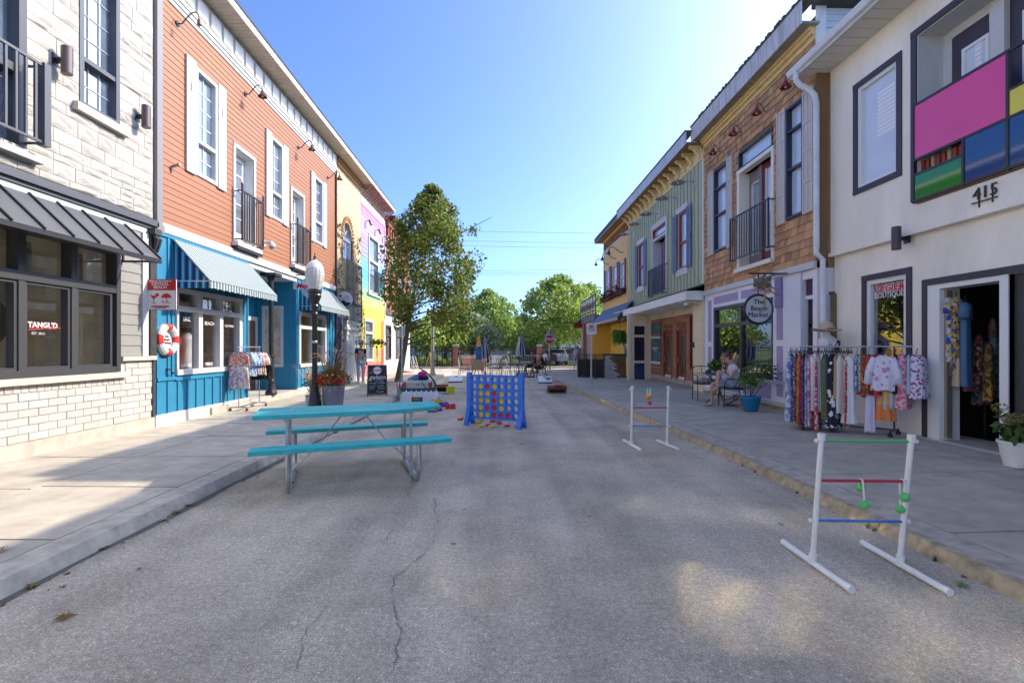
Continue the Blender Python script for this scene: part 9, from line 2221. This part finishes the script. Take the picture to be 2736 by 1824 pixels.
def barrier(label, x0, x1, y, h=1.05, mat=STL, sign=False):
 t = thing('crowd_barrier', label, 'barrier', ((x0+x1)/2,y,0), 0, 'crowd barriers'); mb = MB()
 mb.tube([(x0,y,.12),(x0,y,h-.08),(x0+.08,y,h),(x1-.08,y,h),(x1,y,h-.08),(x1,y,.12),(x0,y,.12)], .02, 6)
 for x in (x0+.3,x1-.3): mb.bar((x,y-.3,.02),(x,y+.3,.02),.04); mb.bar((x,y,.02),(x,y,.14),.03)
 mb.build('frame', mat, t); n_ = int((x1-x0)/.12); me = unit_mesh('bar', mat, MB().box(-.5,.5,-.5,.5,0,1))
 for i in range(1,n_): inst('bar', me, t, (x0+(x1-x0)*i/n_, y, .12), (.014,.014,h-.12))
 if sign: MB().box(x0+.15,x1-.4,y-.05,y-.03,.32,h-.02).build('banner', M('banner_white', (.66,.67,.68), .7, noise=(5,.08)), t); mb = MB(); mb.box(x0+.4,x1-.7,y-.053,y-.05,.82,.86).box(x0+.3,x0+.8,y-.053,y-.05,.5,.6); mb.build('banner_print', M('print_grey', (.40,.42,.46), .7), t)
bY = 30.4; X_ = lambda px: at_y(px,970,bY).x
barrier('steel crowd barrier with pinkish gear behind it beside the umbrellas', X_(1226), X_(1278), bY, mat=M('barrier_pale', (.58,.48,.44), .5)); barrier('steel crowd barrier carrying a white banner', X_(1308), X_(1358), bY+.2, sign=True); barrier('long steel crowd barrier behind the dark umbrella', X_(1360), X_(1444), bY)
t = thing('coral_chairs', 'stack of coral pink folded chairs behind the pale barrier', 'chair stack', (X_(1250),31,0)); mb = MB()
for i in range(12): x = X_(1232)+i*.12; mb.bar((x,31.0,.05),(x+.25,31.2,.85),.05); mb.bar((x+.25,31,.05),(x,31.2,.95),.04)
mb.build('frame', M('coral_plastic', (.52,.22,.16), .6), t, kind='stuff')
q = at_y(1100,990,31.0); t = thing('frame_sign', 'white folding frame sign against the white corner wall', 'sign', (q.x+.12,31,0)); mb = MB()
for s, y in ((0,31.0),(.3,31.25)): mb.bar((q.x+.1,y,.02),(q.x-.12+s*.5,y,1.0),.07,.03); mb.bar((q.x+.42,y,.02),(q.x+.02+s*.5,y,1.0),.07,.03)
mb.bar((q.x+.06,31.1,.35),(q.x+.36,31.1,.35),.05); mb.build('frame', WHITE, t)
q = at_y(1148,985,36.9); t = thing('wooden_easel_sign', 'pale wooden A shaped sign at the foot of the thin tree', 'sign', (q.x,36.9,0)); mb = MB(); mb.bar((q.x-.32,36.9,0),(q.x,36.9,1.15),.08,.04); mb.bar((q.x+.32,36.9,0),(q.x,36.9,1.15),.08,.04); mb.hexa([(q.x+.05,36.95,.15),(q.x+.3,36.95,.15),(q.x+.3,37,.15),(q.x+.05,37,.15),(q.x-.02,36.95,1.1),(q.x+.05,36.95,1.1),(q.x+.05,37,1.1),(q.x-.02,37,1.1)]); mb.build('frame', M('easel_wood', (.58,.42,.18), .7), t)

# ------------------------------------------------------------------ houses and cars beyond
def house(label, x, y, wd, dp, h, wall, rise=2.0):
 t = thing('house', label, 'house', (x,y,0), 0, 'houses beyond the park'); MB().box(x-wd/2,x+wd/2,y,y+dp,-.05,h).build('wall', wall, t); mb = MB()
 mb.prism([(-wd/2-.3,h),(wd/2+.3,h),(0,h+rise)], lambda a,z:(x+a,y-.3,z), lambda a,z:(x+a,y+dp+.3,z)); mb.build('roof', ROOF, t)
 for i in range(max(2,int(wd/3))):
  wx = x-wd/2+(i+.5)*wd/max(2,int(wd/3)); f = MB().box(wx-.55,wx+.55,y-.05,y-.002,.9,2.2).build('window', WHITEW, t); MB().box(wx-.45,wx+.45,y-.06,y-.045,1.0,2.1).build('pane', SKYPANE, f)
 MB().box(x-wd/2+.6,x-wd/2+1.5,y-.04,y-.001,0,2.05).build('door', M('door_slate', (.12,.12,.16), .5), t)
HWH = M('house_white', (.70,.70,.69), .7); house('long white house glimpsed through the park trees', at_y(1340,900,70).x, 70, 12, 8, 3.2, HWH); house('pale grey house behind the dark gate near the maple', at_y(1160,900,54).x, 54, 9, 8, 3.4, M('house_grey', (.52,.55,.58), .7)); house('white bungalow at the end of the side verge', at_y(1545,900,72).x, 72, 12, 8, 3.0, HWH); house('cream cottage behind the pillar', at_y(1425,900,64).x, 64, 7, 7, 2.8, M('house_cream', (.62,.58,.48), .7))
def car(label, px, Y, body, rz, ln=4.4, hh=1.45):
 q = at_y(px, 960, Y); t = thing('parked_car', label, 'car', (q.x,Y,0), rz, 'cars parked beyond the fence'); B2 = base_matrix(t)
 def cb(n_, m_, mb, par=None): mb.xf(B2); return mb.build(n_, m_, par or t)
 s = ln/4.4; w_ = .88
 side = [(-2.2*s,.35),(-2.15*s,.75),(-2.0*s,.95),(-1.35*s,.98),(-.85*s,hh-.08),(-.5*s,hh),(.75*s,hh),(1.25*s,hh-.1),(1.75*s,1.0),(2.1*s,.92),(2.2*s,.6),(2.18*s,.33)]
 cb('body', body, MB().prism(side, lambda a,z:(a,-w_,z), lambda a,z:(a,w_,z)))
 gm_ = M('car_glass', (.02,.025,.03), .05, ior=1.7)
 for sd in (-1,1):
  f = cb('side_window', gm_, MB().prism([(-1.2*s,1.0),(-.78*s,hh-.12),(-.0*s,hh-.06),(.0*s,1.0)], lambda a,z:(a,sd*(w_+.004),z), lambda a,z:(a,sd*(w_-.01),z))); cb('side_window', gm_, MB().prism([(.08*s,1.0),(.08*s,hh-.06),(.75*s,hh-.07),(1.2*s,hh-.17),(1.5*s,1.0)], lambda a,z:(a,sd*(w_+.004),z), lambda a,z:(a,sd*(w_-.01),z)))
  for wx in (-1.35*s, 1.35*s):
   wh = cb('wheel', M('tyre', (.02,.02,.02), .8), MB().lathe([(.22,-.11),(.32,-.1),(.32,.1),(.22,.11)], (wx,sd*(w_-.06),.32), 18, Matrix.Rotation(pi/2,3,'X'))); cb('rim', M('rim_alu', (.5,.5,.5), .3, metal=.8), MB().lathe([(.2,-.12),(.2,.12)], (wx,sd*(w_-.055),.32), 14, Matrix.Rotation(pi/2,3,'X')), wh)
  cb('headlight', M('lamp_clear', (.6,.6,.6), .15), MB().box(-2.19*s,-2.08*s,sd*.8-.12*(sd>0),sd*.8+.12*(sd<0),.68,.82)); cb('tail_light', M('lamp_red_glass', (.4,.02,.02), .2), MB().box(2.10*s,2.205*s,sd*.8-.12*(sd>0),sd*.8+.12*(sd<0),.7,.9))
 cb('windscreen', gm_, MB().hexa([(-1.32*s,-.75,1.0),(-1.32*s,.75,1.0),(-1.30*s,.75,1.0),(-1.30*s,-.75,1.0),(-.90*s,-.68,hh-.09),(-.90*s,.68,hh-.09),(-.86*s,.68,hh-.09),(-.86*s,-.68,hh-.09)]))
car('white car parked beyond the fence under the light green tree', 1482, 45, M('car_white', (.40,.41,.43), .25), pi/2+.05); car('dark car parked behind the second pillar', 1418, 43, M('car_black', (.03,.032,.038), .25), .1); car('dark grey car farther along the verge', 1532, 46, M('car_grey', (.10,.11,.12), .25), .05); car('pale car behind the dark grey one', 1520, 52, M('car_silver', (.42,.43,.45), .25), 0)
# utility cables across the side street
for i, (ya, yb_) in enumerate(((617,624),(643,650),(656,664),(725,720),(731,727),(734,734),(789,794),(801,810))):
 Y = 34+i*.25; A, B, = at_y(1180,ya,Y), at_y(1600,yb_,Y); d = B-A; pts = []
 for k in range(13): f = -2.4+5.8*k/12; sag = .35*((f-.5)**2)*.25; q = A+d*f; pts.append((q.x, Y, q.z+sag))
 t = thing('power_cable', ['topmost overhead cable across the side street','second overhead cable from the top','third overhead cable from the top','upper one of the three low cables','middle one of the three low cables','lowest of the three low cables','faint cable just above the park tree tops','lowest dark cable in front of the tree crowns'][i], 'cable', pts[6], 0, 'overhead cables'); MB().tube(pts, .009, 5).build('wire', M('cable_grey', (.16,.16,.17), .6), t)
# ivy on the yellow brick building
mb = MB()
for i in range(230):
 s = S(900)+abs(rnd.gauss(0,.28)) if rnd.random() < .55 else S(955)+rnd.gauss(.1,.25); z = rnd.uniform(.6,6.2); p = L.pt(s, z, rnd.uniform(.02,.12)); r = rnd.uniform(.05,.10); n_ = V(1,rnd.gauss(0,.5),rnd.gauss(0,.5)).normalized(); u = n_.orthogonal().normalized(); v_ = n_.cross(u); mb.quad(p-u*r, p-v_*r*.7, p+u*r, p+v_*r*.7)
o = mb.build('ivy', leaf_mat('ivy_leaf', [(.09,.12,.03),(.16,.17,.06),(.22,.15,.06),(.12,.14,.04)]), bpy.data.objects['yellow_brick_building'])
# park grass close to the fence
mb = MB()
for i in range(2600):
 x, y = rnd.uniform(-10,11), rnd.uniform(37.75,41); h_ = rnd.uniform(.04,.13); a = rnd.uniform(0,6.28); mb.quad((x-.02*cos(a),y-.02*sin(a),-.05),(x+.02*cos(a),y+.02*sin(a),-.05),(x+rnd.gauss(0,.03),y,h_-.05))
mb.build('grass', leaf_mat('grass_blade', [(.10,.15,.03),(.16,.21,.05),(.07,.11,.02)]), None, kind='stuff')
